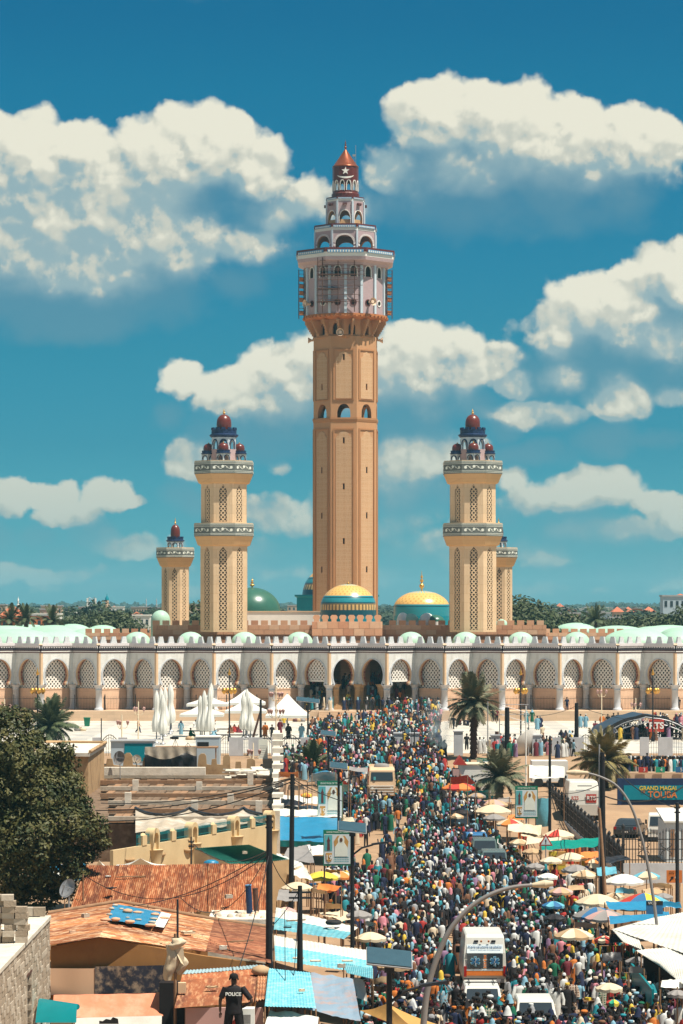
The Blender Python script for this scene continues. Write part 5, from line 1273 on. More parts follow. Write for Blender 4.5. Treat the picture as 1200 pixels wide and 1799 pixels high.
mb=MB();mb.M=Matrix.Translation(-t.location);corrugated(mb,a,b_,c,d,26,.03);mb.build('roof',MT['green_tin'],t)
mb=MB();mb.add([a,d,(d.x,d.y,0),(a.x,a.y,0)],[(0,1,2,3)]);mb.add([d,c,(c.x,c.y,0),(d.x,d.y,0)],[(0,1,2,3)]);mb.build('wall',MT['brown_wall'],t,world=True)
# ---- unfinished tiered roof of beams and blocks
MT['infill']=mat('dirty_brown_blocks',(.15,.095,.06),.95,.35,2.,dirt=(.30,.21,.14),dscale=1.5,damt=.6)
t=thing('unfinished_roof','unfinished flat roof with rows of brown infill blocks between pale concrete beams','roof',(-12,225,0))
YL=[208,216,225,234,243,252,260]
for i,Y in enumerate(YL):
 zz=3.15+.0*i;xa,xb=(PX(176 if i>2 else 190,Y),PX(478,Y))
 mb=MB();mb.box(xa,xb,Y-.2,Y+.2,zz-.12,zz+.2);mb.build('beam',MT['wood' if i%2 else 'cement'],t,world=True)
 if i<len(YL)-1:
  Y2=YL[i+1]-.36;n=int((xb-xa)/.62);
  me_b=[]
  for v in range(3):
   mb=MB();mb.box(.02,.60,0,Y2-Y-.4,0,.10+.06*v);me_b.append(mb.mesh('infill_block',[MT['infill'],MT['wood'],MT['infill']][v]))
  for q in range(n):inst('infill_block',rnd.choice(me_b),t,(xa+q*.62+12,Y+.36-225,zz-.3))
for px,Y in((225,225),(238,243),(342,216),(405,225),(350,243),(440,252),(455,216)):
 mb=MB();x=PX(px,Y);mb.box(x-.25,x+.25,Y-.25,Y+.25,2.7,3.15+rnd.uniform(.5,.9));mb.build('pillar_stub',MT['pale_cement'],t,world=True)
mb=MB();mb.box(PX(180,262),PX(478,208),208.3,262,0,2.75);mb.build('lower_storey',MT['infill'],t,world=True)
mb=MB();mb.box(PX(183,259),PX(361,259),258.5,259.5,3.4,4.1);mb.build('white_parapet',MT['pale_cement'],t,world=True)
# rubble boards heap right
t=thing('broken_slab_heap','heap of pale broken cement slabs at the back of the unfinished roof','rubble',(PX(436,255),255,3.2))
for i in range(34):
 mb=MB();mb.cbox((rnd.uniform(-2,2),rnd.uniform(-1.5,5),.2+rnd.uniform(0,.7)),(rnd.uniform(.5,1.6),rnd.uniform(.4,.9),.12),rnd.uniform(-.4,.4),rx=rnd.uniform(-.3,.3));mb.build('slab',MT['pale_cement'],t)
# hanging tarp with pinned tops
t=thing('pinned_tarp','grey beige woven tarpaulin pinned in swags along the front of the unfinished roof','tarpaulin',(PX(360,205),205,3))
def fn(u,v):
 px=238+247*u;k=abs(math.sin(u*math.pi*2.6));top=1421+11*(k**.7)
 p0=W3(px,top,3.35);p1=W3(px,1463-20*u,2.9);p=p0.lerp(p1,v);p.z+=.14*math.sin(u*60+v*3)*v*(1-v)*2+.25*mnoise.noise(Vector((u*9,v*3,0)))*v;return p
mb=MB();mb.grid(fn,60,12);mb.build('sheet',MT['net_tarp'],t,world=True)
mb=MB()
for i in range(3):
 u0,u1=i/2.6,min(1,(i+1)/2.6);pts=[]
 for q in range(11):
  u=u0+(u1-u0)*q/10;px=238+247*u;k=abs(math.sin(u*math.pi*2.6));pts.append(W3(px,1419+12.5*(k**.7),3.42))
 mb.path(pts,.11,5,taper=.11)
mb.build('black_hem',MT['black_tarp'],t,world=True)
# ---- brown wall with merlon posts, black tarp, small buildings behind
YB_=264.;z=lambda py:PZ(py,YB_)
t=thing('brown_wall','stained brown plaster wall with rounded posts behind the unfinished roof','wall',(PX(290,YB_),YB_,2.2))
def wallpoly(segs,top,bot,name='wall',mt='brown_wall'):
 mb=MB();pts=[(PX(px,YB_),z(py))for px,py in segs]
 mb.M=Matrix.Translation((0,YB_,0));mb.poly([(pts[0][0],z(bot))]+[(pts[-1][0],z(bot))]+pts[::-1],depth=.35);mb.build(name,MT[mt],t,world=True)
wallpoly([(178,1346),(186,1344),(188,1333),(197,1333),(199,1344),(216,1346),(218,1326),(222,1323),(228,1323),(232,1328),(233,1344),(250,1345),(252,1331),(262,1333),(264,1378)],0,1378)
wallpoly([(347,1345),(349,1328),(353,1324),(359,1324),(362,1328),(363,1343),(371,1344),(372,1334),(380,1333),(381,1343),(391,1344),(392,1330),(396,1326),(402,1326),(404,1330),(405,1376)],0,1376)
wallpoly([(405,1352),(413,1351),(414,1338),(423,1338),(424,1350),(433,1350),(434,1334),(442,1332),(448,1336),(449,1376)],0,1376)
wallpoly([(262,1352),(348,1352)],0,1376,'wall','ochre')
t=thing('black_tarp','torn black and brown plastic sheeting draped over the brown wall','tarpaulin',(PX(305,263),263,2.6))
def fn(u,v):
 px=254+92*u;hem=1352+9*abs(math.sin(u*5+.6));py=1313+(hem-1313)*v;Y=264.1-.55*min(1,v*3)+.15*math.sin(u*26)*v;return Vector((PX(px,Y),Y,PZ(py,Y)))
mb=MB();mb.grid(fn,40,12);o=mb.build('sheet',MT['black_tarp'],t,world=True)
for p in o.data.polygons:pass
def fn2(u,v):
 px=255+90*u;Y=263.3;py=1312+(1322+10*abs(math.sin(u*4.2)+.2)-1312)*v;Y-=.1*math.sin(u*30)*v;return Vector((PX(px,Y),Y,PZ(py,Y)))
mb=MB();mb.grid(fn2,40,6);mb.build('brown_strip',MT['net_tarp'],t,world=True)
t=thing('flat_roof_house','small brown plaster house with a flat slab roof behind the big tree','house',(PX(125,240),240,2))
Yh=240;z2=lambda py:PZ(py,Yh)
mb=MB();mb.box(PX(60,Yh),PX(155,Yh),Yh,Yh+14,0.5,z2(1328));mb.build('wall',MT['brown_wall'],t,world=True)
mb=MB();mb.add([(PX(155,Yh),Yh,.5),(PX(183,256),256,1),(PX(183,256),256,z2(1328)),(PX(155,Yh),Yh,z2(1328))],[(0,1,2,3)]);mb.build('side_wall',MT['brown_wall'],t,world=True)
mb=MB();zt_=z2(1322);a=[W3(58,1322,zt_),W3(158,1323,zt_),W3(186,1306,zt_),W3(68,1305,zt_)];b2=[p-Vector((0,0,.3))for p in a]
mb.add(a+b2,[(0,1,2,3),(4,5,1,0),(5,6,2,1),(7,4,0,3),(6,7,3,2)]);mb.build('roof_slab',MT['pale_cement'],t,world=True)
mb=MB();mb.path([a[1]+Vector((0,0,.1)),a[2]+Vector((0,0,.1)),a[3]+Vector((0,0,.1)),a[0]+Vector((0,0,.1))],.16,4);mb.build('roof_kerb',MT['brown_wall'],t,world=True)
for i,px in enumerate((134,139)):
 mb=MB();mb.cbox((PX(px,Yh),Yh-.03,z2(1369)),(.16,.06,.2));mb.build('vent',MT['black'],t,world=True)
def dish(label,px,py,Y,r_,yaw,tilt,mt='grey_tarp',zbase=None,name='satellite_dish'):
 c=P(px,py,Y);zb_=gz(Y)if zbase is None else zbase
 t=thing(name,label,'satellite dish',(c.x,c.y,zb_))
 mb=MB();pr=[(.02+r_*i/6,r_*.28*(i/6)**2)for i in range(7)];mb.lathe(pr,24,cap=False);mb.lathe([(p[0],p[1]-.03)for p in pr],24,cap=False)
 o=mb.build('reflector',MT[mt],t);o.location=(0,0,c.z-zb_);o.rotation_euler=(tilt,0,yaw)
 mb=MB();mb.tube((0,0,0),(0,0,c.z-zb_),.05*max(1,r_),n=6);mb.build('mount_pole',MT['grey_metal'],t)
 e=o.rotation_euler.to_matrix()
 mb=MB();q=Vector((0,0,c.z-zb_))+e@Vector((0,0,r_*.8))
 for k in range(3):mb.tube(q,Vector((0,0,c.z-zb_))+e@Vector((r_*.9*math.cos(k*2.1),r_*.9*math.sin(k*2.1),r_*.26)),.02,n=3)
 mb.cbox(q,(.12,.12,.18));mb.build('feed_arm',MT['grey_metal'],t);return t
dish('large dark satellite dish on the brown wall seen nearly edge on',211,1332,258,.62,R(-35),R(80),'grey_tarp',3.2)
dish('small mesh dish beside the large dark one',240,1334,262,.4,R(15),R(75),'block_wall',3.2)
dish('grey satellite dish beside the rusty roof at left',121,1562,147,.5,R(-40),R(65),'grey_metal',2.2)
dish('large white satellite dish tilted edge on above the right palm',928,1312,288,1.75,R(48),R(-62),'white',None)
dish('grey dish mounted at lower right on the white roof edge',1131,1566,150,.45,R(60),R(60),'grey_metal',2.2)if False else None
t=thing('blue_panel_hut','hut with a teal blue front behind the satellite dishes','hut',(PX(235,276),276,gz(276)))
mb=MB();mb.box(-2.2,1.9,0,2.4,0,2.5);mb.build('body',MT['w_blue'],t);mb=MB();mb.box(-.9,1.8,-.05,0,.6,2.3);mb.build('blue_front',MT['teal'],t);mb=MB();mb.box(-2.3,2.0,-.15,2.5,2.5,2.6);mb.build('roof',MT['r_grey'],t)
t=thing('blue_container','light blue container hut behind the black sheeting','container',(PX(364,276),276,gz(276)))
mb=MB();mb.box(-1.1,1.2,0,2.4,0,2.9);mb.build('body',MT['w_blue'],t);mb=MB();mb.box(-1.15,1.25,-.05,2.45,2.9,3.0);mb.build('roof',MT['white'],t)
# wall running back along the street
t=thing('white_side_wall','narrow pale wall running back beside the street, seen end on','wall',(-5,207,0))
mb=MB();
v0=[]
for Y,zt_ in((206,3.9),(235,4.2),(262,4.9),(284,6.4)):
 x0,x1=PX(480,Y),PX(492,Y);v0+=[(x0,Y,0),(x1,Y,0),(x1,Y,zt_),(x0,Y,zt_)]
fs=[(0,1,2,3)]+[(i*4+a,i*4+(a+1)%4,i*4+4+(a+1)%4,i*4+4+a)[::-1]for i in range(3)for a in range(4)]
mb.add(v0,fs);mb.build('wall',MT['pale_cement'],t,world=True)
for i in range(9):
 Y=208+i*8.5;mb=MB();mb.box(PX(479,Y)-.05,PX(494,Y)+.15,Y,Y+2.2,3.9+i*.25,4.15+i*.28);mb.build('coping_block',MT['pale_cement'],t,world=True)
# grilles along the edge of the esplanade
def arch_grille(label,px0,px1,Y,h0=1.5,arc_=True):
 x0,x1=PX(px0,Y),PX(px1,Y);t=thing('iron_railing',label,'railing',((x0+x1)/2,Y,gz(Y)));w_=x1-x0
 mb=MB();n=int(w_/.22)
 for i in range(n+1):
  x=-w_/2+w_*i/n;hh=h0+(.7*math.cos(math.pi*x/w_)if arc_ else 0);mb.tube((x,0,0),(x,0,hh),.022,n=3,caps=False)
 mb.build('bars',MT['iron'],t,kind='stuff')
 mb=MB();pts=[(-w_/2+w_*i/12,0,h0-.1+(.7*math.cos(math.pi*(i/12-.5))if arc_ else 0))for i in range(13)];mb.path(pts,.04,5);mb.path([(p[0],0,p[2]-.28)for p in pts],.03,4);mb.build('top_rail',MT['iron'],t)
 for sx in(-1,1):
  mb=MB();mb.box(sx*w_/2-.45+(.45*sx),sx*w_/2+.45+(.45*sx),-.2,.2,0,h0+.35);mb.build('stone_pier',MT['marble2'],t)
for i,(a,b_)in enumerate(((178,208),(384,412),(418,446),(452,478),(492,528),(985,1010),(1016,1042),(1140,1166),(1172,1205))):
 arch_grille(['arched iron railing behind the brown house','arched railing right of the light blue container','arched railing in front of the white board','arched railing left of the pale wall end','arched railing above the street palm','arched railing left of the dark pole at right','arched railing behind the right date palm','arched railing under the stage at right','arched railing at the right edge of the esplanade'][i],a,b_,288+(i%2)*.01)
# ================================================================= STREET FURNITURE, STALLS, VEHICLES
# ---- umbrellas
def umbrella(label,px,py,rpx,cols,z0=2.15,drop=.42,n=8,pole='wood',group=None,tilt=(0,0),closed=False):
 """py = row of the rim centre"""
 c=W3(px,py,z0);Y=c.y;r=rpx*Y/F;g0=gz(Y);c=W3(px,py,z0+g0);Y=c.y;r=rpx*Y/F
 t=thing('market_umbrella',label,'umbrella',(c.x,Y,g0),0,group)
 hub=z0+drop*r/1.2
 tilt_m=Matrix.Translation((0,0,hub))@Matrix.Rotation(tilt[0],4,'X')@Matrix.Rotation(tilt[1],4,'Y')@Matrix.Translation((0,0,-hub))
 mb=MB();mb.tube((0,0,0),(0,0,hub+.12),.03,n=6);mb.build('pole',MT[pole],t)
 for i in range(n):
  a0,a1=2*math.pi*i/n,2*math.pi*(i+1)/n
  def fn(u,v):
   a=a0+(a1-a0)*u;k=1-.06*math.sin(math.pi*u)*v;rr=r*v*k;return Vector((rr*math.cos(a),rr*math.sin(a),hub-(hub-z0)*(v**1.7)-.05*math.sin(math.pi*u)*v))
  mb=MB();mb.M=tilt_m;mb.grid(fn,4,5)
  e=[fn(u/4,1)for u in range(5)];mb.add(e+[p-Vector((0,0,.13))for p in e],[(q,q+1,q+6,q+5)for q in range(4)])
  mb.build('canopy_panel',MT[cols[i%len(cols)]],t)
 return t
for a in(('yellow umbrella on the left side of the street under the green poster',565,1541,30,['yellow_c']),('orange and white umbrella behind the yellow one on the left side',598,1539,25,['orange_c','beige_c','beige_c']),('cream umbrella left of the yellow one, beside the short dark pole',522,1559,28,['beige_c']),('pink umbrella with dark pennants below the grey stall roof at left',502,1600,19,['pink_c','pink_c','beige_c']),('cream umbrella with wavy rim beside the tall solar lamp pole',651,1647,28,['beige_c'],),('grey umbrella behind the tall solar lamp pole',631,1607,23,['grey_tarp']),('orange red umbrella next to the red and white kiosk',806,1384,30,['orange_c','red_c']),('brown umbrella beyond the black one right of the street',868,1413,25,['pink_c','tan_c']),('white umbrella in front of the brown one right of the street',866,1425,33,['beige_c']),('dark grey umbrella below the white one right of the street',868,1437,20,['grey_tarp']),('orange red and white umbrella below the green billboard',896,1447,24,['red_c','beige_c','orange_c']),('black umbrella over the minibus roof in mid street',808,1427,20,['black_tarp']),('cream umbrella just in front of the black one in mid street',800,1434,15,['beige_c','tan_c']),('orange and white striped umbrella right of the warning sign',981,1467,28,['beige_c','red_c','beige_c','beige_c']),('cream umbrella below the right end of the green tarpaulin',1003,1507,27,['beige_c']),('grey umbrella in the crowd right of the dark cars',956,1552,16,['grey_tarp']),('large white umbrella tilted beside the wooden pole',1096,1548,36,['white_tarp']),('blue and cream umbrella behind the large white one',1136,1539,24,['beige_c','lblue_tarp','beige_c']),('wide cream umbrella left of the rainbow umbrella',1049,1584,39,['beige_c']),('rainbow umbrella of red, blue, yellow and green panels',1132,1584,44,['red_c','blue_c','yellow_c','green_c','red_c','blue_c','yellow_c','lblue_tarp']),('brown tent shaped umbrella in the crowd below the wide cream one',1008,1643,35,['tan_c','cream_tarp']),('long dark blue grey umbrella above the brown one',1048,1608,42,['grey_tarp','blue_c']),('brown umbrella overlapping the long dark one at right',1065,1612,38,['pink_c','grey_tarp']),('cream umbrella roof left of the wooden pole',1028,1537,25,['beige_c','tan_c']),('dark umbrella roof left of the wooden pole',1012,1528,26,['grey_tarp']),('small orange umbrella on the left side beyond the blue stall',538,1396,10,['orange_c','yellow_c']),('grey umbrella on the left between the lamp poles',580,1416,18,['grey_tarp','cream_tarp']),('small rainbow umbrella held low in the crowd at bottom right',1078,1760,13,['red_c','green_c','yellow_c','blue_c'],1.9),('pale blue umbrella at the far right below the white tin roofs',1190,1745,18,['grey_tarp','grey_tarp']),('brown umbrella behind the tall solar lamp pole near the tents',692,1697,30,['tan_c','tan_c'])):
 umbrella(*a)
# golden tarp bottom centre
tent('golden brown tarpaulin tent at the bottom centre of the street',((632,1775),(735,1812),(770,1800),(690,1768)),(2.2,2.1,2.2,2.3),(680,1763,2.7),'goldtarp',sag=.1)
# ---- stalls: flat or sagging sheets on posts
def stall(label,corners,zs,mt,corr=False,sag=.12,name='market_stall',post=True,skirt=None,skirt_h=.5,split=None,nr=14,thick=.03,goods=None):
 W_=[]
 for(px,py),zz in zip(corners,zs):
  Yg=(H-zz)*F/(py-HY);W_.append(W3(px,py,zz+gz(Yg)))
 c=sum(W_,Vector())/4;t=thing(name,label,'stall',(c.x,c.y,gz(c.y)))
 a,b_,cc,d=W_
 if corr:
  ks=[0,split,1]if split else[0,1]
  for i in range(len(ks)-1):
   mb=MB();mb.M=Matrix.Translation(-t.location)
   corrugated(mb,a.lerp(d,ks[i]),b_.lerp(cc,ks[i]),b_.lerp(cc,ks[i+1]),a.lerp(d,ks[i+1]),nr,.013);mb.build('roof_sheet',MT[mt[i]if isinstance(mt,(list,tuple))else mt],t)
 else:
  sd_=rnd.random()*50
  def fn(u,v):
   p=a.lerp(b_,u).lerp(d.lerp(cc,u),v);p.z+=-sag*math.sin(math.pi*v)*math.sin(math.pi*u)+.09*mnoise.noise(Vector((p.x*1.7,p.y*1.2,sd_)))+.04*mnoise.noise(Vector((p.x*5,p.y*4,sd_)));return p
  mb=MB();mb.grid(fn,22,12);mb.build('roof_sheet',MT[mt if isinstance(mt,str)else mt[0]],t,world=True)
 if skirt:
  def fs(u,v):
   p=d.lerp(cc,u);return Vector((p.x,p.y+.05*math.sin(u*37)*v-.02,p.z-skirt_h*v))
  mb=MB();mb.grid(fs,30,5);mb.build('skirt',MT[skirt],t,world=True)
 if post:
  for q in W_:
   mb=MB();g0=gz(q.y);mb.tube((q.x*.997,q.y,g0),(q.x*.997,q.y,q.z-.04),.035,n=5);mb.build('post',MT['wood'],t,world=True)
  if goods:
   mb=MB();q=d.lerp(cc,.5);g0=gz(q.y);w_=(cc-d).length*.8;mb.box(q.x-w_/2,q.x+w_/2,q.y-.1,q.y+.9,g0,g0+.8);mb.build('table',MT['wood'],t,world=True)
 return t
stall('large stall with a white top and bright blue tarpaulin sheet sloping to the street',((497,1415),(588,1415),(600,1436),(486,1433)),(3.0,3.0,2.9,2.9),'white_tarp')
t=stall('bright blue tarpaulin sheet sloping down in front of the white stall top',((487,1434),(598,1437),(596,1481),(484,1476)),(2.9,2.9,1.7,1.7),'blue_tarp',skirt='teal_tarp',skirt_h=.45,post=False)
stall('dark grey tent roof below the blue tarpaulin',((505,1490),(545,1484),(552,1516),(496,1510)),(2.6,2.6,2.2,2.2),'grey_tarp')
stall('white cloth roof right of the dark grey tent roof',((540,1486),(572,1484),(571,1500),(548,1504)),(2.6,2.6,2.3,2.3),'white_tarp')
stall('white tarpaulin roof left of the yellow umbrella',((486,1498),(530,1516),(550,1546),(486,1532)),(2.6,2.6,2.3,2.3),'white_tarp')
stall('white and black roof strip above the blue stall',((490,1396),(562,1400),(560,1412),(486,1412)),(2.9,2.9,2.7,2.7),'white_tarp')
stall('black netting roof corner beside the pale wall end',((494,1402),(540,1410),(524,1416),(494,1414)),(3.4,3.4,3.2,3.2),'black_tarp')
stall('light blue tent top behind the left palm',((548,1358),(590,1356),(600,1372),(540,1374)),(2.8,2.8,2.5,2.5),'blue_tarp',sag=-.4)
stall('orange red canvas roof above the back poster',((575,1368),(602,1368),(612,1378),(590,1379)),(2.8,2.8,2.6,2.6),'red_c')
stall('turquoise tarpaulin behind the left lamp pole',((588,1375),(612,1376),(616,1390),(590,1390)),(2.7,2.7,2.3,2.3),'lblue_tarp')
stall('terracotta roof strip at the left edge of the street',((490,1356),(524,1356),(526,1366),(490,1366)),(3,3,2.9,2.9),'orange_c')
stall('grey tarpaulin stall below the cream umbrella',((490,1563),(530,1566),(524,1585),(486,1582)),(2.1,2.1,1.9,1.9),'grey_tarp')
stall('long tin roof, white above and turquoise below, nearest the crowd at left',((485,1594),(629,1629),(604,1650),(481,1633)),(2.7,2.7,2.5,2.5),['white_tin','turq'],corr=True,split=.45)
stall('second long tin roof, white above and turquoise below, with small pictures on it',((481,1643),(652,1671),(655,1712),(484,1687)),(2.7,2.7,2.4,2.4),['white_tin','turq'],corr=True,split=.42,nr=24)
stall('turquoise tin roof corner right of the tall lamp pole',((604,1692),(655,1701),(655,1720),(609,1709)),(2.75,2.75,2.6,2.6),'turq',corr=True)
stall('turquoise corrugated roof with a white seam in the bottom foreground',((472,1701),(545,1708),(555,1771),(465,1768)),(2.9,2.9,2.6,2.6),'turq',corr=True,nr=16)
m=mat('blue_grey_print',(.22,.30,.38),.6,.1,1,dirt=(.42,.25,.19),dscale=.9,damt=.8,bump=.6,bscale=1.5);MT['bgprint']=m
t=stall('blue and brown printed tarpaulin roof beside the turquoise one',((546,1709),(620,1719),(634,1795),(536,1771)),(2.8,2.8,2.3,2.4),'bgprint')
stall('white and blue tarpaulin tent below the turquoise roof in the bottom corner',((474,1774),(560,1786),(556,1830),(456,1826)),(2.3,2.3,1.8,1.8),'white_tarp',skirt='lblue_tarp')
stall('white sheet hanging at the edge of the bottom tents',((618,1716),(640,1720),(646,1758),(628,1755)),(2.4,2.4,1.6,1.6),'white_tarp')
stall('beige cardboard roof strip between the lamp pole and the crowd',((560,1605),(600,1618),(640,1612),(600,1600)),(1.9,1.9,1.9,1.9),'beige_c')
# tyre and framed pictures on the tin roofs
tt=thing('tyre','black tyre lying on the first turquoise tin roof','tyre',W3(586,1624,2.8))
mb=MB();pts=[(.30*math.cos(q*math.pi/8),.30*math.sin(q*math.pi/8),.1)for q in range(17)];mb.path(pts,.11,8);mb.build('rubber_ring',MT['tyre'],tt)
for i,(px,py,lb)in enumerate(((524,1683,'small framed picture lying left on the second turquoise roof'),(554,1688,'larger framed picture lying in the middle of the second turquoise roof'),(610,1688,'picture frame beside the tall lamp pole on the turquoise roof'))):
 f_=thing('framed_picture',lb,'picture',W3(px,py,2.68));mb=MB();mb.cbox((0,0,0),(.5,.36,.04));mb.build('frame',MT['tan_c'],f_);mb=MB();mb.cbox((0,0,.025),(.38,.26,.02));mb.build('print',MT['flower'],f_)
stall('white roof left of the red and white kiosk',((560,1552),(600,1556),(590,1566),(556,1562)),(2.4,2.4,2.2,2.2),'orange_c',sag=.3)
# right side stalls
for a in(('cream tarpaulin roof under the green billboard',((893,1448),(930,1449),(950,1466),(892,1459)),(2.7,2.7,2.4,2.4),'cream_tarp'),('beige canvas roof right of the billboard pole',((922,1448),(952,1450),(950,1472),(915,1468)),(2.6,2.6,2.2,2.2),'beige_c'),('pale yellow tarpaulin roof left of the warning sign',((926,1471),(990,1472),(985,1478),(924,1484)),(2.5,2.5,2.3,2.3),'cream_tarp'),('long green tarpaulin running along the fence',((950,1478),(1055,1472),(1050,1487),(952,1494)),(2.6,2.6,2.3,2.3),'green_tarp'),('black tarpaulin roof under the big dark pole',((1040,1509),(1092,1502),(1108,1508),(1062,1518)),(2.5,2.5,2.3,2.3),'black_tarp'),('blue and cream tarpaulin roof right of the dark pole',((1048,1524),(1082,1522),(1084,1536),(1050,1538)),(2.5,2.5,2.3,2.3),'lblue_tarp'),('brown striped goods roof below the green tarpaulin',((1020,1497),(1060,1494),(1062,1506),(1022,1508)),(2.4,2.4,2.2,2.2),'orange_c'),('bright blue tarpaulin strip in front of the rainbow umbrella',((1064,1584),(1160,1582),(1165,1600),(1070,1598)),(2.5,2.5,2.2,2.2),'blue_tarp'),('second blue tarpaulin strip above the white tin roof',((1070,1610),(1175,1602),(1178,1612),(1072,1624)),(2.6,2.6,2.5,2.5),'blue_tarp'),('light blue crumpled tarpaulin bundle wall behind the billboard',((942,1404),(965,1402),(966,1452),(940,1452)),(3.2,3.2,.9,.9),'lblue_tarp'),('brown roof strip in front of the orange direction sign',((1130,1562),(1168,1560),(1172,1570),(1134,1572)),(2.2,2.2,2.0,2.0),'tan_c'),('dark roof above the market at the right of the kiosk',((834,1390),(860,1388),(862,1398),(836,1400)),(2.6,2.6,2.4,2.4),'teal_tarp')):
 stall(*a)
stall('large white tin roof at the right edge, upper one',((1150,1612),(1216,1600),(1216,1680),(1075,1632)),(3.1,3.1,2.8,2.8),'white_tin',corr=True,nr=16)
stall('white tin roof piece hanging lower on the left of the upper roof',((1075,1632),(1120,1640),(1128,1668),(1096,1656)),(2.8,2.8,2.6,2.6),'white_tin',corr=True,nr=8)
stall('large white tin roof at the right edge, lower one',((1118,1670),(1216,1660),(1216,1742),(1160,1698)),(2.8,2.8,2.4,2.4),'white_tin',corr=True,nr=16)
# dark shop under the white roofs
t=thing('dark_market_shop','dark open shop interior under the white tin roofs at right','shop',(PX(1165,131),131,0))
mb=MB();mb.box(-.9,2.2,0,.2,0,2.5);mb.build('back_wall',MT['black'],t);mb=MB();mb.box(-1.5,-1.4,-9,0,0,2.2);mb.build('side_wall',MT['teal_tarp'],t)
# clothes rack
t=thing('clothes_rack','rack of hanging gold, red and pink scarves outside the white roofed shop','clothes rack',(PX(1082,139),139,0))
mb=MB();mb.tube((-.8,0,2.05),(.8,0,2.05),.025,n=5);mb.build('rail',MT['wood'],t)
for x in(-.8,.8):mb=MB();mb.tube((x,0,0),(x,0,2.05),.03,n=5);mb.build('post',MT['wood'],t)
for i in range(14):
 x=-.74+i*.114;mb=MB();mb.grid(lambda u,v:Vector((x+.1*(u-.5),.05*math.sin(u*9+i)+.02,2.04-.68*v)),4,2)
 mb.build('scarf',MT[['yellow_c','black','black','goldtarp','yellow_c','red_c','pink_c','red_c','red_c','pink_c','red_c','pink_c','red_c','pink_c'][i]],t)
t=thing('clothes_rack','lower rack with green, blue and gold scarves beside the scarf seller','clothes rack',(PX(1098,133),133,0))
mb=MB();mb.tube((-.5,0,1.5),(.5,0,1.5),.025,n=5);mb.build('rail',MT['wood'],t)
for x in(-.5,.5):mb=MB();mb.tube((x,0,0),(x,0,1.5),.03,n=5);mb.build('post',MT['wood'],t)
for i in range(8):
 x=-.44+i*.125;mb=MB();mb.grid(lambda u,v:Vector((x+.1*(u-.5),.05*math.sin(u*9+i)+.02,1.49-.8*v)),4,2);mb.build('scarf',MT[['green_c','black','lblue_tarp','black','yellow_c','goldtarp','yellow_c','red_c'][i]],t)
for lb,px,py,cols in(('table heaped with folded fabrics in the crowd at bottom right',1055,1786,['yellow_c','pink_c','blue_c','green_c']),('table of orange and brown goods near the yellow crates',990,1512,['orange_c','tan_c','red_c']),('table of small goods under the brown umbrella',1048,1668,['flower','skyblue','red_c']),('table of fruit beside the grey umbrella at left',600,1610,['orange_c','green_c','yellow_c']),('table of cloth bundles left of the yellow umbrella pole',545,1578,['red_c','goldtarp','blue_c'])):
 g=G(px,py);t=thing('goods_table',lb,'table',g)
 mb=MB();mb.box(-.8,.8,-.4,.4,.72,.78);mb.build('table_top',MT['wood'],t)
 for sx in(-.7,.7):mb=MB();mb.box(sx-.03,sx+.03,-.3,.3,0,.72);mb.build('leg',MT['wood'],t)
 for i in range(12):
  mb=MB();mb.cbox((rnd.uniform(-.65,.65),rnd.uniform(-.28,.28),.84+.08*(i%2)),(.3,.22,.12),rnd.uniform(-1,1));mb.build('folded_cloth',MT[cols[i%len(cols)]],t)
t=thing('crate_stack','stack of yellow crates beside the hanging orange cloths','crates',G(979,1536))
for j in range(5):
 for i in range(2):mb=MB();mb.cbox((-.3+.6*i,0,.16+.32*j),(.56,.4,.29));mb.build('crate',MT['goldtarp' if(i+j)%2 else 'yellow_c'],t)
for i,(px,py,c_)in enumerate(((996,1530,'orange_c'),(1003,1531,'red_c'),(1010,1530,'tan_c'),(1016,1531,'orange_c'),(1022,1530,'stripe_red'),(1030,1529,'tan_c'),(1038,1530,'stripe_red'),(915,1503,'orange_c'),(922,1508,'red_c'),(1049,1549,'lblue_tarp'),(1055,1549,'white'),(1027,1560,'yellow_c'),(1075,1527,'red_c'))):
 g=G(px,py);mb=MB();mb.grid(lambda u,v:Vector((.42*(u-.5),.06*math.sin(u*8),1.9-1.4*v)),6,2);o=mb.build('hanging_cloth',MT[c_]);o.location=g
 tag(o,['orange dress hanging right of the yellow crates','red dress hanging third from the yellow crates','tan cloth hanging on the dress row','second orange dress on the hanging row','dark red cloth in the middle of the hanging row','tan cloth near the end of the hanging row','dark red cloth at the right end of the hanging row','orange robe hanging below the green billboard','long red robe hanging beside the orange one','pale blue shirt hanging left of the wooden pole foot','white shirt hanging beside the pale blue one','yellow garment hanging under the cream umbrella roof','red cloth hanging under the dark pole tarpaulin'][i],'garment')
# ---- poles and lamps
def pole(label,px,top,base,r0,r1,Y,mt='black',name='utility_pole',lean=0.,zb=None,extras=True):
 zb=gz(Y)if zb is None else zb;x=PX(px,Y);zt_=PZ(top,Y)
 t=thing(name,label,'pole',(x,Y,zb));mb=MB();mb.tube((0,0,0),(lean,0,zt_-zb),r0,r1,10);mb.build('shaft',MT[mt],t)
 if extras:
  for q in(.3,.55):mb=MB();mb.cbox((lean,0,zt_-zb-q),(1.0 if extras=='T' else.34,.08,.08));mb.build('crossarm',MT['dark_metal'],t)
  for sx in(-1,1):mb=MB();mb.lathe([(.05,0),(.07,.06),(.03,.14)],8,(lean+sx*(.42 if extras=='T' else.14),0,zt_-zb-.26));mb.build('insulator',MT['tan'],t)
 return t
pole('thickest black utility pole, at the right end of the rusty roofs',473,1432,1700,.18,.13,127)
pole('black utility pole in front of the blue tarpaulin stall',511,1360,1546,.17,.13,170,lean=.1)
pole('short black utility pole rising between the turquoise roofs',527,1556,1705,.17,.1,128,extras='T')
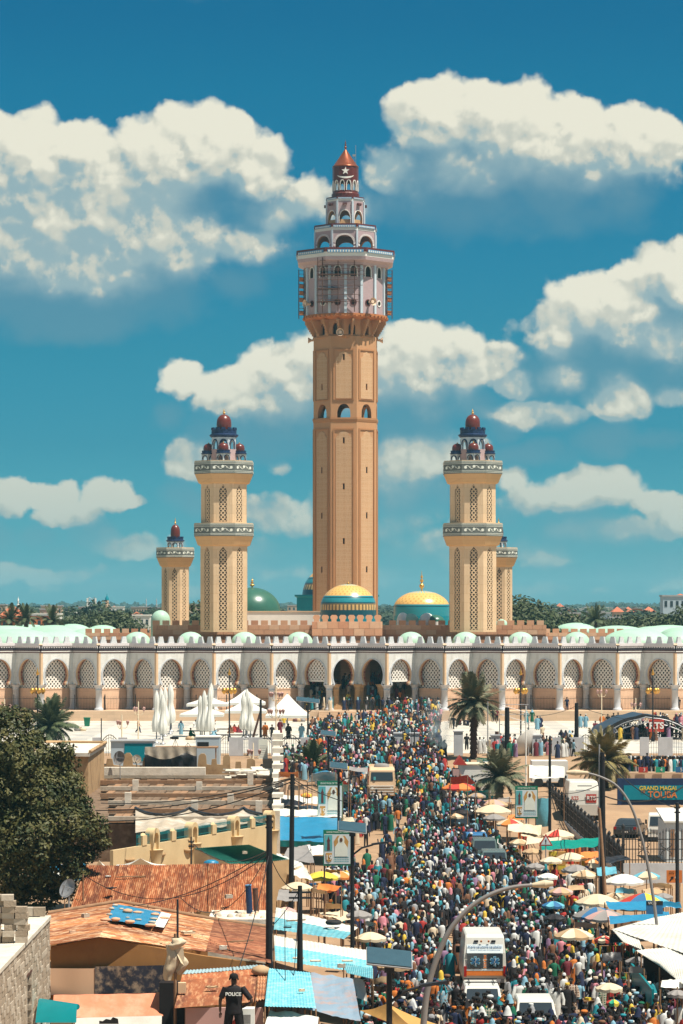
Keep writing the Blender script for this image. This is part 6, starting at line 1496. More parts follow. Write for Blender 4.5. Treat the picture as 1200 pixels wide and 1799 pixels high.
pole('dark utility pole at the esplanade edge left of the white dish',891,1243,1335,.28,.24,288)
pole('brown square wooden post beside the pylon truss',873,1285,1330,.2,.2,290,'rust_pipe',extras=False)
pole('dark utility pole with a street light left of the stage',1013,1235,1325,.24,.2,290)
pole('slim dark pole above the camera tripod at right',966,1295,1480,.13,.1,225)
pole('tall black pole in front of the right date palm',1060,1322,1545,.2,.15,178,lean=-.06)
pole('grey metal pole joined to the tall black pole',1053,1308,1400,.07,.05,178,'grey_metal',extras=False)
pole('leaning brown wooden pole crossing the tall black pole',1066,1420,1567,.13,.09,170,'wood',lean=-.45,extras=False)
pole('dark pole at the right edge before the white kiosk',1190,1410,1600,.12,.1,160,'dark_metal')
pole('thin dark pole left of the folded white umbrellas, by the roof',178,1262,1330,.05,.05,262,'dark_metal',extras=False,zb=3.5)
pole('slim rusty pipe with a lamp head on the gable roof',312,1580,1645,.05,.05,126.5,'dark_metal',extras=False,zb=3.5)
pole('thin pole standing behind the rusty roof near the tent',336,1470,1527,.05,.04,165,'dark_metal')
pole('thin pole at the left end of the rusty roof',146,1536,1592,.05,.04,148,'wood',extras=False)
pole('leaning dark strut beside the white board',436,1247,1340,.13,.1,289,'rust_pipe',lean=1.3,extras=False)
pole('dark post beside the leaning strut',458,1229,1330,.13,.12,288,'dark_metal',extras=False)
pole('slim white pole beside the tall date palm',857,1232,1330,.06,.05,280,'grey_metal',extras=False)
pole('slim white pole in front of the white dish',924,1240,1385,.07,.05,262,'white',extras=False)
def solar(label,px,top,wpx,Y,arm=None,base=None):
 zb=gz(Y);zt_=PZ(top,Y);s_=F/Y;t=thing('solar_street_lamp',label,'street lamp',(PX(px,Y),Y,zb),0,'solar street lamps');h=zt_-zb
 mb=MB();mb.tube((0,0,0),(0,0,h-.35),.11,.085,10);mb.build('pole',MT['black'],t)
 mb=MB();w_=wpx/s_;mb.cbox((0,0,h-.15),(w_,.9,.05),rx=R(24),ry=R(7));mb.build('solar_panel',MT['panel'],t)
 mb=MB();mb.cbox((0,0,h-.185),(w_+.06,.96,.04),rx=R(24),ry=R(7));mb.build('panel_frame',MT['grey_metal'],t)
 mb=MB();mb.cbox((0,.05,h-.42),(.3,.3,.35));mb.build('battery_box',MT['dark_metal'],t)
 a=.9;mb=MB();mb.path([(0,0,h-1.5),(.5*a,0,h-1.15),(1.1*a,0,h-1.0)],.05,6);mb.build('arm',MT['dark_metal'],t)
 mb=MB();mb.cbox((1.45*a,0,h-.93),(.8,.25,.09),ry=R(-8));mb.build('lamp_head',MT['dark_metal'],t)
solar('nearest solar street lamp, its panel over the crowd at the bottom',684,1673,78,84)
solar('solar street lamp with a grey panel above the green poster',619,1447,48,135)
solar('solar street lamp with a small panel above the back stalls',595,1341,30,206)
solar('solar street lamp in front of the left palm crown',577,1285,26,262)
solar('solar street lamp beside the white canopies at the esplanade',541,1227,40,300)
solar('solar street lamp at the entrance end of the crowd',717,1282,8,290)
# big curved lamps
def curved(label,pts,Y,r0,r1,head,zb=0.):
 P_=[P(px,py,Y)for px,py in pts];b0=Vector((P_[0].x,Y,gz(Y)));t=thing('curved_street_lamp',label,'street lamp',b0)
 P2=[]
 for i in range(len(P_)-1):
  p0,p1,p2,p3=P_[max(i-1,0)],P_[i],P_[i+1],P_[min(i+2,len(P_)-1)]
  for q in range(4):
   u=q/4;P2.append(.5*((2*p1)+(p2-p0)*u+(2*p0-5*p1+4*p2-p3)*u*u+(3*p1-p0-3*p2+p3)*u**3))
 P2.append(P_[-1])
 mb=MB();mb.path([b0]+P2,r0,8,taper=r1);mb.build('curved_pole',MT['lamp_grey'],t,world=True)
 h0,h1=P(*head[0],Y),P(*head[1],Y);mb=MB();d=(h1-h0).normalized();
 mb.tube(h0,h0+d*(h1-h0).length*.6,.07,.15,8);mb.tube(h0+d*(h1-h0).length*.6,h1,.15,.08,8);mb.build('lamp_head',MT['beige_c'],t,world=True)
curved('tall curved grey street lamp at right with its cream head hanging left',[(1159,1672),(1151,1600),(1140,1530),(1127,1470),(1108,1415),(1085,1382),(1058,1366),(1032,1358)],140,.085,.05,((1034,1358),(995,1357)))
curved('thick curved grey lamp arm sweeping over the crowd at bottom centre',[(744,1800),(750,1745),(765,1690),(790,1635),(825,1595),(865,1570),(905,1558),(940,1555)],100,.12,.06,((935,1555),(972,1552)))
# esplanade lamps
def lantern_lamp(label,px,Y=318,top=1183):
 zb=gz(Y);h=PZ(top,Y)-zb;t=thing('esplanade_lamp',label,'street lamp',(PX(px,Y),Y,zb),0,'black esplanade lamps with brass lanterns')
 mb=MB();mb.lathe([(.22,0),(.2,.5),(.09,.7),(.07,h*.97),(.02,h)],10);mb.build('pole',MT['black'],t)
 for i in range(4):
  a=i*math.pi/2+.4;x,y=.62*math.cos(a),.62*math.sin(a)
  mb=MB();mb.path([(0,0,h-1.9),(x*.6,y*.6,h-2.2),(x,y,h-2.0)],.035,5);mb.build('arm',MT['black'],t)
  mb=MB();mb.lathe([(.03,.0),(.22,-.12),(.30,-.42),(.18,-.62),(.02,-.75)],8,(x,y,h-1.6));mb.build('lantern',MT['gold_l'],t)
 mb=MB();mb.lathe([(.12,0),(.2,.2),(.1,.4),(.04,.7),(.01,.9)],8,(0,0,h-.2));mb.build('finial',MT['gold_l'],t)
for px,lb in((66,'black lamp with brass lanterns behind the left date palm'),(403,'black lamp with brass lanterns among the white canopies'),(915,'black lamp with brass lanterns right of the tall date palm'),(1147,'black lamp with brass lanterns above the curved stage roof')):lantern_lamp(lb,px)
def candelabra(label,px,py_b,top,mt='beige_c',n=4):
 g=W3(px,py_b,3.7);Y=g.y;h=PZ(top,Y)-3.7;t=thing('candelabra_lamp',label,'street lamp',(g.x,Y,3.7),0,'pale candelabra lamps')
 mb=MB();mb.lathe([(.2,0),(.16,.4),(.07,.6),(.06,h*.98),(.02,h)],8);mb.build('pole',MT[mt],t)
 for lev in((h-.9,.62),(h-2.6,.75))[:2 if n>3 else 1]:
  for i in range(5 if n>3 else 3):
   a=i*2*math.pi/(5 if n>3 else 3)+.3;x,y=lev[1]*math.cos(a),lev[1]*math.sin(a)
   mb=MB();mb.path([(0,0,lev[0]-.5),(x*.6,y*.6,lev[0]-.6),(x,y,lev[0]-.25)],.035,4);mb.build('arm',MT[mt],t)
   mb=MB();mb.lathe([(.08,0),(.17,.34),(.19,.36),(.03,.5)],6,(x,y,lev[0]-.2));mb.build('lantern',MT['pink_c'],t)
for a in(('tall pale candelabra lamp with two tiers beside the white canopies',485,1330,1205,'beige_c',4),('pale candelabra lamp in front of the folded white umbrellas',214,1322,1255,'beige_c',3),('pale lamp with a bird shaped top at the left of the folded umbrellas',243,1310,1232,'beige_c',3),('pale candelabra lamp behind the RTS stage, left one',1057,1280,1203,'beige_c',3),('pale candelabra lamp behind the stage, right one',1117,1280,1226,'beige_c',3),('short pale candelabra lamp at the left edge behind the tree',8,1300,1228,'beige_c',3),('pale candelabra lamp over the brown umbrella stands near the railings',445,1345,1305,'beige_c',3)):candelabra(*a)
# folded and open giant umbrellas
def folded(label,px,base,top):
 g=W3(px,base,3.7);Y=g.y;h=PZ(top,Y)-3.7;t=thing('folded_umbrella',label,'umbrella',(g.x,Y,3.7),0,'folded white giant umbrellas')
 mb=MB();mb.lathe([(.3,0),(.3,.15),(.07,.2),(.06,h*.3)],8);mb.build('mast',MT['grey_metal'],t)
 def fn(u,v):
  a=u*2*math.pi;zz=h*.22+(h*.78)*v;r_=(.34+.10*math.sin(v*9))*(1-.8*v**5)*(1+.25*abs(math.sin(a*4)));r_*=(.75+.35*(1-v));return Vector((r_*math.cos(a),r_*math.sin(a),zz))
 mb=MB();mb.grid(fn,32,14);mb.build('folded_cloth',MT['white_tarp'],t)
for i,(px,b_,tp)in enumerate(((275,1306,1213),(286,1308,1220),(283,1299,1209),(290,1294,1207),(299,1290,1201),(301,1286,1205),(352,1300,1222),(359,1304,1213),(369,1306,1207),(371,1285,1200),(428,1299,1217),(440,1300,1226),(434,1296,1210))):
 folded(['leftmost front folded umbrella of the left cluster','front folded umbrella, second in the left cluster','folded umbrella behind the first of the left cluster','middle folded umbrella of the left cluster','tallest folded umbrella at the right of the left cluster','rearmost folded umbrella of the left cluster','left folded umbrella of the middle cluster','front folded umbrella in the middle cluster','right folded umbrella of the middle cluster','rear folded umbrella of the middle cluster','left folded umbrella between the two open canopies','right folded umbrella between the two open canopies','rear folded umbrella between the two open canopies'][i],px,b_,tp)
def canopy(label,px,rim,peak,hw_px,Y):
 c=Vector((PX(px,Y),Y,3.7));w_=hw_px*Y/F;zr=PZ(rim,Y)-3.7;zp=PZ(peak,Y)-3.7;t=thing('giant_umbrella',label,'umbrella',c,0,'open white giant umbrellas')
 mb=MB();mb.tube((0,0,0),(0,0,zp),.08,n=8);mb.build('mast',MT['grey_metal'],t)
 cs=[(-w_,-w_*.8,zr),(w_,-w_*.8,zr),(w_,w_*.8,zr),(-w_,w_*.8,zr)]
 for i in range(4):
  a,b_=Vector(cs[i]),Vector(cs[(i+1)%4]);pk=Vector((0,0,zp));mb=MB();mb.grid(lambda u,v:a.lerp(b_,u).lerp(pk,v)-Vector((0,0,.12*math.sin(math.pi*v))),4,6)
  mb.add([a,b_,b_-Vector((0,0,.3)),a-Vector((0,0,.3))],[(0,1,2,3)]);mb.build('canopy_panel',MT['white_tarp'],t)
for a in(('open white giant umbrella, upper left',365,1236,1221,36,345),('open white giant umbrella in front of the upper left one',355,1254,1236,38,330),('open white giant umbrella in the middle, upper',432,1234,1211,34,350),('open white giant umbrella in the middle, lower',432,1248,1228,36,334),('largest open white umbrella next to the candelabra lamp',505,1256,1218,38,325)):canopy(*a)
# ---- posters -----------------------------------------------------------------------------
MT['poster_green']=mat('poster_green',(.01,.16,.09),.5,.1,1);MT['poster_white']=mat('poster_white',(.60,.66,.68),.5,.05,1);MT['skin_print']=mat('print_brown',(.10,.05,.035),.6,.1,2);MT['poster_teal']=mat('poster_teal',(.10,.36,.38),.5,.1,1)
def text(body,size,loc,mt,par,rot=(R(90),0,0),name='lettering',ext=.01,ax='CENTER',bold=.0,sx=1.):
 cu=bpy.data.curves.new(name,'FONT');cu.body=body;cu.size=size;cu.extrude=ext;cu.align_x=ax;cu.align_y='CENTER';cu.offset=bold
 cu.materials.append(MT[mt]if isinstance(mt,str)else mt)
 o=bpy.data.objects.new(name,cu);C.objects.link(o);o.parent=par;o.location=loc;o.rotation_euler=rot;o.scale=(sx,1,1);return o
def poster(label,px0,px1,pt,pb,Y,base,portrait=True):
 x0,x1=PX(px0,Y),PX(px1,Y);w_=x1-x0;zt_,zb__=PZ(pt,Y),PZ(pb,Y);g0=gz(Y);h=zt_-zb__;t=thing('poster_billboard',label,'billboard',((x0+x1)/2,Y,g0));z0=zb__-g0
 mb=MB();mb.box(-w_/2,w_/2,0,.08,z0,z0+h);mb.build('board',MT['poster_green'],t)
 mb=MB();mb.box(-w_*.47,w_*.47,-.012,0,z0+h*.05,z0+h*.88);mb.build('pale_print',MT['poster_white'],t)
 mb=MB();mb.box(-w_*.45,-w_*.18,-.024,-.012,z0+h*.42,z0+h*.86);mb.build('teal_print',MT['poster_teal'],t)
 q=MB();q.M=Matrix.Translation((-w_*.31,-.036,z0+h*.44));q.poly([(-.05*w_,0),(.05*w_,0),(.04*w_,h*.22),(.06*w_,h*.27),(.03*w_,h*.3),(0,h*.39),(-.03*w_,h*.3),(-.06*w_,h*.27),(-.04*w_,h*.22)],depth=.01);q.build('tower_print',MT['stripe_red'],t)
 q=MB();q.M=Matrix.Translation((-w_*.30,-.036,z0+h*.10));q.poly([(-.1*w_,.05*h),(0,0),(.1*w_,.05*h),(.11*w_,.26*h),(-.11*w_,.26*h)],depth=.01);q.build('orange_badge',MT['goldtarp'],t)
 text('19',h*.19,(-w_*.30,-.05,z0+h*.23),'white',t,ext=.003,bold=.008)
 for(yy,mt,pts)in((-.024,'goldtarp',[(-.2,.2),(.2,.2),(.24,.45),(.12,.62),(-.12,.62),(-.24,.45)]),(-.036,'flower',[(-.21,0),(.22,0),(.20,.28),(.1,.42),(.11,.52),(.07,.6),(0,.64),(-.07,.6),(-.11,.52),(-.1,.42),(-.2,.28)])):
  q=MB();q.M=Matrix.Translation((w_*.14,yy,z0+h*.26));q.poly([(x*w_*1.1,zz*h*.93)for x,zz in pts],depth=.01);q.build('robed_figure_print',MT[mt],t)
 q=MB();q.M=Matrix.Translation((w_*.14,-.048,z0+h*.72));q.poly([(.055*w_*math.cos(i*math.pi/5),.06*h*math.sin(i*math.pi/5))for i in range(10)],depth=.01);q.build('face_print',MT['skin_print'],t)
 text('GRAND MAGAL DE TOUBA',h*.068,(0,-.03,z0+h*.94),'white',t,ext=.003,sx=.86*w_/(h*.068*13.5))
 for k in range(3):
  q=MB()
  for i in range(12):q.box(-w_*.12+i*w_*.045,-w_*.12+i*w_*.045+w_*.03,-.02,-.012,z0+h*(.22-.055*k),z0+h*(.235-.055*k)+.02*(i%2))
  q.build('script_line',MT['poster_teal'],t)
 for sx in((-.46,.46)if base==2 else(0,)):
  mb=MB();mb.tube((sx*w_,.12,0),(sx*w_,.12,z0+h*.95),.07 if base==1 else.05,n=8);mb.build('post',MT['grey_metal' if base==1 else 'rust_pipe'],t)
 return t
poster('green framed poster with a white robed figure under the solar lamp',568,617,1458,1521,172,2)
poster('pale poster with the orange badge, standing behind the first poster',558,602,1372,1441,215,2)
poster('green bordered billboard on a single post right of the street',905,945,1381,1438,212,1)
poster('small green bordered poster behind the low palm',838,872,1332,1373,262,1)
t=thing('notice_board','white notice board standing on the esplanade edge','sign',(PX(463,284),284,gz(284)))
mb=MB();zb_=PZ(1336,284)-gz(284);mb.box(-.5,.42,0,.06,zb_,PZ(1299,284)-gz(284));mb.build('board',MT['flower'],t)
for k in range(6):mb=MB();mb.box(-.38,.3,-.01,0,zb_+.35+.22*k,zb_+.40+.22*k);mb.build('print_line',MT['merlon'],t)
for x in(-.45,.37):mb=MB();mb.tube((x,.1,0),(x,.1,zb_+.3),.03,n=5);mb.build('leg',MT['grey_metal'],t)
# warning triangle
Ys=190.;t=thing('warning_sign','white triangular warning sign with a red border','sign',(PX(959,Ys),Ys,0));zc_=PZ(1479,Ys)
mb=MB();mb.M=Matrix.Translation((0,0,zc_));mb.poly([(-.47,-.27),(.47,-.27),(0,.54)],depth=.03);mb.build('red_border',MT['red_c'],t)
mb=MB();mb.M=Matrix.Translation((0,-.012,zc_));mb.poly([(-.33,-.19),(.33,-.19),(0,.38)],depth=.01);mb.build('white_field',MT['poster_white'],t)
mb=MB();mb.M=Matrix.Translation((0,-.024,zc_));mb.poly([(-.03,-.05),(.03,-.05),(.04,.15),(-.04,.15)],depth=.01);mb.poly([(-.03,-.13),(.03,-.13),(.03,-.08),(-.03,-.08)],depth=.01);mb.build('exclamation_mark',MT['black'],t)
mb=MB();mb.tube((0,.06,0),(0,.06,zc_+.3),.04,n=6);mb.build('post',MT['grey_metal'],t)
Ys=168.;t=thing('direction_sign','orange direction sign with a black arrow and white pin at the right edge','sign',(PX(1186,Ys),Ys,0));z0=PZ(1551,Ys);z1=PZ(1529,Ys)
mb=MB();mb.box(-.5,.42,0,.05,z0,z1);mb.build('board',MT['orange_c'],t);text('ZIG',.2,(-.2,-.02,z1-.14),'black',t,ext=.003)
mb=MB();mb.M=Matrix.Translation((-.2,-.012,z0+.24));mb.poly([(-.14,-.12),(-.09,-.16),(.05,0),(.1,-.05),(.12,.14),(-.07,.12),(-.02,.06)],depth=.008);mb.build('arrow',MT['black'],t)
mb=MB();mb.M=Matrix.Translation((.12,-.012,z0+.26));mb.poly([(0,-.2)]+[(.13*math.cos(R(q)),.06+.13*math.sin(R(q)))for q in range(-20,201,22)],[[(.05*math.cos(R(-q)),.07+.05*math.sin(R(-q)))for q in range(0,360,45)]],.008);mb.build('map_pin',MT['white'],t)
for x in(-.4,.3):mb=MB();mb.tube((x,.08,0),(x,.08,z1),.03,n=5);mb.build('post',MT['wood'],t)
t=thing('shop_sign','blue shop sign reading Wari in front of the rainbow umbrella','sign',(PX(1150,143),143,0));z1=PZ(1583,143);z0=PZ(1606,143)
mb=MB();mb.box(-.42,.42,0,.05,z0,z1);mb.build('board',MT['blue_c'],t);mb=MB();mb.box(-.42,.42,-.01,0,z1-.2,z1);mb.build('header',MT['black'],t);text('Wari',.2,(-.12,-.02,z1-.11),'white',t,ext=.003)
mb=MB();mb.tube((0,.08,0),(0,.08,z1),.03,n=5);mb.build('post',MT['wood'],t)
# ---- stage and banners at right ----------------------------------------------------------
Yg=322.;g0=3.7;t=thing('stage_tent','broadcast stage with a curved dark blue roof on silver trusses','stage',(PX(1125,Yg),Yg,g0))
X_=lambda px:PX(px,Yg)-PX(1125,Yg);Zs=lambda py:PZ(py,Yg)-g0
arcp=[(1050,1290),(1062,1278),(1080,1268),(1105,1258),(1130,1253),(1155,1255),(1185,1264),(1215,1280)]
mb=MB()
def fa(u,v):
 k=u*(len(arcp)-1);i=min(int(k),len(arcp)-2);f_=k-i;px=arcp[i][0]*(1-f_)+arcp[i+1][0]*f_;py=arcp[i][1]*(1-f_)+arcp[i+1][1]*f_
 return Vector((X_(px+(-8*v)),7*v,Zs(py+2)-.05*math.sin(u*30)))
mb.grid(fa,40,5);mb.build('canopy',mat('navy_canvas',(.025,.05,.08),.45,.15,1,bump=.5),t)
mb=MB();mb.grid(lambda u,v:fa(u*.98,0)+Vector((0,-.02,-(.25+.9*(1-abs(u-.12)*1.3 if u<.5 else.3))*v*.8)),40,3);mb.build('valance',MT['black_tarp'],t)
for dz in(.35,.95):
 mb=MB();mb.path([fa(u/14,0)+Vector((.3,-.1,-dz))for u in range(15)],.07,5);mb.build('truss_chord',MT['grey_metal'],t)
for u in range(28):
 mb=MB();mb.tube(fa(u/28,0)+Vector((.3,-.1,-.35 if u%2 else-.95)),fa((u+1)/28,0)+Vector((.3,-.1,-.95 if u%2 else-.35)),.045,n=4);mb.build('truss_brace',MT['grey_metal'],t)
for px in(1058,1092,1152,1206):
 mb=MB();mb.tube((X_(px),0,0),(X_(px),0,Zs(1280)),.09,n=6);mb.build('leg',MT['grey_metal'],t)
mb=MB();mb.box(X_(1075),X_(1215),0,.2,Zs(1290),Zs(1287));mb.build('cross_beam',MT['black'],t)
mb=MB();mb.box(X_(1139.5),X_(1166),-.35,-.25,Zs(1285.5),Zs(1264));mb.build('red_board',MT['red_c'],t)
text('RTS',1.0,(X_(1152.7),-.38,Zs(1275)),'white',t,bold=.03)
t=thing('spectator_platform','raised beige platform edge with people behind it at right','platform',(PX(1145,262),262,gz(262)))
mb=MB();mb.box(PX(1085,262)-PX(1145,262),5,0,3,0,PZ(1357,262)-gz(262));mb.build('deck',MT['podium'],t)
for px,s_,mt in((1130,'3','red_c'),(1160,'4','green_c'),(1195,'5','blue_c')):
 b_=thing('number_board',{'3':'red','4':'green','5':'blue'}[s_]+' board numbered '+s_+' on the platform edge','sign',(PX(px,261.8),261.8,PZ(1357,262)));mb=MB();mb.box(-.42,.42,0,.05,0,.5);mb.build('board',MT[mt],b_);text(s_,.46,(.1,-.02,.25),'white',b_)
Yb=251.;g0=gz(Yb);t=thing('event_banner','long teal banner reading GRAND MAGAL DE TOUBA on a dark wall','banner',(PX(1150,Yb),Yb,g0));Zs=lambda py:PZ(py,Yb)-g0
mb=MB();mb.box(PX(1085,Yb)-PX(1150,Yb),3.5,.1,.4,0,Zs(1368));mb.build('dark_wall',MT['navy'],t)
m=mat('banner_teal',(.0,.20,.27),.5,.15,.8);mb=MB();mb.box(PX(1096,Yb)-PX(1150,Yb),3.2,0,.08,Zs(1405),Zs(1380));mb.build('banner_cloth',m,t)
text('GRAND MAGAL',.50,(PX(1157,Yb)-PX(1150,Yb),-.03,Zs(1385)),'yellow_c',t,bold=.01,sx=.95);text('DE',.3,(PX(1130,Yb)-PX(1150,Yb),-.03,Zs(1391)),'orange_c',t);text('TOUBA',.80,(PX(1164,Yb)-PX(1150,Yb),-.03,Zs(1396.5)),'orange_c',t,bold=.015,sx=.95)
# ---- fences right --------------------------------------------------------------------------
def spear_fence(label,A_,B2,h,base_h,step=.28,wall='marble2'):
 A_,B2=Vector(A_),Vector(B2);L=(B2-A_).length;d=(B2-A_)/L;t=thing('spear_fence',label,'fence',A_);ang=math.atan2(d.y,d.x);t.rotation_euler=(0,0,ang)
 mb=MB();mb.box(0,L,-.12,.12,0,base_h);mb.build('base_wall',MT[wall],t)
 mb=MB();n=int(L/step)
 for i in range(n+1):
  x=L*i/n;hh=h*(1+.16*abs(math.sin(i*.55)));mb.tube((x,0,base_h),(x,0,base_h+hh),.035,n=4,caps=False);mb.tube((x,0,base_h+hh-.05),(x,0,base_h+hh+.22),.07,.0,4,caps=False)
 mb.build('bars',MT['iron'],t,kind='stuff')
 for k in(.12,.5,.85):mb=MB();mb.box(0,L,-.03,.03,base_h+h*k-.03,base_h+h*k+.03);mb.build('rail',MT['iron'],t)
 n=max(1,int(L/3.2))
 for i in range(n+1):mb=MB();mb.box(L*i/n-.09,L*i/n+.09,-.09,.09,0,base_h+h*1.25);mb.lathe([(.09,0),(.14,.12),(.02,.3)],8,(L*i/n,0,base_h+h*1.25));mb.build('post',MT['iron'],t)
 return t
spear_fence('tall black spear topped fence running back beside the stalls at right',(PX(1095,192),192,0),(PX(962,262),262,gz(262)*.6),1.55,.55,.3)
t=spear_fence('black iron gate fence with scroll panels on a pale wall at right',(PX(1095,192),192,0),(PX(1235,192),192,0),1.9,1.35,.2)
for x in(1.4,2.9):
 mb=MB()
 for s1 in(-1,1):
  for s2 in(-1,1):mb.path([(x+s1*.05,-.06,2.3+s2*.05),(x+s1*.3,-.06,2.3+s2*.18),(x+s1*.38,-.06,2.3+s2*.38),(x+s1*.22,-.06,2.3+s2*.42)],.03,5)
 mb.build('scroll_ornament',MT['iron'],t)
t=thing('white_kiosk','white box shaped kiosk with a sloping roof at the right edge','kiosk',(PX(1190,208),208,0))
mb=MB();mb.box(-.85,3,0,5,0,2.9);mb.build('body',MT['poster_white'],t);mb=MB();mb.add([(-1.0,-.15,2.9),(3,-.15,2.9),(3,5.2,3.5),(-1.0,5.2,3.5),(-1.0,-.15,3.02),(3,-.15,3.02),(3,5.2,3.62),(-1,5.2,3.62)],[(4,5,6,7),(0,1,5,4),(3,0,4,7)]);mb.build('roof',MT['white_tarp'],t)
for x in(-.5,.4):mb=MB();mb.box(x,x+.3,-.05,0,.4,2.4);mb.build('door',MT['wood'],t)
t=thing('pink_kiosk','pink and white kiosk with a red gable behind the orange umbrella','kiosk',(PX(838,258),258,gz(258)))
mb=MB();mb.box(-1.6,1.6,0,3,0,2.6);mb.build('body',MT['white'],t);mb=MB();mb.box(-2.2,-1.62,-.3,2,0,2.2);mb.build('pink_annex',MT['pink_c'],t)
mb=MB();mb.add([(-2.1,-.2,2.6),(-.9,-.2,2.6),(-1.5,-.2,3.4),(-2.1,2.5,2.6),(-.9,2.5,2.6),(-1.5,2.5,3.4)],[(0,1,2),(0,2,5,3),(1,4,5,2)]);mb.build('red_gable',MT['red_c'],t)
mb=MB();mb.box(-1.7,1.7,-.1,3.1,2.6,2.7);mb.build('roof',MT['cream_tarp'],t)
stall('red canvas awning beside the pink kiosk',((792,1366),(822,1362),(836,1376),(790,1378)),(2.6,2.8,2.3,2.2),'red_c')
stall('crumpled silver sheeting heap right of the low palm',((930,1345),(992,1346),(992,1366),(930,1368)),(2.2,2.2,1.6,1.6),'white_tin')
t=thing('generator_truck','white equipment truck body with a tripod on top left of the RTS van','truck',(PX(975,262),262,gz(262)))
mb=MB();mb.box(-2.1,1.2,0,2.5,.5,2.4);mb.build('box_body',MT['white'],t)
for x in(-1.5,.7):
 mb=MB();mb.tube((x,-.05,.45),(x,.2,.45),.42,n=14);mb.build('wheel',MT['tyre'],t)
# steel arch frame in front of the tall palm and truss tower
t=thing('truss_tower','silver truss frame tower at the esplanade edge','truss',(PX(905,292),292,3.7))
for x in(-1.6,1.4):
 mb=MB();mb.tube((x,0,0),(x,0,PZ(1262,292)-3.7),.05,n=5);mb.build('upright',MT['grey_metal'],t)
for k,zz in enumerate((1,2,3,4,5)):
 mb=MB();mb.tube((-1.6,0,zz),(1.4,0,zz),.04,n=4);mb.tube((-1.6,0,zz),(1.4,0,zz-.9),.03,n=4);mb.build('brace',MT['grey_metal'],t)
# ---- vehicles ------------------------------------------------------------------------------
def wheel(par,x,y,r,w_=.22):
 o=MB();o.tube((x-w_/2,y,r),(x+w_/2,y,r),r,n=16);wh=o.build('wheel',MT['tyre'],par)
 o=MB();o.tube((x-w_/2-.01,y,r),(x+w_/2+.01,y,r),r*.58,n=12);o.build('rim',MT['grey_metal'],wh)
def carbody(par,prof,w_,mt,name='body',tuck=.12):
 """side profile (y,z) extruded across with a narrower greenhouse"""
 zs=[p[1]for p in prof];zm=min(zs)+(max(zs)-min(zs))*.52;zx=max(zs)
 mb=MB();n=len(prof);vs=[]
 for f_ in(-1,-.93,.93,1):
  for(y,z_)in prof:
   k=max(0,(z_-zm)/(zx-zm));x=f_*(w_/2)*(1-tuck*k);
   vs.append((x,y*(1 if abs(f_)<.95 else.985),z_ if abs(f_)<.95 else z_-(.05 if z_>zm else 0)))
 fs=[]
 for q in range(3):
  for i in range(n):fs.append((q*n+i,q*n+(i+1)%n,(q+1)*n+(i+1)%n,(q+1)*n+i))
 fs+=[tuple(range(n)),tuple(range(4*n-1,3*n-1,-1))]
 mb.add(vs,fs);return mb.build(name,MT[mt],par)
MT['car_black']=mat('dark_car_paint',(.03,.035,.04),.22,.05,1,spec=.6);MT['car_white']=mat('white_car_paint',(.66,.64,.58),.3,.04,1,spec=.5,dirt=(.5,.42,.32),damt=.3);MT['car_grey']=mat('grey_green_car_paint',(.09,.13,.13),.25,.05,1,spec=.6)
MT['lamp_red']=mat('red_lens',(.35,.01,.01),.3,.1,1);MT['amber']=mat('amber_stripe',(.60,.17,.03),.5,.08,1)
def car(label,px,py,mt,w_=1.75,L=4.3,h=1.5,rz=0.,kind='suv',rack=False,Y=None,rear=True,name='parked_car'):
 Y=Y or gY(py);g0=gz(Y);t=thing(name,label,'car',(PX(px,Y),Y,g0),rz)
 if kind=='sedan':prof=[(0,.35),(-.02,.7),(.05,.95),(.55,1.0),(1.1,h-.06),(1.5,h),(2.4,h-.02),(3.1,1.0),(4.1,.85),(L,.7),(L,.35)]
 else:prof=[(0,.35),(-.03,.75),(.02,1.0),(.35,h-.08),(.55,h),(2.5,h),(3.2,1.02),(4.1,.9),(L,.7),(L,.35)]
 carbody(t,prof,w_,mt)
 mb=MB();y0,z0,y1,z1=(.58,1.03,1.08,h-.09)if kind=='sedan' else(.04,1.02,.33,h-.1)
 k=w_/2*.84;mb.add([(-k,y0-.03,z0),(k,y0-.03,z0),(k*.93,y1-.03,z1),(-k*.93,y1-.03,z1)],[(0,1,2,3)]);mb.build('rear_window',MT['glass'],t)
 for sx in(-1,1):
  mb=MB();x=sx*(w_/2*.94);mb.add([(x*1.005,.55 if kind!='sedan' else 1.15,1.02),(x*1.005,3.0,1.02),(x*.935,2.4,h-.1),(x*.935,.75 if kind!='sedan' else 1.4,h-.1)],[(0,1,2,3)]);mb.build('side_window',MT['glass'],t)
  mb=MB();mb.cbox((sx*(w_/2-.14),-.03,.85),(.2,.06,.22));mb.build('tail_light',MT['lamp_red'],t)
  mb=MB();mb.cbox((sx*(w_/2+.08),2.7,1.05),(.16,.12,.13));mb.build('mirror',MT[mt],t)
  for y in(.8,3.4):wheel(t,sx*(w_/2-.1),y,.33)
 mb=MB();mb.box(-w_/2+.05,w_/2-.05,-.09,0,.38,.6);mb.build('bumper',MT[mt],t)
 mb=MB();mb.box(-.25,.25,-.11,-.09,.5,.6);mb.build('licence_plate',MT['white'],t)
 if rack:
  for sx in(-1,1):mb=MB();mb.tube((sx*.55,.6,h+.1),(sx*.55,2.2,h+.1),.025,n=5);mb.build('roof_rail',MT['black'],t)
  for y in(.7,2.0):mb=MB();mb.tube((-.75,y,h+.14),(.75,y,h+.14),.03,n=5);mb.build('roof_bar',MT['black'],t)
 return t
car('white estate car with black roof bars right behind the ambulance',848,0,'car_white',Y=127.5,h=1.55,rack=True)
car('white car nosing into the crowd at the bottom right of the ambulance',942,0,'car_white',Y=122.5,h=1.62)
car('dark green grey car ahead in the queue, the farther of two',852,0,'car_grey',Y=207,h=1.72,w_=1.85)
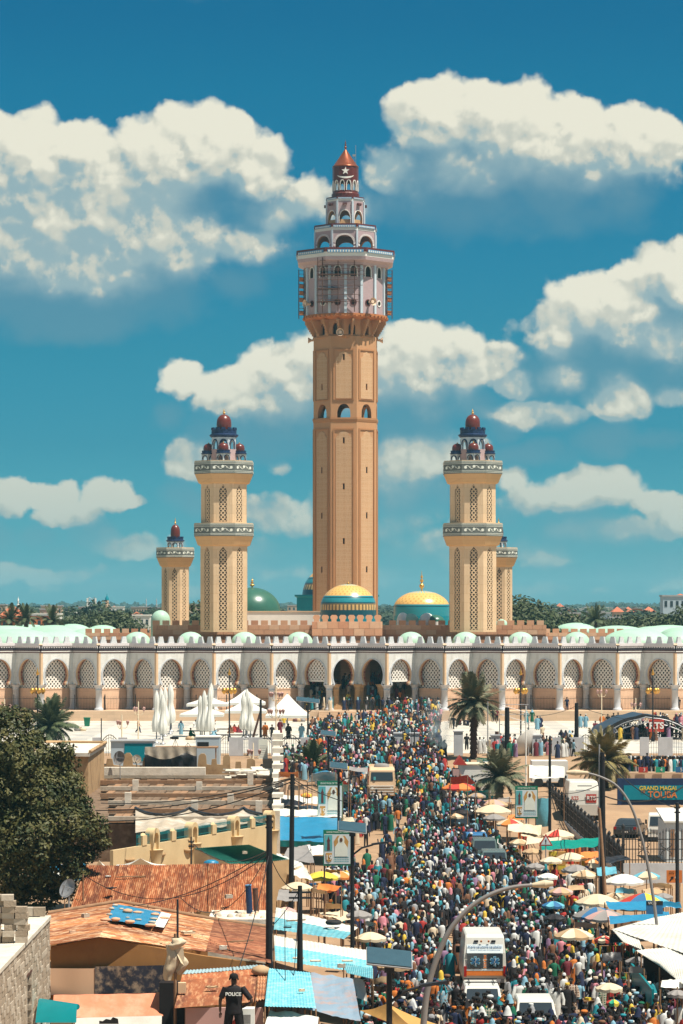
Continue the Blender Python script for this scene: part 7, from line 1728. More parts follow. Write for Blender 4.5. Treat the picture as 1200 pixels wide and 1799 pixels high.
car('dark green grey car in the queue, the nearer of two',869,0,'car_grey',Y=197,h=1.72,w_=1.85)
car('dark minibus with a load on its roof, farthest in the queue',806,0,'car_black',Y=226,h=1.95,w_=1.9)
car('dark blue car half hidden in the crowd left of the two dark cars',838,0,'blue_c',Y=214,h=1.55)
car('glossy black saloon car parked in the sandy yard at right',1098,0,'car_black',Y=229,h=1.5,kind='sedan',rz=R(-16),w_=1.9,L=4.8)
# ambulance
t=thing('ambulance','white ambulance with orange stripe and blue star emblems seen from behind','ambulance',(PX(852,137.5),137.5,0))
w_=2.05;hh=2.72
prof=[(0,.45),(-.03,1.2),(.03,1.9),(.22,hh-.12),(.5,hh),(3.6,hh+.02),(4.3,hh-.25),(4.8,1.9),(5.6,1.3),(5.8,1.1),(5.8,.45)]
carbody(t,prof,w_,'car_white',tuck=.10)
zq=lambda py:PZ(py,137.5)
def yz(z_):return-.035+.02*0 if z_<1.9 else.03+(z_-1.9)*.27
def face(a,b_,z0,z1,mt,name,off=.02):
 mb=MB();mb.add([(a,yz(z0)-off-.01,z0),(b_,yz(z0)-off-.01,z0),(b_*(.985 if z1>1.9 else 1),yz(z1)-off,z1),(a*(.985 if z1>1.9 else 1),yz(z1)-off,z1)],[(0,1,2,3)]);return mb.build(name,MT[mt],t)
face(-.88,.88,1.88,2.28,'poster_white','title_panel')
for sx in(-1,1):
 o=face(*sorted((sx*.86,sx*.10)),1.14,1.84,'glass','rear_window',.03)
 mb=MB();mb.M=Matrix.Translation((sx*.47,-.085,1.49))
 for q in range(3):
  a=R(60*q);c_,s_=math.cos(a),math.sin(a)
  def rp(pts):return[(x*c_-zz*s_,x*s_+zz*c_)for x,zz in pts]
  mb.poly(rp([(-.068,-.24),(.068,-.24),(.068,.24),(-.068,.24)]),depth=.006,Q=Matrix.Translation((0,-.004*q,0)))
 st_=mb.build('star_emblem',mat('star_outline',(.30,.60,.68),.5,.05,1),t)
 mb=MB();mb.M=Matrix.Translation((sx*.47,-.105,1.49))
 for q in range(3):
  a=R(60*q);c_,s_=math.cos(a),math.sin(a)
  mb.poly(rp([(-.045,-.215),(.045,-.215),(.045,.215),(-.045,.215)]),depth=.006,Q=Matrix.Translation((0,-.004*q,0)))
 mb.build('star_field',MT['blue_c'],st_)
 mb=MB();mb.path([(sx*.47,-.125,1.30),(sx*.47+.03,-.125,1.38),(sx*.47-.03,-.125,1.46),(sx*.47+.03,-.125,1.54),(sx*.47,-.125,1.66)],.013,4);mb.build('serpent_staff',MT['white'],st_)
 mb=MB();mb.cbox((sx*.95,-.05,1.0),(.12,.08,.5));mb.build('tail_light',MT['lamp_red'],t)
 mb=MB();mb.cbox((sx*.42,.02+.12,2.44),(.2,.06,.08));mb.build('roof_light',MT['black'],t)
 mb=MB();mb.tube((sx*.18,.1,2.44),(sx*.18,.05,2.43),.05,n=10);mb.build('round_light',MT['amber'],t)
 for y in(1.0,4.4):wheel(t,sx*.9,y,.36)
 mb=MB();mb.cbox((sx*1.12,4.7,1.5),(.2,.1,.32));mb.build('mirror',MT['black'],t)
for q in range(6):face(-.055,.055,1.17+q*.11,1.17+q*.11+.06,'amber','chevron',.03)
face(-.9,.9,.80,1.02,'amber','orange_stripe');face(-.9,.9,1.05,1.11,'poster_white','white_stripe')
face(-.93,.93,.45,.62,'grey_metal','rear_step')
text('POSTE DE SANTE DE SINDIA',.15,(0,.02,2.17),'blue_c',t,rot=(R(75),0,0),ext=.004,sx=.86,bold=.002)
text('DISTRICT SANITAIRE DE POPENGUINE',.10,(0,-.01,2.0),'blue_c',t,rot=(R(75),0,0),ext=.004,sx=.86)
# old lorry in the crowd
Yq=254.;t=thing('lorry','old cream lorry facing the camera in the middle of the crowd','lorry',(PX(671,Yq),Yq,gz(Yq)-.2))
carbody(t,[(0,.6),(-.1,1.3),(0,1.9),(.15,2.85),(.5,3.1),(2.2,3.1),(2.2,.6)],2.35,'cream',tuck=.06)
mb=MB();mb.add([(-1.0,-.03,1.95),(1.0,-.03,1.95),(.95,.1,2.7),(-.95,.1,2.7)],[(0,1,2,3)]);mb.build('windscreen',MT['glass'],t)
mb=MB();mb.box(-.75,-.55,-.08,-.04,2.0,2.3);mb.build('windscreen_card',MT['poster_teal'],t)
for k in range(4):mb=MB();mb.box(-1.05,1.05,-.16,-.1,.72+k*.24,.80+k*.24);mb.build('grille_bar',MT['white'],t)
mb=MB();mb.box(-1.1,1.1,2.25,8,1.0,3.0);mb.build('cargo_body',MT['tan_c'],t)
mb=MB();mb.lathe([(.7,0),(.65,.25),(.3,.34),(.02,.35)],10,(0,1.2,3.1),sy=.5);mb.build('roof_load',MT['grey_tarp'],t)
for sx in(-1,1):
 mb=MB();mb.cbox((sx*1.3,.1,2.3),(.2,.1,.5));mb.build('mirror',MT['black'],t);mb=MB();mb.tube((sx*.85,-.14,1.25),(sx*.85,-.1,1.25),.13,n=10);mb.build('headlight',MT['flower'],t)
 wheel(t,sx*1.0,.9,.5,.3);wheel(t,sx*1.0,6,.5,.3)
tent('dark sagging awning stretched left of the lorry',((612,1352),(646,1356),(646,1348),(614,1346)),(5.2,5.0,5.0,5.2),None,'grey_tarp',posts=True)
# RTS van and flatbed truck
Yq=241.;t=thing('broadcast_van','white rounded RTS broadcast van parked behind the fence','van',(PX(1026,Yq),Yq,gz(Yq)))
t.scale=(1.1,1.1,1.2);carbody(t,[(0,.45),(-.06,1.2),(.05,2.2),(.35,2.75),(.7,2.85),(4.2,2.8),(5.2,1.8),(5.9,1.2),(5.9,.45)],2.5,'car_white',tuck=.14)
mb=MB();mb.box(.15,.95,-.08,-.05,1.35,1.95);mb.build('red_board',MT['red_c'],t);text('RTS',.42,(.55,-.1,1.66),'white',t,bold=.01)
text('RTS',.34,(-.7,-.08,1.66),'red_c',t,bold=.01)
mb=MB();mb.box(-.5,.6,-.02,.0,2.5,2.56);mb.build('roof_vent',MT['black'],t)
for sx in(-1,1):
 for y in(1,4.6):wheel(t,sx*1.1,y,.36)
 mb=MB();mb.cbox((sx*1.12,-.02,.9),(.12,.06,.4));mb.build('tail_light',MT['lamp_red'],t)
Yq=226.;t=thing('flatbed_truck','small white flatbed truck facing the camera behind the black car','truck',(PX(1160,Yq),Yq,gz(Yq)),R(-6))
carbody(t,[(0,.5),(-.05,1.0),(0,1.25),(.25,2.1),(.5,2.25),(1.5,2.25),(1.6,.5)],1.95,'car_white',tuck=.07)
mb=MB();mb.add([(-.85,-.02,1.28),(.85,-.02,1.28),(.78,.2,2.0),(-.78,.2,2.0)],[(0,1,2,3)]);mb.build('windscreen',MT['glass'],t)
mb=MB();mb.box(-.98,.98,-.1,-.04,.4,.62);mb.build('bumper',MT['white'],t);mb=MB();mb.box(-.8,.8,-.08,-.04,.72,.98);mb.build('grille',MT['grey_tarp'],t)
mb=MB();mb.box(-1.05,1.05,1.7,5.6,.85,1.0);mb.build('bed',MT['wood'],t)
for sx in(-1,1):
 mb=MB();mb.box(sx*1.05-.03,sx*1.05+.03,1.7,5.6,1.0,1.45);mb.build('side_rail',MT['tan_c'],t);mb=MB();mb.cbox((sx*1.12,.1,1.6),(.16,.08,.35));mb.build('mirror',MT['black'],t);wheel(t,sx*.85,.8,.36);wheel(t,sx*.85,4.6,.36)
 mb=MB();mb.cbox((sx*.8,-.08,.85),(.22,.04,.16));mb.build('headlight',MT['flower'],t)
# small plaza things
t=thing('wheelie_bin','dark green wheelie bin on the esplanade right of the left palm','bin',W3(153,1276,3.7));mb=MB();mb.add([(-.3,-.3,0),(.3,-.3,0),(.3,.3,0),(-.3,.3,0),(-.38,-.38,1.0),(.38,-.38,1.0),(.38,.38,1.0),(-.38,.38,1.0)],[(0,1,5,4),(1,2,6,5),(2,3,7,6),(3,0,4,7)]);mb.build('body',MT['poster_green'],t);mb=MB();mb.box(-.42,.42,-.42,.42,1.0,1.12);mb.build('lid',MT['poster_green'],t)
for px,py,lb in((140,1284,'heap of brown bags on the esplanade left of the green bin'),(340,1300,'dark bags lying on the esplanade under the left canopies'),(525,1268,'orange and white bundles beside the largest white umbrella')):
 t=thing('bag_heap',lb,'bags',W3(px,py,3.7))
 for i in range(5):mb=MB();mb.lathe([(.25,0),(.34,.15),(.28,.35),(.02,.45)],8,(rnd.uniform(-.6,.6),rnd.uniform(-.3,.3),0),sx=1.2);mb.build('bag',MT[['tan_c','grey_tarp','beige_c','stripe_red'][i%4]],t)
for px,py,lb,hh in((700,1328,'grey marble gate pier left of the smoke',2.2),(805,1345,'white marble gate pier right of the smoke',2.4),(870,1346,'short white pier behind the tall palm trunk',2.0),(942,1352,'grey generator cabinet under the white dish',2.0),(728,1322,'slim grey gate pier at the crowd entrance',2.2)):
 Y=288.;mb=MB();mb.box(-.45,.45,0,.9,0,hh);mb.box(-.52,.52,-.07,.97,hh,hh+.12);o=mb.build('gate_pier',MT['marble2']);o.location=(PX(px,Y+px*.001),Y,gz(Y));tag(o,lb,'gate pier')
for lb,x0,x1 in(('black iron gate standing open left of the smoke',708,728),('black iron gate section right of the smoke',742,762),('black railing section left of the crowd entrance',600,640)):
 iron_fence('iron_gate',lb,PX(x0,287),PX(x1,287),287,gz(287),2.6,.25,2.,.035,cat='gate')
# video cameras on tripods
for px,b_,tp,lb,Y in((308,1312,1295,'video camera on a tripod above the black sheeting, left one',272),(330,1312,1303,'bare tripod right of the video camera',272),(989,1395,1362,'video camera on a tripod at right below the slim dark pole',240)):
 zz=PZ(b_,Y);h=PZ(tp,Y)-zz;t=thing('camera_tripod',lb,'camera',(PX(px,Y),Y,zz))
 for k in range(3):a=k*2.1+.5;mb=MB();mb.tube((.32*math.cos(a),.32*math.sin(a),0),(0,0,h*.8),.025,n=4);mb.build('leg',MT['black'],t)
 if 'bare' not in lb:mb=MB();mb.cbox((0,0,h*.9),(.6,.25,.24),R(20));mb.cbox((-.35,-.1,h*.92),(.25,.2,.2),R(20));mb.build('camera_body',MT['black'],t)
t=thing('camera_deck','wooden scaffold deck behind the black sheeting carrying the video cameras','deck',(PX(320,272),272.5,gz(272)));hd=PZ(1312,272)-gz(272)
mb=MB();mb.box(-2.6,3.4,-1.2,1.4,hd-.12,hd-.0);mb.build('deck_board',MT['wood'],t)
for x in(-2.4,3.2):mb=MB();mb.box(x-.06,x+.06,-.06,.06,0,hd-.12);mb.build('leg',MT['wood'],t)
o=MB();o.cbox((0,0,.22),(1.1,.4,.4));o=o.build('equipment_case',MT['black']);o.location=(PX(357,273),272.6,hd+gz(272));tag(o,'dark equipment case right of the bare tripod','case')
# ================================================================= BIG TREE, PALMS, CABLES
rg=random.Random(21);Yt=152.
t=thing('neem_tree','large dense olive green tree filling the left edge','tree',(PX(30,Yt),Yt,0));xo=PX(30,Yt)
def bb(px,py,r,dy=0,sq=.85):return(PX(px,Yt)-xo,dy,PZ(py,Yt),r,sq)
bl=[bb(10,1300,1.8,0,1.0),bb(45,1335,1.7,-1),bb(95,1345,1.25,.5),bb(20,1380,2.4,1),bb(80,1400,1.9,-1),bb(118,1380,1.1,0),bb(120,1440,1.6,-1.2),bb(160,1455,1.0,0),bb(60,1470,2.2,-1.5),bb(10,1470,2.4,0),bb(150,1495,.8,.5),bb(100,1510,1.7,-.5),bb(30,1530,1.9,-1),bb(-60,1400,3.2,0),bb(-60,1500,2.6,0),bb(130,1530,.8,0),bb(75,1555,.9,.8),bb(0,1262,.9,0),bb(180,1480,.5,0),bb(140,1415,.7,0),bb(62,1300,.6,0),bb(60,1575,1.3,0),bb(5,1590,1.4,-.5),bb(112,1560,.8,0),bb(30,1262,.8,0),bb(110,1320,.7,0)]
o=inst('crown',crown_mesh('crown',bl,62000,.115,MT['leaf'],rg,.5),t);o['kind']='stuff'
mb=MB();mb.path([(-1,0,0),(-.8,0,2),(-.4,0,4.2)],.38,8,taper=.26)
for(x,y,zz)in((2.2,-1,6.4),(3.6,-.8,5),(-2,0,7),(.8,0,9),(1.8,.5,8.2),(0,-1,5.5),(-3,.5,8)):mb.path([(-.5,0,3.6),(x*.5,y*.5,zz*.75),(x,y,zz)],.14,6,taper=.04)
mb.build('trunk',MT['bark'],t)
# bright laundry glimpsed beneath, at the foot of the tree
stall('blue and white tarpaulins glimpsed under the big tree beside the dish',((70,1520),(150,1516),(150,1545),(76,1552)),(2.6,2.6,1.8,1.8),'blue_tarp')
stall('white plastic sheet in the shade below the big tree',((60,1535),(112,1530),(112,1545),(64,1552)),(2.7,2.7,2.2,2.2),'white_tarp')
t=thing('block_wall','low ochre courtyard wall in the shade under the big tree','wall',(PX(60,150),150,0));mb=MB();mb.box(-3,2.6,0,.2,0,2.2);mb.build('wall',MT['ochre'],t)
MT['frond']=leafmat('palm_frond',(.05,.07,.03),(.09,.11,.05));MT['frond_y']=leafmat('dry_palm_frond',(.16,.13,.045),(.24,.19,.08));MT['frond_d']=leafmat('grey_palm_frond',(.10,.12,.07),(.19,.17,.10));MT['palmbark']=mat('palm_trunk',(.09,.045,.03),.95,.35,4)
def frond_mesh(L,droop,mt,seed):
 rg=random.Random(seed);mb=MB();n=22;pts=[]
 for i in range(n+1):
  u=i/n;pts.append(Vector((L*(u-.12*droop*u*u*u),0,L*(.25*u-droop*.62*u*u))))
 mb.path(pts[::2],.03*L/3,3,taper=.006)
 for i in range(2,n+1):
  u=i/n;ll=L*.26*math.sin(math.pi*(.12+.80*u))+.04;d=(pts[i]-pts[i-1]).normalized()
  for sx in(-1,1):
   for k in(0,.5):
    p=pts[i-1].lerp(pts[i],k);a=Vector((d.x*.7,sx*(.75+.2*rg.random()),d.z*.7-.15-.35*rg.random())).normalized();w_=.028*L/3*1.3
    mb.add([p-d*w_,p+a*ll*.5+Vector((0,0,.02))-d*w_,p+a*ll-Vector((0,0,.05)),p+a*ll*.5+d*w_*1.5,p+d*w_],[(0,1,2,3,4)])
 return mb.mesh('frond',MT[mt])
def palm(label,px,Y,base_z,cpy,L,n,mt,tr,up=.25,seed=1):
 rg=random.Random(seed);h=PZ(cpy,Y)-base_z;t=thing('date_palm',label,'palm',(PX(px,Y),Y,base_z))
 mb=MB();k=max(3,int(h/.22))
 for i in range(k):r_=tr*(1+.18*(i%2));mb.lathe([(r_*1.12,0),(r_*.9,h/k)],9,(0,0,h*i/k),a0=i*.4)
 mb.build('trunk',MT['palmbark'],t)
 fm=[frond_mesh(L,d,mt,seed*9+q)for q,d in enumerate((.15,.45,.75,1.05))]
 for i in range(n):
  a=i*2.4+rg.random()*.4;q=i/n;el=R(78-105*q**.85)*1.0+rg.uniform(-.12,.12);m_=fm[min(3,int(q*4))]
  o=inst('frond',m_,t,(0,0,h-.1));o.rotation_euler=Matrix.Rotation(a,3,'Z').to_4x4().to_3x3().to_quaternion().to_matrix().to_euler();o.rotation_euler=(Matrix.Rotation(a,4,'Z')@Matrix.Rotation(-el,4,'Y')@Matrix.Rotation(rg.uniform(-.5,.5),4,'X')).to_euler();s_=rg.uniform(.8,1.1);o.scale=(s_,)*3
palm('squat dark green date palm on the esplanade at left',88,318,3.7,1275,3.5,60,'frond',.38,seed=2)
palm('tall date palm with dangling dry leaves right of the smoke',832,284,3.4,1234,3.1,60,'frond_d',.33,seed=3)
palm('dry yellow green date palm before the stage',1062,262,gz(262),1338,3.3,62,'frond_y',.33,seed=4)
palm('low bushy date palm between the two green billboards',878,250,gz(250),1366,2.8,52,'frond_d',.3,seed=5)
palm('low date palm at the left edge of the street',548,272,gz(272),1352,2.9,46,'frond',.3,seed=6)
for i,(px,cp,lb)in enumerate(((18,1088,'small palm left of the orange roofed house'),(45,1086,'small palm in front of the orange roofed house'),(92,1090,'small palm right of the low orange house'),(1046,1088,'small palm behind the right mint roofs'))):palm(lb,px,520,4,cp,3.1,22,'frond',.3,seed=10+i)
# cables
def cable(label,a,b_,sag=.6,r=.022):
 p,q=P(*a),P(*b_);t=thing('power_cable',label,'cable',p);mb=MB()
 mb.path([p.lerp(q,u/14)-Vector((0,0,sag*4*(u/14)*(1-u/14)))-p for u in range(15)],r,4);mb.build('wire',MT['black'],t)
for a in(('upper cable sagging over the unfinished roof to the stall pole',(178,1411,200),(511,1367,170),.5,.04),('middle cable over the unfinished roof to the stall pole',(168,1424,190),(511,1369,170),.5,.04),('lower cable over the unfinished roof to the stall pole',(160,1442,180),(511,1374,170),.7,.04),('cable from the stall pole running right across the back stalls',(511,1367,170),(720,1412,200),.8,.03),('cable dropping from the stall pole to the white stall top',(511,1369,170),(590,1392,190),.4,.02),('thin cable from the thickest pole up to the thin pole by the tent',(473,1492,127),(337,1480,165),.8),('cable drooping over the rusty roof to the lamp pipe',(472,1497,127),(318,1578,126.5),1.5),('long cable from the thickest pole down to the left end of the rusty roof',(472,1500,127),(148,1538,148),1.6),('second long cable over the rusty roof to the thin left pole',(472,1495,127),(146,1590,142),.9),('cable from the thickest pole down to the blue top strip',(473,1500,127),(420,1700,120),.3),('cable between the thickest pole and the short pole',(473,1500,127),(527,1562,128),.5),('cable from the short pole down to the turquoise roof corner',(527,1562,128),(480,1625,128),.1),('cable from the short pole down to the bottom tarpaulin',(527,1565,128),(510,1795,118),.1),('thin cable beside the bottom tarpaulin',(500,1600,126),(502,1770,118),.05),('long cable crossing the street towards the slim dark pole, upper one',(700,1381,200),(966,1390,225),.3,.028),('long cable crossing the street towards the slim dark pole, lower one',(690,1392,200),(966,1399,225),.3,.028),('cable from the slim dark pole to the tall black pole, upper one',(966,1390,225),(1060,1375,178),.4,.028),('cable from the slim dark pole to the tall black pole, lower one',(966,1402,225),(1060,1398,178),.3,.028),('pale thick cable bundle right of the tall black pole',(1060,1398,178),(1215,1372,190),.8,.05),('thin cable from the esplanade pole to the stage pole',(891,1250,288),(1013,1240,290),.7,.03),('thin cable from the stage pole to the right edge',(1013,1240,290),(1230,1262,300),.9,.03),('cable from the curved lamp across to the right dark pole',(1060,1330,178),(1190,1420,160),.5,.03)):
 cable(*a)
# smoke over the crowd
mb=MB();mb.lathe([(.02,0),(1.1,.5),(1.8,1.6),(2.1,3.2),(1.7,4.8),(.9,5.8),(.02,6.2)],20,cap=False);o=mb.build('smoke',None);o.location=(PX(773,283),283,gz(283)+.9);tag(o,'bluish smoke rising from the crowd left of the pink kiosk','smoke',kind='stuff')
m=bpy.data.materials.new('smoke_volume');m.use_nodes=True;N=NT(m.node_tree);N.t.nodes.remove(N.t.nodes['Principled BSDF']);pv=N.n('ShaderNodeVolumePrincipled');pv.inputs['Color'].default_value=(.75,.88,.92,1)
tc_=N.n('ShaderNodeTexCoord').outputs['Object'];s_=N.sep(tc_);rr=N.m('SQRT',N.m('ADD',N.m('POWER',s_[0],2),N.m('POWER',s_[1],2)))
dn_=N.m('MULTIPLY',N.m('MULTIPLY',N.mr(rr,.2,1.9,1,0),N.mr(s_[2],.2,6,1,0)),N.mr(N.noise(tc_,.9,4,.6),.38,.66,.05,1))
N.put(pv.inputs['Density'],N.m('MULTIPLY',dn_,.9));N.t.links.new(pv.outputs[0],N.t.nodes['Material Output'].inputs['Volume']);o.data.materials[0]=m
# more awnings, umbrellas and goods packed along both kerbs
TIN=[('beige_c',),('grey_tarp',),('blue_tarp',),('cream_tarp',),('tan_c',),('lblue_tarp',),('white_tarp',),('black_tarp',)]
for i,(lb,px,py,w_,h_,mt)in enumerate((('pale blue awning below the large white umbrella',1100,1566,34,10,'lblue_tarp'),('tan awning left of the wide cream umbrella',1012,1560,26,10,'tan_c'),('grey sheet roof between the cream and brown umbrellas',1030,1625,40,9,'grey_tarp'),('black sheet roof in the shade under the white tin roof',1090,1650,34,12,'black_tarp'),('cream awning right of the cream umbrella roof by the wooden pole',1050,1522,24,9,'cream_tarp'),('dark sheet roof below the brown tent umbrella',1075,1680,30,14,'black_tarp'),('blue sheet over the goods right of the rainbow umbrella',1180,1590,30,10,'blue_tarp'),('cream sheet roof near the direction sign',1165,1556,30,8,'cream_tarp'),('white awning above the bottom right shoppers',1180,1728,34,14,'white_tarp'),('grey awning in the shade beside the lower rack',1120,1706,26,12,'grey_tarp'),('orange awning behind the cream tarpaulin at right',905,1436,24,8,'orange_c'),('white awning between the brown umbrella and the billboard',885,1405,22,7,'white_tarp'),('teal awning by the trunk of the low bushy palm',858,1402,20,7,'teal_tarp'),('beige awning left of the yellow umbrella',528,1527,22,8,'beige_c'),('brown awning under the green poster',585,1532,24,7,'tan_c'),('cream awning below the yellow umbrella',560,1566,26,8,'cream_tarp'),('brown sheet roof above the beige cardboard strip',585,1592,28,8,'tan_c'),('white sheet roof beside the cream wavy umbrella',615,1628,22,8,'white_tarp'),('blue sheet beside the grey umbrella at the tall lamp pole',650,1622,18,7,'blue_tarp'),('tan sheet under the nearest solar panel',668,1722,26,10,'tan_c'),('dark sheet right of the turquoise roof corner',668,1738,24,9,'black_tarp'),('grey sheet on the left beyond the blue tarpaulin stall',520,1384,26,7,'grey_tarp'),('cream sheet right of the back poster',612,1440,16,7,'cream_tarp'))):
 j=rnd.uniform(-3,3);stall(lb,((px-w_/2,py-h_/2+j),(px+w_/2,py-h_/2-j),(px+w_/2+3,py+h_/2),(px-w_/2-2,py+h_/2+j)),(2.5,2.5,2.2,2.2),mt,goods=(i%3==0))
# odds and ends weighing down and lying on the tin roofs
for lb,px,py,z_,sx,sy,sz,rz,mt in(('grey plank lying across the upper part of the big rusty roof',230,1541,4.2,1.6,.12,.05,.3,'wood'),('pale block on the right part of the big rusty roof',402,1578,3.6,.4,.2,.18,.5,'cement'),('dark rag on the big rusty roof near its left end',196,1561,3.9,.5,.35,.05,1.,'black_tarp'),('white scrap on the big rusty roof below its left end',190,1540,4.2,.3,.2,.04,.2,'white_tarp'),('brick on the left slope of the gable roof',128,1640,3.75,.3,.15,.12,.4,'salmon_wall'),('grey block on the left slope of the gable roof by the ridge',150,1612,3.95,.4,.2,.18,.9,'cement'),('folded sacking on the right slope of the gable roof',330,1640,3.5,.6,.4,.1,.5,'beige_c'),('dark plank on the darker right end of the gable roof',420,1655,3.1,1.5,.1,.06,.5,'wood'),('pale block on the darker right end of the gable roof',392,1668,3.2,.36,.2,.16,.1,'pale_cement'),('brown rag on the brown lean to roof',372,1735,2.62,.5,.3,.05,.4,'tan_c'),('grey plank on the first turquoise tin roof',520,1618,2.75,1.1,.1,.05,.5,'wood'),('dark scrap on the first turquoise tin roof near its end',505,1630,2.68,.4,.2,.05,.1,'black_tarp'),('brick on the near turquoise roof by the white seam',530,1742,2.78,.26,.14,.1,.3,'salmon_wall'),('cement block on the second turquoise roof',600,1700,2.62,.36,.18,.16,.2,'cement'),('stone block on the cream wall tent side of the green roof',430,1500,3.75,.3,.2,.15,.2,'cement')):
 mb=MB();mb.grid(lambda u,v:Vector((sx*(u-.5),sy*(v-.5),sz+.02*math.sin(u*9+v*5))),5,3);mb.box(-sx/2*.96,sx/2*.96,-sy/2*.94,sy/2*.94,0,sz*.97)
 o=mb.build(lb.split()[1]if lb.split()[1]in('plank','block','rag','scrap','stone')else('brick' if lb[0]=='b' and 'brick' in lb[:6]else 'roof_scrap'),MT[mt]);o.name='roof_weight';o.location=W3(px,py,z_+.02);o.rotation_euler=(0,0,rz);tag(o,lb,'roof weight')
for i,(lb,px,py,r_,c_)in enumerate((('small tan umbrella between the warning sign and the crowd',935,1496,18,['tan_c']),('cream umbrella beneath the long green tarpaulin',968,1512,20,['beige_c','cream_tarp']),('dark umbrella left of the yellow crates',940,1522,17,['grey_tarp']),('white umbrella just left of the hanging dresses',962,1540,18,['white_tarp']),('orange umbrella right of the hanging dresses',1044,1514,17,['orange_c','beige_c']),('brown umbrella in front of the hanging dresses',985,1566,22,['tan_c','pink_c']),('blue umbrella left of the wide cream umbrella',972,1590,20,['blue_c','lblue_tarp']),('black umbrella left of the long dark one',975,1612,20,['black_tarp']),('cream umbrella over the fabric table',1070,1735,24,['beige_c']),('dark umbrella between the scarf racks and the white roof',1120,1688,22,['grey_tarp','black_tarp']),('red and cream umbrella low in the market shade',1062,1650,18,['red_c','beige_c']),('teal umbrella near the right end of the blue strips',1185,1622,20,['teal_tarp']),('pale umbrella by the foot of the leaning wooden pole',1080,1574,18,['beige_c','tan_c']),('grey umbrella right of the large white one',1165,1575,18,['grey_tarp']),('brown umbrella beyond the queueing cars at right',912,1480,18,['tan_c','beige_c']),('dark brown umbrella beside the orange red kiosk umbrella',838,1398,16,['tan_c','grey_tarp']))):
 umbrella(lb,px,py,r_,c_,z0=2.0+.1*(i%3))
# ================================================================= PEOPLE
MT['skin']=mat('dark_brown_skin',(.060,.028,.017),.55,.15,3,spec=.4);MT['hair']=mat('black_hair',(.01,.009,.009),.9,.2,20)
MT['cloth']=mat('plain_cloth',(1,1,1),.8,.12,4,ob=True,spec=.2);MT['shoe']=mat('shoes',(.03,.02,.018),.7,.2,4)
def printed(name,kind):
 m=mat(name,(1,1,1),.8,.08,4,ob=True,spec=.2);N,b,c=nodes_of(m);tcn=N.n('ShaderNodeTexCoord').outputs['Object']
 if kind=='s':k=N.m('GREATER_THAN',N.m('SINE',N.m('MULTIPLY',N.sep(tcn)[0],70)),.1)
 elif kind=='c':k=N.m('MAXIMUM',N.m('GREATER_THAN',N.m('SINE',N.m('MULTIPLY',N.sep(tcn)[0],60)),.2),N.m('GREATER_THAN',N.m('SINE',N.m('MULTIPLY',N.sep(tcn)[2],60)),.2))
 else:
  vo=N.n('ShaderNodeTexVoronoi');vo.inputs['Scale'].default_value=9;N.put(vo.inputs['Vector'],tcn);k=N.m('LESS_THAN',vo.outputs[0],.38)
 N.put(b.inputs['Base Color'],N.mix(N.m('MULTIPLY',k,.75),c,(.50,.42,.34)if kind!='s' else(.03,.03,.05)));return m
MT['print_v']=printed('patterned_cloth','v');MT['print_s']=printed('striped_cloth','s');MT['print_c']=printed('checked_cloth','c')
POSES={'stand':dict(lk=(.10,-.01,.48),la=(.11,0,.08),rk=(-.10,-.01,.48),ra=(-.11,0,.08),le=(.27,.02,1.13),lw=(.28,-.05,.88),re=(-.27,.02,1.13),rw=(-.28,-.05,.88)),'walk':dict(lk=(.09,-.16,.50),la=(.10,-.22,.09),rk=(-.09,.05,.48),ra=(-.10,.32,.14),le=(.25,.12,1.14),lw=(.27,.12,.90),re=(-.25,-.10,1.14),rw=(-.26,-.24,.94)),'walk2':dict(lk=(.09,.08,.48),la=(.10,.36,.18),rk=(-.09,-.14,.50),ra=(-.10,-.2,.08),le=(.26,-.08,1.14),lw=(.27,-.24,.97),re=(-.25,.12,1.14),rw=(-.27,.15,.9)),'carry':dict(lk=(.10,-.03,.48),la=(.11,0,.08),rk=(-.10,.04,.48),ra=(-.11,.12,.09),le=(.34,-.06,1.50),lw=(.16,-.04,1.74),re=(-.27,.02,1.13),rw=(-.24,-.14,.95)),'akimbo':dict(lk=(.15,-.02,.48),la=(.20,0,.08),rk=(-.14,-.01,.48),ra=(-.17,.02,.08),le=(-.0+.30,.03,1.13),lw=(.31,-.06,.90),re=(-.42,.10,1.12),rw=(-.21,-.02,.98)),'sit':dict(lk=(.22,-.38,.20),la=(-.05,-.42,.08),rk=(-.22,-.38,.20),ra=(.06,-.50,.08),le=(.25,-.12,.55),lw=(.2,-.34,.36),re=(-.25,-.12,.55),rw=(-.2,-.34,.36))}
def J(p):
 d={k:Vector(v)for k,v in POSES[p].items()};dz=-.80 if p=='sit' else 0
 d.update(pel=Vector((0,0,.93+dz)),wai=Vector((0,.0,1.08+dz)),che=Vector((0,.0,1.30+dz)),nek=Vector((0,.0,1.47+dz)),chi=Vector((0,-.015,1.555+dz)),hed=Vector((0,0,1.655+dz)),ls=Vector((.18,0,1.42+dz)),rs=Vector((-.18,0,1.42+dz)),lh=Vector((.09,0,.90+dz)),rh=Vector((-.09,0,.90+dz)))
 if p=='sit':
  pass
 return d
def fingers(mb,w_,d):
 d=d.normalized();a=d.orthogonal().normalized();b_=d.cross(a)
 for k in range(4):q=w_+a*(k-1.5)*.019;l_=(.075,.085,.08,.062)[k];m_=q+d*(.06+l_*.5);mb.path([q+d*.02,m_,m_+d*l_*.45+b_*.02],.009,4,taper=.006)
 mb.path([w_+d*.01,w_+a*.045+d*.05,w_+a*.04+d*.085],.010,4,taper=.007)
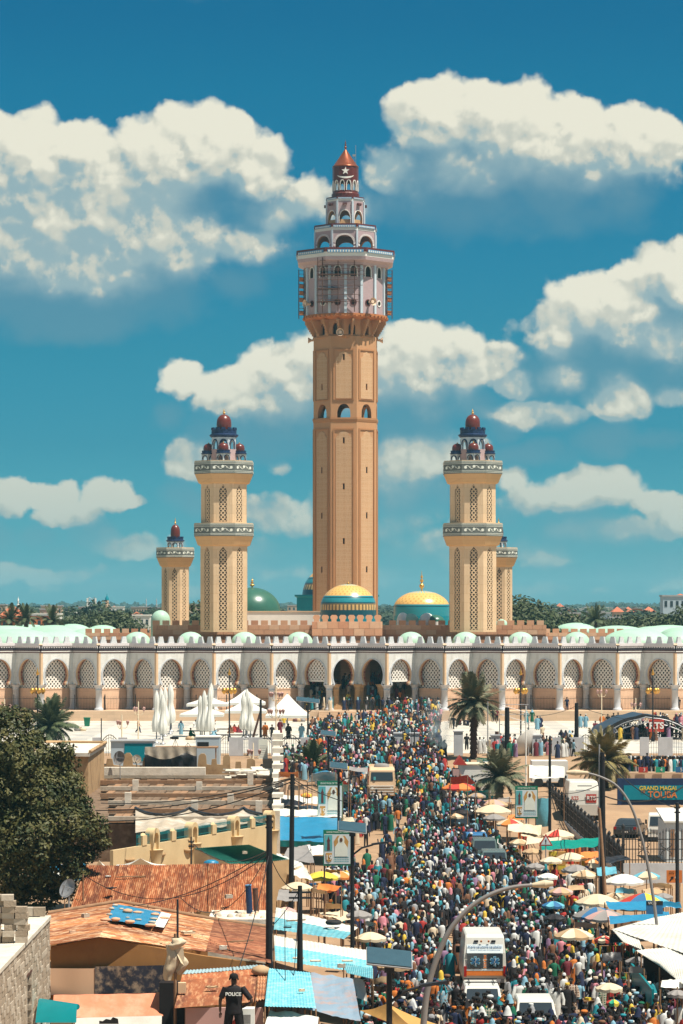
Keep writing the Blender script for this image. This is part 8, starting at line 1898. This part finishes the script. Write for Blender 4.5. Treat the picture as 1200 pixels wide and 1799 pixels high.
def body_mesh(p):
 j=J(p);chains=['pel wai che nek chi hed','che ls le lw','che rs re rw','pel lh lk la','pel rh rk ra'];rad=dict(pel=(.13,.10),wai=(.125,.09),che=(.16,.10),nek=(.055,.055),chi=(.068,.075),hed=(.082,.095),ls=(.062,.06),rs=(.062,.06),le=(.042,.042),re=(.042,.042),lw=(.028,.03),rw=(.028,.03),lh=(.095,.10),rh=(.095,.10),lk=(.058,.06),rk=(.058,.06),la=(.038,.042),ra=(.038,.042))
 for sd in 'lr':
  d=(j[sd+'w']-j[sd+'e']).normalized();j[sd+'p']=j[sd+'w']+d*.07;rad[sd+'p']=(.038,.02);j[sd+'t']=j[sd+'a']+Vector((0,-.15,-.045));rad[sd+'t']=(.04,.028)
 chains=[c+(' lp' if c.endswith('lw')else ' rp' if c.endswith('rw')else ' lt' if c.endswith('la')else ' rt' if c.endswith('ra')else '')for c in chains]
 names=['pel'];edges=[]
 for c in chains:
  ks=c.split()
  for a,b_ in zip(ks,ks[1:]):
   if b_ not in names:names.append(b_)
   edges.append((names.index(a),names.index(b_)))
 me=bpy.data.meshes.new('sk');me.from_pydata([j[k]for k in names],edges,[]);o=bpy.data.objects.new('sk',me);C.objects.link(o)
 md=o.modifiers.new('s','SKIN');md.use_smooth_shade=True;sv=me.skin_vertices[0].data
 for i,k in enumerate(names):sv[i].radius=rad[k];sv[i].use_root=(i==0)
 s_=o.modifiers.new('d','SUBSURF');s_.levels=1;s_.render_levels=1
 dg=bpy.context.evaluated_depsgraph_get();dg.update();m2=bpy.data.meshes.new_from_object(o.evaluated_get(dg));bpy.data.objects.remove(o)
 hz=j['hed'].z
 for v in m2.vertices:
  if v.co.z>hz-.12 and v.co.y<-.04:
   if abs(v.co.x)<.02 and abs(v.co.z-hz+.045)<.035:v.co.y-=.028
   elif abs(abs(v.co.x)-.035)<.02 and abs(v.co.z-hz)<.025:v.co.y+=.012
 mb=MB()
 mb.add([v.co for v in m2.vertices],[tuple(q.vertices)for q in m2.polygons],0,True)
 for sd in 'lr':fingers(mb,j[sd+'p'],j[sd+'p']-j[sd+'w'])
 for sx in(-1,1):mb.lathe([(.012,-.03),(.022,0),(.012,.03)],6,(sx*.092,.01,hz-.03))
 for sx in(-1,1):mb.lathe([(.004,-.007),(.011,0),(.004,.007)],6,(sx*.034,-.088,hz-.003),m=1)
 mb.add([(-.028,-.091,hz-.088),(.028,-.091,hz-.088),(.024,-.093,hz-.078),(-.024,-.093,hz-.078)],[(0,1,2,3)],2)
 return mb.mesh('person',[MT['skin'],MT['flower'],MT['stripe_red']])
def loft(mb,rings,n=14,fold=.0,seed=0,cap=False):
 vs=[]
 for(c,rx,ry,fd)in rings:
  for i in range(n):
   a=2*math.pi*i/n;k=1+fd*math.sin(a*5+seed)+fd*.6*math.sin(a*3+1.3*seed);vs.append((c[0]+rx*math.cos(a)*k,c[1]+ry*math.sin(a)*k,c[2]))
 mb.add(vs,[(q*n+(i+1)%n,q*n+i,(q+1)*n+i,(q+1)*n+(i+1)%n)for q in range(len(rings)-1)for i in range(n)],0,True)
 if cap:mb.add(vs[-n:],[tuple(range(n))])
def sleeve(mb,a,b_,c,r0,r1,r2):
 mb.path([a,b_,c]if c is not None else[a,a.lerp(b_,.5),b_],r0,8,taper=r2)
def garment(p,kind):
 j=J(p);mb=MB();dz=j['pel'].z-.93;st=(abs(j['la'].y)+abs(j['ra'].y))*.5;my=(j['la'].y+j['ra'].y)/2
 sh=[((0,0,1.475+dz),.075,.07,0),((0,0,1.45+dz),.13,.085,0),((0,.0,1.41+dz),.205,.115,0),((0,0,1.30+dz),.20,.13,.01)]
 if kind in('robe','dress'):
  wd=1.0 if kind=='robe' else.85
  if p=='sit':loft(mb,(sh+[((0,0,.30),.24,.2,.02),((0,-.18,.18),.36,.36,.04),((0,-.2,.02),.40,.40,.05)])[::-1],14,seed=1)
  else:loft(mb,(sh+[((0,0,1.05),.19*wd,.145,.02),((0,0,.85),.225*wd,.17+st*.1,.03),((0,my*.5,.50),.245*wd,.17+st*.4,.05),((0,my*.8,.14),.27*wd,.18+st*.75,.07)])[::-1],18,seed=1)
  for sd in 'lr':sleeve(mb,j[sd+'s'],j[sd+'e'],j[sd+'e'].lerp(j[sd+'w'],.85),.075,.08,.095 if kind=='robe' else.06)
 elif kind=='shirt':
  loft(mb,(sh+[((0,0,1.08+dz),.175,.13,.015),((0,0,.90+dz),.185,.14,.03),((0,0,.84+dz),.19,.145,.04)])[::-1],14)
  for sd in 'lr':sleeve(mb,j[sd+'s'],j[sd+'s'].lerp(j[sd+'e'],.8),None,.072,.07,.065)
 elif kind=='trousers':
  loft(mb,[((0,0,.80+dz),.16,.12,0),((0,0,.90+dz),.165,.13,0),((0,0,1.0+dz),.15,.12,0)],12)
  for sd in 'lr':mb.path([j[sd+'h']+Vector((0,0,-.02)),j[sd+'k'],j[sd+'k'].lerp(j[sd+'a'],.95)],.105,8,taper=.07)
 return mb.mesh(kind,MT['cloth'])
def headwear(kind,dz):
 mb=MB();c=(0,.008,1.655+dz)
 if kind=='hair':mb.lathe([(.094,-.02),(.098,.03),(.085,.075),(.05,.10),(.01,.107)],12,c,sy=1.08)
 elif kind=='cap':mb.lathe([(.098,.0),(.102,.06),(.095,.095),(.02,.10)],12,c,sy=1.08)
 elif kind=='turban':mb.lathe([(.10,-.02),(.135,.03),(.135,.08),(.09,.12),(.02,.13)],12,c,sy=1.1)
 else:
  def fn(u,v):
   a=R(-62)+R(304)*u-0*v;a=a+0;z_=.125-.40*v;r_=(.105*math.sin(min(1.57,v*4+.02))if v<.4 else.105+.14*(v-.4));return Vector((c[0]+r_*math.cos(a+R(-0)),c[1]+.01+r_*1.1*math.sin(a),c[2]+z_))
  mb.grid(lambda u,v:fn(u,v),14,8)
 return mb.mesh({'hair':'hair','cap':'cap','turban':'turban','scarf':'headscarf'}[kind],MT['cloth' if kind!='hair' else 'hair'])
PK=list(POSES);BM={p:body_mesh(p)for p in PK};GM={(p,k):garment(p,k)for p in PK for k in('robe','dress','shirt','trousers')}
HM={(k,dz):headwear(k,dz)for k in('hair','cap','turban','scarf')for dz in(0,-.8)}
def variant(me,mt):
 m2=me.copy();m2.materials[0]=MT[mt];return m2
GV={(p,k,v):variant(GM[(p,k)],v)for p in PK for k in('robe','dress','shirt')for v in('print_v','print_s','print_c')}
PAL={'white':((.55,.55,.53),12),'pale blue':((.19,.35,.44),8),'teal':((.02,.20,.24),7),'navy':((.015,.022,.055),18),'black':((.016,.014,.016),24),'green':((.01,.11,.06),6),'orange':((.50,.15,.03),4),'red':((.34,.03,.025),4),'yellow':((.60,.40,.05),4),'brown':((.17,.08,.045),6),'grey':((.26,.26,.27),5),'pink':((.52,.20,.24),3),'maroon':((.13,.02,.03),4),'beige':((.56,.45,.32),6),'mauve':((.22,.13,.22),2)}
PN=[k for k,v in PAL.items()for _ in range(v[1])]
CNT={}
def person(p,g,px_,py_,rz,s,top,col,col2,hw,hcol,label,pat=None,group='people in the crowd',Y=None,z=None):
 pt=Vector((px_,py_,gz(py_)if z is None else z));dz=-.8 if p=='sit' else 0
 o=bpy.data.objects.new('person',BM[p]);C.objects.link(o);o.location=pt;o.rotation_euler=(0,0,rz);o.scale=(s*1.06,s*1.06,s)
 tag(o,label,'person',group)
 me=GV[(p,top,pat)]if pat else GM[(p,top)];inst(top,me,o,col=PAL[col][0])
 if top=='shirt':inst('trousers',GM[(p,'trousers')],o,col=PAL[col2][0])
 inst(HM[(hw,dz)].name.split('.')[0],HM[(hw,dz)],o,col=PAL[hcol][0]);return o
# crowd footprint: photo row -> left, right, people per square metre
BT=[(1262,690,780,.2),(1272,600,775,.2),(1285,545,770,.26),(1322,540,772,.45),(1345,515,800,.9),(1368,520,830,1.0),(1400,604,836,1.0),(1440,570,850,.95),(1480,624,850,.9),(1510,640,895,.85),(1540,600,915,.9),(1562,575,940,.95),(1600,570,975,1.0),(1640,610,1015,1.1),(1700,650,1090,1.15),(1760,632,1160,1.2),(1900,615,1210,1.2)]
def bounds(py):
 for(a,l0,r0,d0),(b_,l1,r1,d1)in zip(BT,BT[1:]):
  if a<=py<=b_:
   k=(py-a)/(b_-a);return l0+(l1-l0)*k,r0+(r1-r0)*k,d0+(d1-d0)*k
BOX=[(PX(852,137.5),1.25,131,144),(PX(848,127.5),1.1,125.2,132.4),(PX(942,122.5),1.1,121,127.4),(PX(852,207),1.15,202,212),(PX(869,197),1.15,194.2,202),(PX(806,226),1.2,224,231),(PX(838,214),1.1,212.5,219),(PX(671,254),1.5,248,263)]
def blocked(x,y):
 return any(abs(x-c)<w_ and a<y<b_ for c,w_,a,b_ in BOX)
rp=random.Random(11);pts=[];cell={}
Y=114.3
while Y<377:
 g0=gz(Y);py=HY+(H-g0)*F/Y;bn=bounds(max(1262,min(1899,py)));x0,x1=PX(bn[0],Y),PX(bn[1],Y);n=(x1-x0)*.5*bn[2]*1.45;n=int(n)+(rp.random()<n-int(n))
 for _ in range(n):
  for _t in range(6):
   x=rp.uniform(x0,x1);y=Y+rp.uniform(-.25,.25);px=600+F*x/y;py=HY+(H-gz(y))*F/y
   if blocked(x,y):continue
   if.5+1.5*mnoise.noise(Vector((x*.33,y*.16,3)))+.5*mnoise.noise(Vector((x*1.1,y*.5,9)))<rp.random()*.95:continue
   dd=((px-668)/52)**2+((py-1520)/60)**2
   if dd<1 and rp.random()<.93:continue
   if 772<px<820 and 1640<py<1775 and rp.random()<.85:continue
   if 690<px<720 and 1400<py<1480 and rp.random()<.6:continue
   k=(int(x/.5),int(y/.5));md=.40
   if any((x-a)**2+(y-b_)**2<md*md for i in(-1,0,1)for j_ in(-1,0,1)for a,b_ in cell.get((k[0]+i,k[1]+j_),())):continue
   cell.setdefault(k,[]).append((x,y));pts.append((x,y));break
 Y+=.5
pts.sort(key=lambda q:q[1])
LM=[('the ambulance',852,1680),('the white estate car',848,1745),('the bottom right white car',942,1765),('the brown tent umbrella',1008,1660),('the scarf racks',1085,1720),('the nearest solar panel',684,1720),('the cream wavy umbrella',651,1670),('the curved lamp arm',760,1700),('the heaped fabric table',1055,1780),('the rainbow umbrella',1130,1620),('the golden tarpaulin',690,1790),('the lower white tin roof',1150,1740)]
ORD=['','second ','third ','fourth ','fifth ','sixth ','seventh ','eighth ','ninth ','tenth ']
recs=[]
def look():
 u=rp.random();fem=rp.random()<.34
 top='dress' if fem else('robe' if u<.45 else 'shirt');col=rp.choice(PN);hw=('scarf' if rp.random()<.75 else 'turban')if fem else rp.choices(['hair','cap'],[82,18])[0]
 hc=rp.choice(PN)if hw!='hair' else 'black';hc='white' if hw=='cap' and rp.random()<.4 else hc
 pat=rp.choice(['print_v','print_s','print_c'])if rp.random()<(.35 if fem else.12)else None
 return top,col,rp.choice(['navy','black','brown','grey','beige']),hw,hc,pat
def heading():return R(180)+rp.gauss(0,.5)if rp.random()<.68 else rp.gauss(0,.7)
OVER={}
for(x,y)in pts[:300]:
 px=600+F*x/y;py=HY+H*F/y;d,lm=min((math.hypot(px-a,(py-b_)*.8),n)for n,a,b_ in LM);a,b_=next((a,b_)for n,a,b_ in LM if n==lm)
 rel=('left of ' if px<a else 'right of ')if abs(px-a)>abs(py-b_)*.5+12 else('in front of ' if py>b_ else 'beyond ')
 recs.append([x,y,heading(),look(),rel+lm,d])
seen={}
recs.sort(key=lambda r_:r_[5])
for r_ in recs:
 top,col,c2,hw,hc,pat=r_[3];pn={'print_v':'patterned ','print_s':'striped ','print_c':'checked '}.get(pat,'');gn={'shirt':'shirt and %s trousers'%c2,'robe':'long robe','dress':'dress'}[top]
 hn={'hair':'','cap':' and %s cap'%hc,'scarf':' and %s headscarf'%hc,'turban':' and %s headwrap'%hc}[hw]
 base='in %s %s%s%s %s'%(col,pn,gn,hn,r_[4]);k=seen.get(base,0);seen[base]=k+1;k=k if k<10 else 9
 pose=rp.choices(['stand','walk','walk2','carry'],[4,4,4,1])[0]
 lab_=('%sclosest person '%ORD[k]if k else 'person ')+base
 lab_=lab_.replace('in front of','near')if len(lab_.split())>15 else lab_
 while lab_ in OVER:lab_=lab_.replace('person','other person',1)
 OVER[lab_]=1
 if len(lab_.split())>16:lab_=lab_.replace(' and %s trousers'%c2,'')
 if len(lab_.split())>16:lab_=lab_.replace('long ','').replace('patterned ','').replace('checked ','').replace('striped ','').replace('closest person','person')
 person(pose,top,r_[0],r_[1],r_[2],rp.uniform(.92,1.06),top,col,c2,hw,hc,lab_,pat)
# people one can pick out beyond the dense crowd
SP=[(243,1288,'walk','shirt','orange','navy','hair','black',90,'person in orange vest striding across the esplanade left of the folded umbrellas'),(1058,1279,'stand','robe','orange','navy','hair','black',180,'person in long orange robe standing before the podium at right'),(1020,1279,'stand','robe','pale blue','navy','hair','black',180,'person in pale blue robe next to the stage pole'),(1029,1279,'stand','robe','pale blue','navy','cap','white',170,'person in pale blue robe and white cap left of the orange robe'),(1068,1279,'stand','shirt','black','black','hair','black',0,'person in black shirt with hands low right of the orange robe'),(1078,1277,'stand','shirt','black','navy','hair','black',180,'taller person in black, left one of the pair before the podium'),(1086,1276,'stand','shirt','black','grey','hair','black',180,'taller person in black, right one of the pair before the podium'),(1046,1280,'sit','robe','maroon','navy','hair','black',0,'seated person in maroon left of the orange robe'),(925,1272,'stand','dress','teal','navy','scarf','teal',180,'person in teal dress and headscarf right of the truss tower'),(935,1270,'stand','dress','green','navy','scarf','pale blue',180,'person in dark green dress beside the one in teal'),(944,1283,'stand','robe','pale blue','navy','hair','black',180,'pair member in pale blue robe, left, before the white dish'),(949,1282,'walk','robe','navy','navy','cap','white',180,'pair member in navy robe, right, before the white dish'),(953,1300,'walk','shirt','beige','brown','hair','black',200,'person in beige shirt striding right of the white dish'),(928,1306,'stand','robe','teal','navy','hair','black',180,'person in bright teal robe above the white dish'),(792,1280,'stand','shirt','beige','beige','hair','black',180,'person in beige near the left foot of the tall palm'),(797,1282,'walk','shirt','black','black','hair','black',150,'person in black beside the one in beige near the tall palm'),(866,1268,'stand','shirt','black','navy','hair','black',180,'person in black right of the tall palm, left of two'),(873,1268,'stand','shirt','maroon','black','hair','black',180,'person in maroon shirt right of the tall palm, right of two'),(807,1274,'sit','shirt','maroon','black','hair','black',0,'seated person in maroon left of the tall palm'),(816,1274,'sit','shirt','black','black','hair','black',20,'seated person in black left of the tall palm'),(822,1275,'sit','shirt','navy','black','hair','black',-20,'seated person in navy beside the tall palm trunk'),(820,1318,'stand','shirt','black','black','hair','black',180,'person in black standing alone left of the tall palm trunk'),(843,1325,'stand','robe','white','navy','hair','black',180,'person in white robe right of the tall palm trunk'),(850,1324,'stand','robe','white','navy','cap','white',180,'person in white robe and cap beside the slim white pole'),(861,1325,'stand','robe','beige','navy','hair','black',180,'person in beige robe left of the square wooden post'),(867,1325,'stand','shirt','navy','navy','hair','black',180,'person in navy beside the square wooden post'),(742,1282,'stand','robe','green','navy','hair','black',180,'person in green robe at the right end of the steps'),(758,1276,'stand','dress','pink','navy','scarf','pink',180,'person in pink dress right of the green robe by the steps'),(764,1277,'stand','dress','white','navy','scarf','red',180,'person in white dress and red headscarf by the steps'),(771,1276,'stand','dress','brown','navy','scarf','brown',180,'person in brown dress at the far right of the steps'),(318,1292,'stand','dress','pale blue','navy','scarf','navy',0,'person in pale blue dress left of the middle folded umbrellas'),(344,1278,'sit','robe','white','navy','hair','black',0,'seated person in white under the upper left canopy'),(335,1293,'sit','robe','green','navy','hair','black',60,'reclining person in green below the left canopies'),(376,1292,'sit','dress','pale blue','navy','scarf','brown',0,'seated person in pale blue right of the middle folded umbrellas'),(375,1274,'sit','shirt','orange','navy','turban','orange',0,'seated person in orange under the left canopies'),(405,1288,'sit','dress','brown','navy','scarf','brown',0,'seated person in brown left of the umbrellas between the canopies'),(420,1287,'sit','dress','maroon','navy','scarf','orange',0,'seated person in maroon and orange under the middle canopies'),(412,1286,'sit','dress','red','navy','scarf','brown',20,'seated person in red under the middle canopies'),(466,1296,'stand','robe','orange','navy','hair','black',180,'person in orange robe left of the candelabra lamp'),(478,1300,'stand','shirt','black','black','hair','black',180,'person in black just left of the candelabra lamp'),(492,1290,'stand','robe','maroon','navy','hair','black',160,'person in maroon under the largest white umbrella'),(499,1282,'stand','shirt','yellow','grey','hair','black',180,'person in yellow shirt under the largest white umbrella'),(507,1298,'stand','robe','black','navy','hair','black',180,'person in long black robe at the right edge of the largest white umbrella'),(530,1298,'stand','robe','pale blue','navy','hair','black',180,'person in pale blue robe alone right of the largest white umbrella'),(996,1247,'stand','shirt','navy','navy','hair','black',0,'person in navy leaning on the podium railing at right'),(1192,1248,'stand','shirt','black','black','hair','black',0,'person in black on the podium at the right edge'),(986,1310,'stand','dress','navy','navy','scarf','black',180,'person in navy dress, leftmost of the group left of the right pole'),(994,1311,'stand','dress','brown','navy','scarf','black',180,'person in brown dress in the group left of the right pole'),(1001,1311,'stand','dress','teal','navy','scarf','pale blue',180,'person in teal dress in the group left of the right pole'),(1006,1312,'stand','robe','white','navy','hair','black',180,'person in white robe, rightmost of the group left of the right pole'),(887,1553,'stand','shirt','yellow','black','hair','black',170,'person in yellow shirt walking away behind the dark cars'),(832,1478,'stand','robe','pale blue','navy','turban','pale blue',180,'person in pale blue robe left of the queueing cars'),(786,1463,'stand','shirt','yellow','black','hair','black',0,'person in bright yellow vest beside the minibus'),(1137,1369,'stand','shirt','navy','navy','hair','black',180,'person in navy standing on the platform between the number boards')]
for(px,py,p,top,col,c2,hw,hc,deg,lb)in SP:
 if 990<px<1200 and py<1250:y=380.;zz=5.0
 elif px==1137:y=262.8;zz=PZ(1357,262)
 else:y=gY(py);zz=None
 person(p,top,PX(px,y),y,R(deg),1.0,top,col,c2,hw,hc,lb,group=None,z=zz)
# police officer on the near roof
po=person('akimbo','shirt',PX(411,69.2),69.2,R(180),1.05,'shirt','black','black','hair','black','police officer in black seen from behind with one hand on the hip',group=None,z=7.8)
po.rotation_euler=(0,0,R(176));po.name='person'
tx=text('POLICE',.105,(0,.15,1.27),'white',po,rot=(R(90),0,R(180)),bold=.003);tx.location=(0,.150,1.29)
# the rest of the crowd: one mass
mb=MB();rings6=lambda rs,n,c:rs
def low(mb,x,y,z0,rz,s,lk,sit=False):
 top,col,c2,hw,hc,pat=lk;cs,sn=math.cos(rz),math.sin(rz);C1=PAL[col][0];sk_=(.058,.027,.016)
 def T(p):return(x+(p[0]*cs-p[1]*sn)*s,y+(p[0]*sn+p[1]*cs)*s,z0+p[2]*s)
 def ring(rs,n,colr):
  vs=[];
  for(zz,rx,ry)in rs:
   for i in range(n):a=2*math.pi*(i+.5)/n;vs.append(T((rx*math.cos(a),ry*math.sin(a),zz)))
  mb.col=colr;mb.add(vs,[(q*n+i,q*n+(i+1)%n,(q+1)*n+(i+1)%n,(q+1)*n+i)for q in range(len(rs)-1)for i in range(n)]+[tuple(range((len(rs)-1)*n,len(rs)*n))],0,True)
 if top=='shirt':
  for sx in(-1,1):mb.M=None;k=sx*.09;st=sx*rp.uniform(0,.22);mb.col=PAL[c2][0];mb.add([T(p)for p in((k-.08,-.08,.85),(k+.08,-.08,.85),(k+.08,.08,.85),(k-.08,.08,.85),(k-.05,st-.06,.04),(k+.05,st-.06,.04),(k+.05,st+.06,.04),(k-.05,st+.06,.04))],[(0,1,5,4),(1,2,6,5),(2,3,7,6),(3,0,4,7)])
  ring(((.80,.19,.14),(1.15,.18,.13),(1.38,.22,.13),(1.48,.10,.08)),7,C1)
 else:ring(((.08,.29,.24),(.85,.23,.18),(1.38,.23,.13),(1.48,.10,.08)),7,C1)
 for sx in(-1,1):
  f_=rp.uniform(-.2,.2);up=rp.random()<.06;w_=(sx*.25,-.15,1.75)if up else(sx*.30,f_-.08,.88);e_=(sx*.30,0,1.5)if up else(sx*.29,f_*.4,1.14)
  for a,b_,cc,r_ in(((sx*.2,0,1.4),e_,C1,.06),(e_,w_,C1 if top!='shirt' else sk_,.045)):
   mb.col=cc;mb.add([T((a[0]+dx*r_,a[1]+dy*r_,a[2]))for dx,dy in((-1,0),(.5,-.87),(.5,.87))]+[T((b_[0]+dx*r_,b_[1]+dy*r_,b_[2]))for dx,dy in((-1,0),(.5,-.87),(.5,.87))],[(0,1,4,3),(1,2,5,4),(2,0,3,5),(3,4,5)])
 ring(((1.46,.05,.05),(1.54,.075,.085),(1.66,.09,.105),(1.75,.05,.06)),6,sk_)
 hcol=PAL[hc][0]if hw!='hair' else(.01,.009,.009)
 if hw=='scarf':ring(((1.38,.17,.14),(1.5,.115,.125),(1.68,.108,.12),(1.79,.04,.05)),6,hcol)
 elif hw=='turban':ring(((1.64,.10,.12),(1.70,.14,.15),(1.80,.08,.09)),6,hcol)
 else:ring(((1.65,.098,.112),(1.72,.094,.105),(1.78,.04,.05)),6,hcol)
for(x,y)in pts[300:]:
 lk=look()
 if y>235 and lk[1]in('white','pale blue','pink','yellow')and rp.random()<.5:lk=(lk[0],rp.choice(['navy','black','green','brown','grey','teal','maroon']))+lk[2:]
 low(mb,x,y,gz(y),heading(),rp.uniform(.92,1.06),lk)
# on the steps, in the entrance and on the platform
for _ in range(46):
 q=rp.randrange(6);x=rp.uniform(5.5,13.0);low(mb,x,376-3.2+q*.55,3.7+(q+1)*.215,heading(),1,look())
for _ in range(75):
 q=rp.randrange(16);x=rp.uniform(-4.2,1.5)if rp.random()<.55 else rp.uniform(3.6,8.5);low(mb,x,YA+3.6+q*.38,ZA+.2*(q+1),heading(),1,look())
for _ in range(38):low(mb,rp.uniform(-5.2,13),rp.uniform(377,381.5),ZA,heading(),1,look())
for _ in range(26):low(mb,rp.uniform(-13,-5),rp.uniform(295,310),3.7,heading(),1,look())if False else None
for _ in range(70):y=rp.uniform(263.2,264.6);low(mb,PX(rp.uniform(1095,1215),y),y,PZ(1357,262)-.35,heading(),1,look())
for _ in range(46):y=rp.uniform(318,330);low(mb,PX(rp.uniform(1075,1215),y),y,3.7,heading(),1,look())
for _ in range(60):y=rp.uniform(284,300);low(mb,PX(rp.uniform(860,1010),y),y,gz(y),heading(),1,look())
for _ in range(26):y=rp.uniform(268,284);low(mb,PX(rp.uniform(486,520),y),y,gz(y),heading(),1,look())
for _ in range(20):y=rp.uniform(352,360);low(mb,PX(rp.uniform(1120,1215),y),y,3.7,heading(),1,look())
for _ in range(80):y=rp.uniform(150,192);low(mb,PX(rp.uniform(900,1040),y),y,0,heading(),1,look())
for _ in range(60):y=rp.uniform(118,140);low(mb,PX(rp.uniform(1090,1210),y),y,0,heading(),1,look())
o=mb.build('crowd',mat('crowd_cloth',(1,1,1),.8,.1,4,tint=True));tag(o,'dense crowd filling the street all the way back to the mosque steps','crowd',kind='stuff')
# ---- lettering to mesh
dg=bpy.context.evaluated_depsgraph_get()
for o in[o for o in C.objects if o.type=='FONT']:
 me=bpy.data.meshes.new_from_object(o.evaluated_get(dg));n=bpy.data.objects.new('lettering',me);C.objects.link(n);n.parent=o.parent;n.location=o.location;n.rotation_euler=o.rotation_euler;n.scale=o.scale
 bpy.data.objects.remove(o)
# ---- air: one closed box of pale haze round the camera and the whole place
mb=MB();mb.box(-3800,3800,-300,9000,-3,112);o=mb.build('haze',None);tag(o,kind='stuff')
m=bpy.data.materials.new('haze');m.use_nodes=True;N=NT(m.node_tree);N.t.nodes.remove(N.t.nodes['Principled BSDF']);pv=N.n('ShaderNodeVolumePrincipled')
pv.inputs['Color'].default_value=(.38,.85,1,1);pv.inputs['Density'].default_value=.00012;pv.inputs['Anisotropy'].default_value=.2
N.t.links.new(pv.outputs[0],N.t.nodes['Material Output'].inputs['Volume']);o.data.materials[0]=m
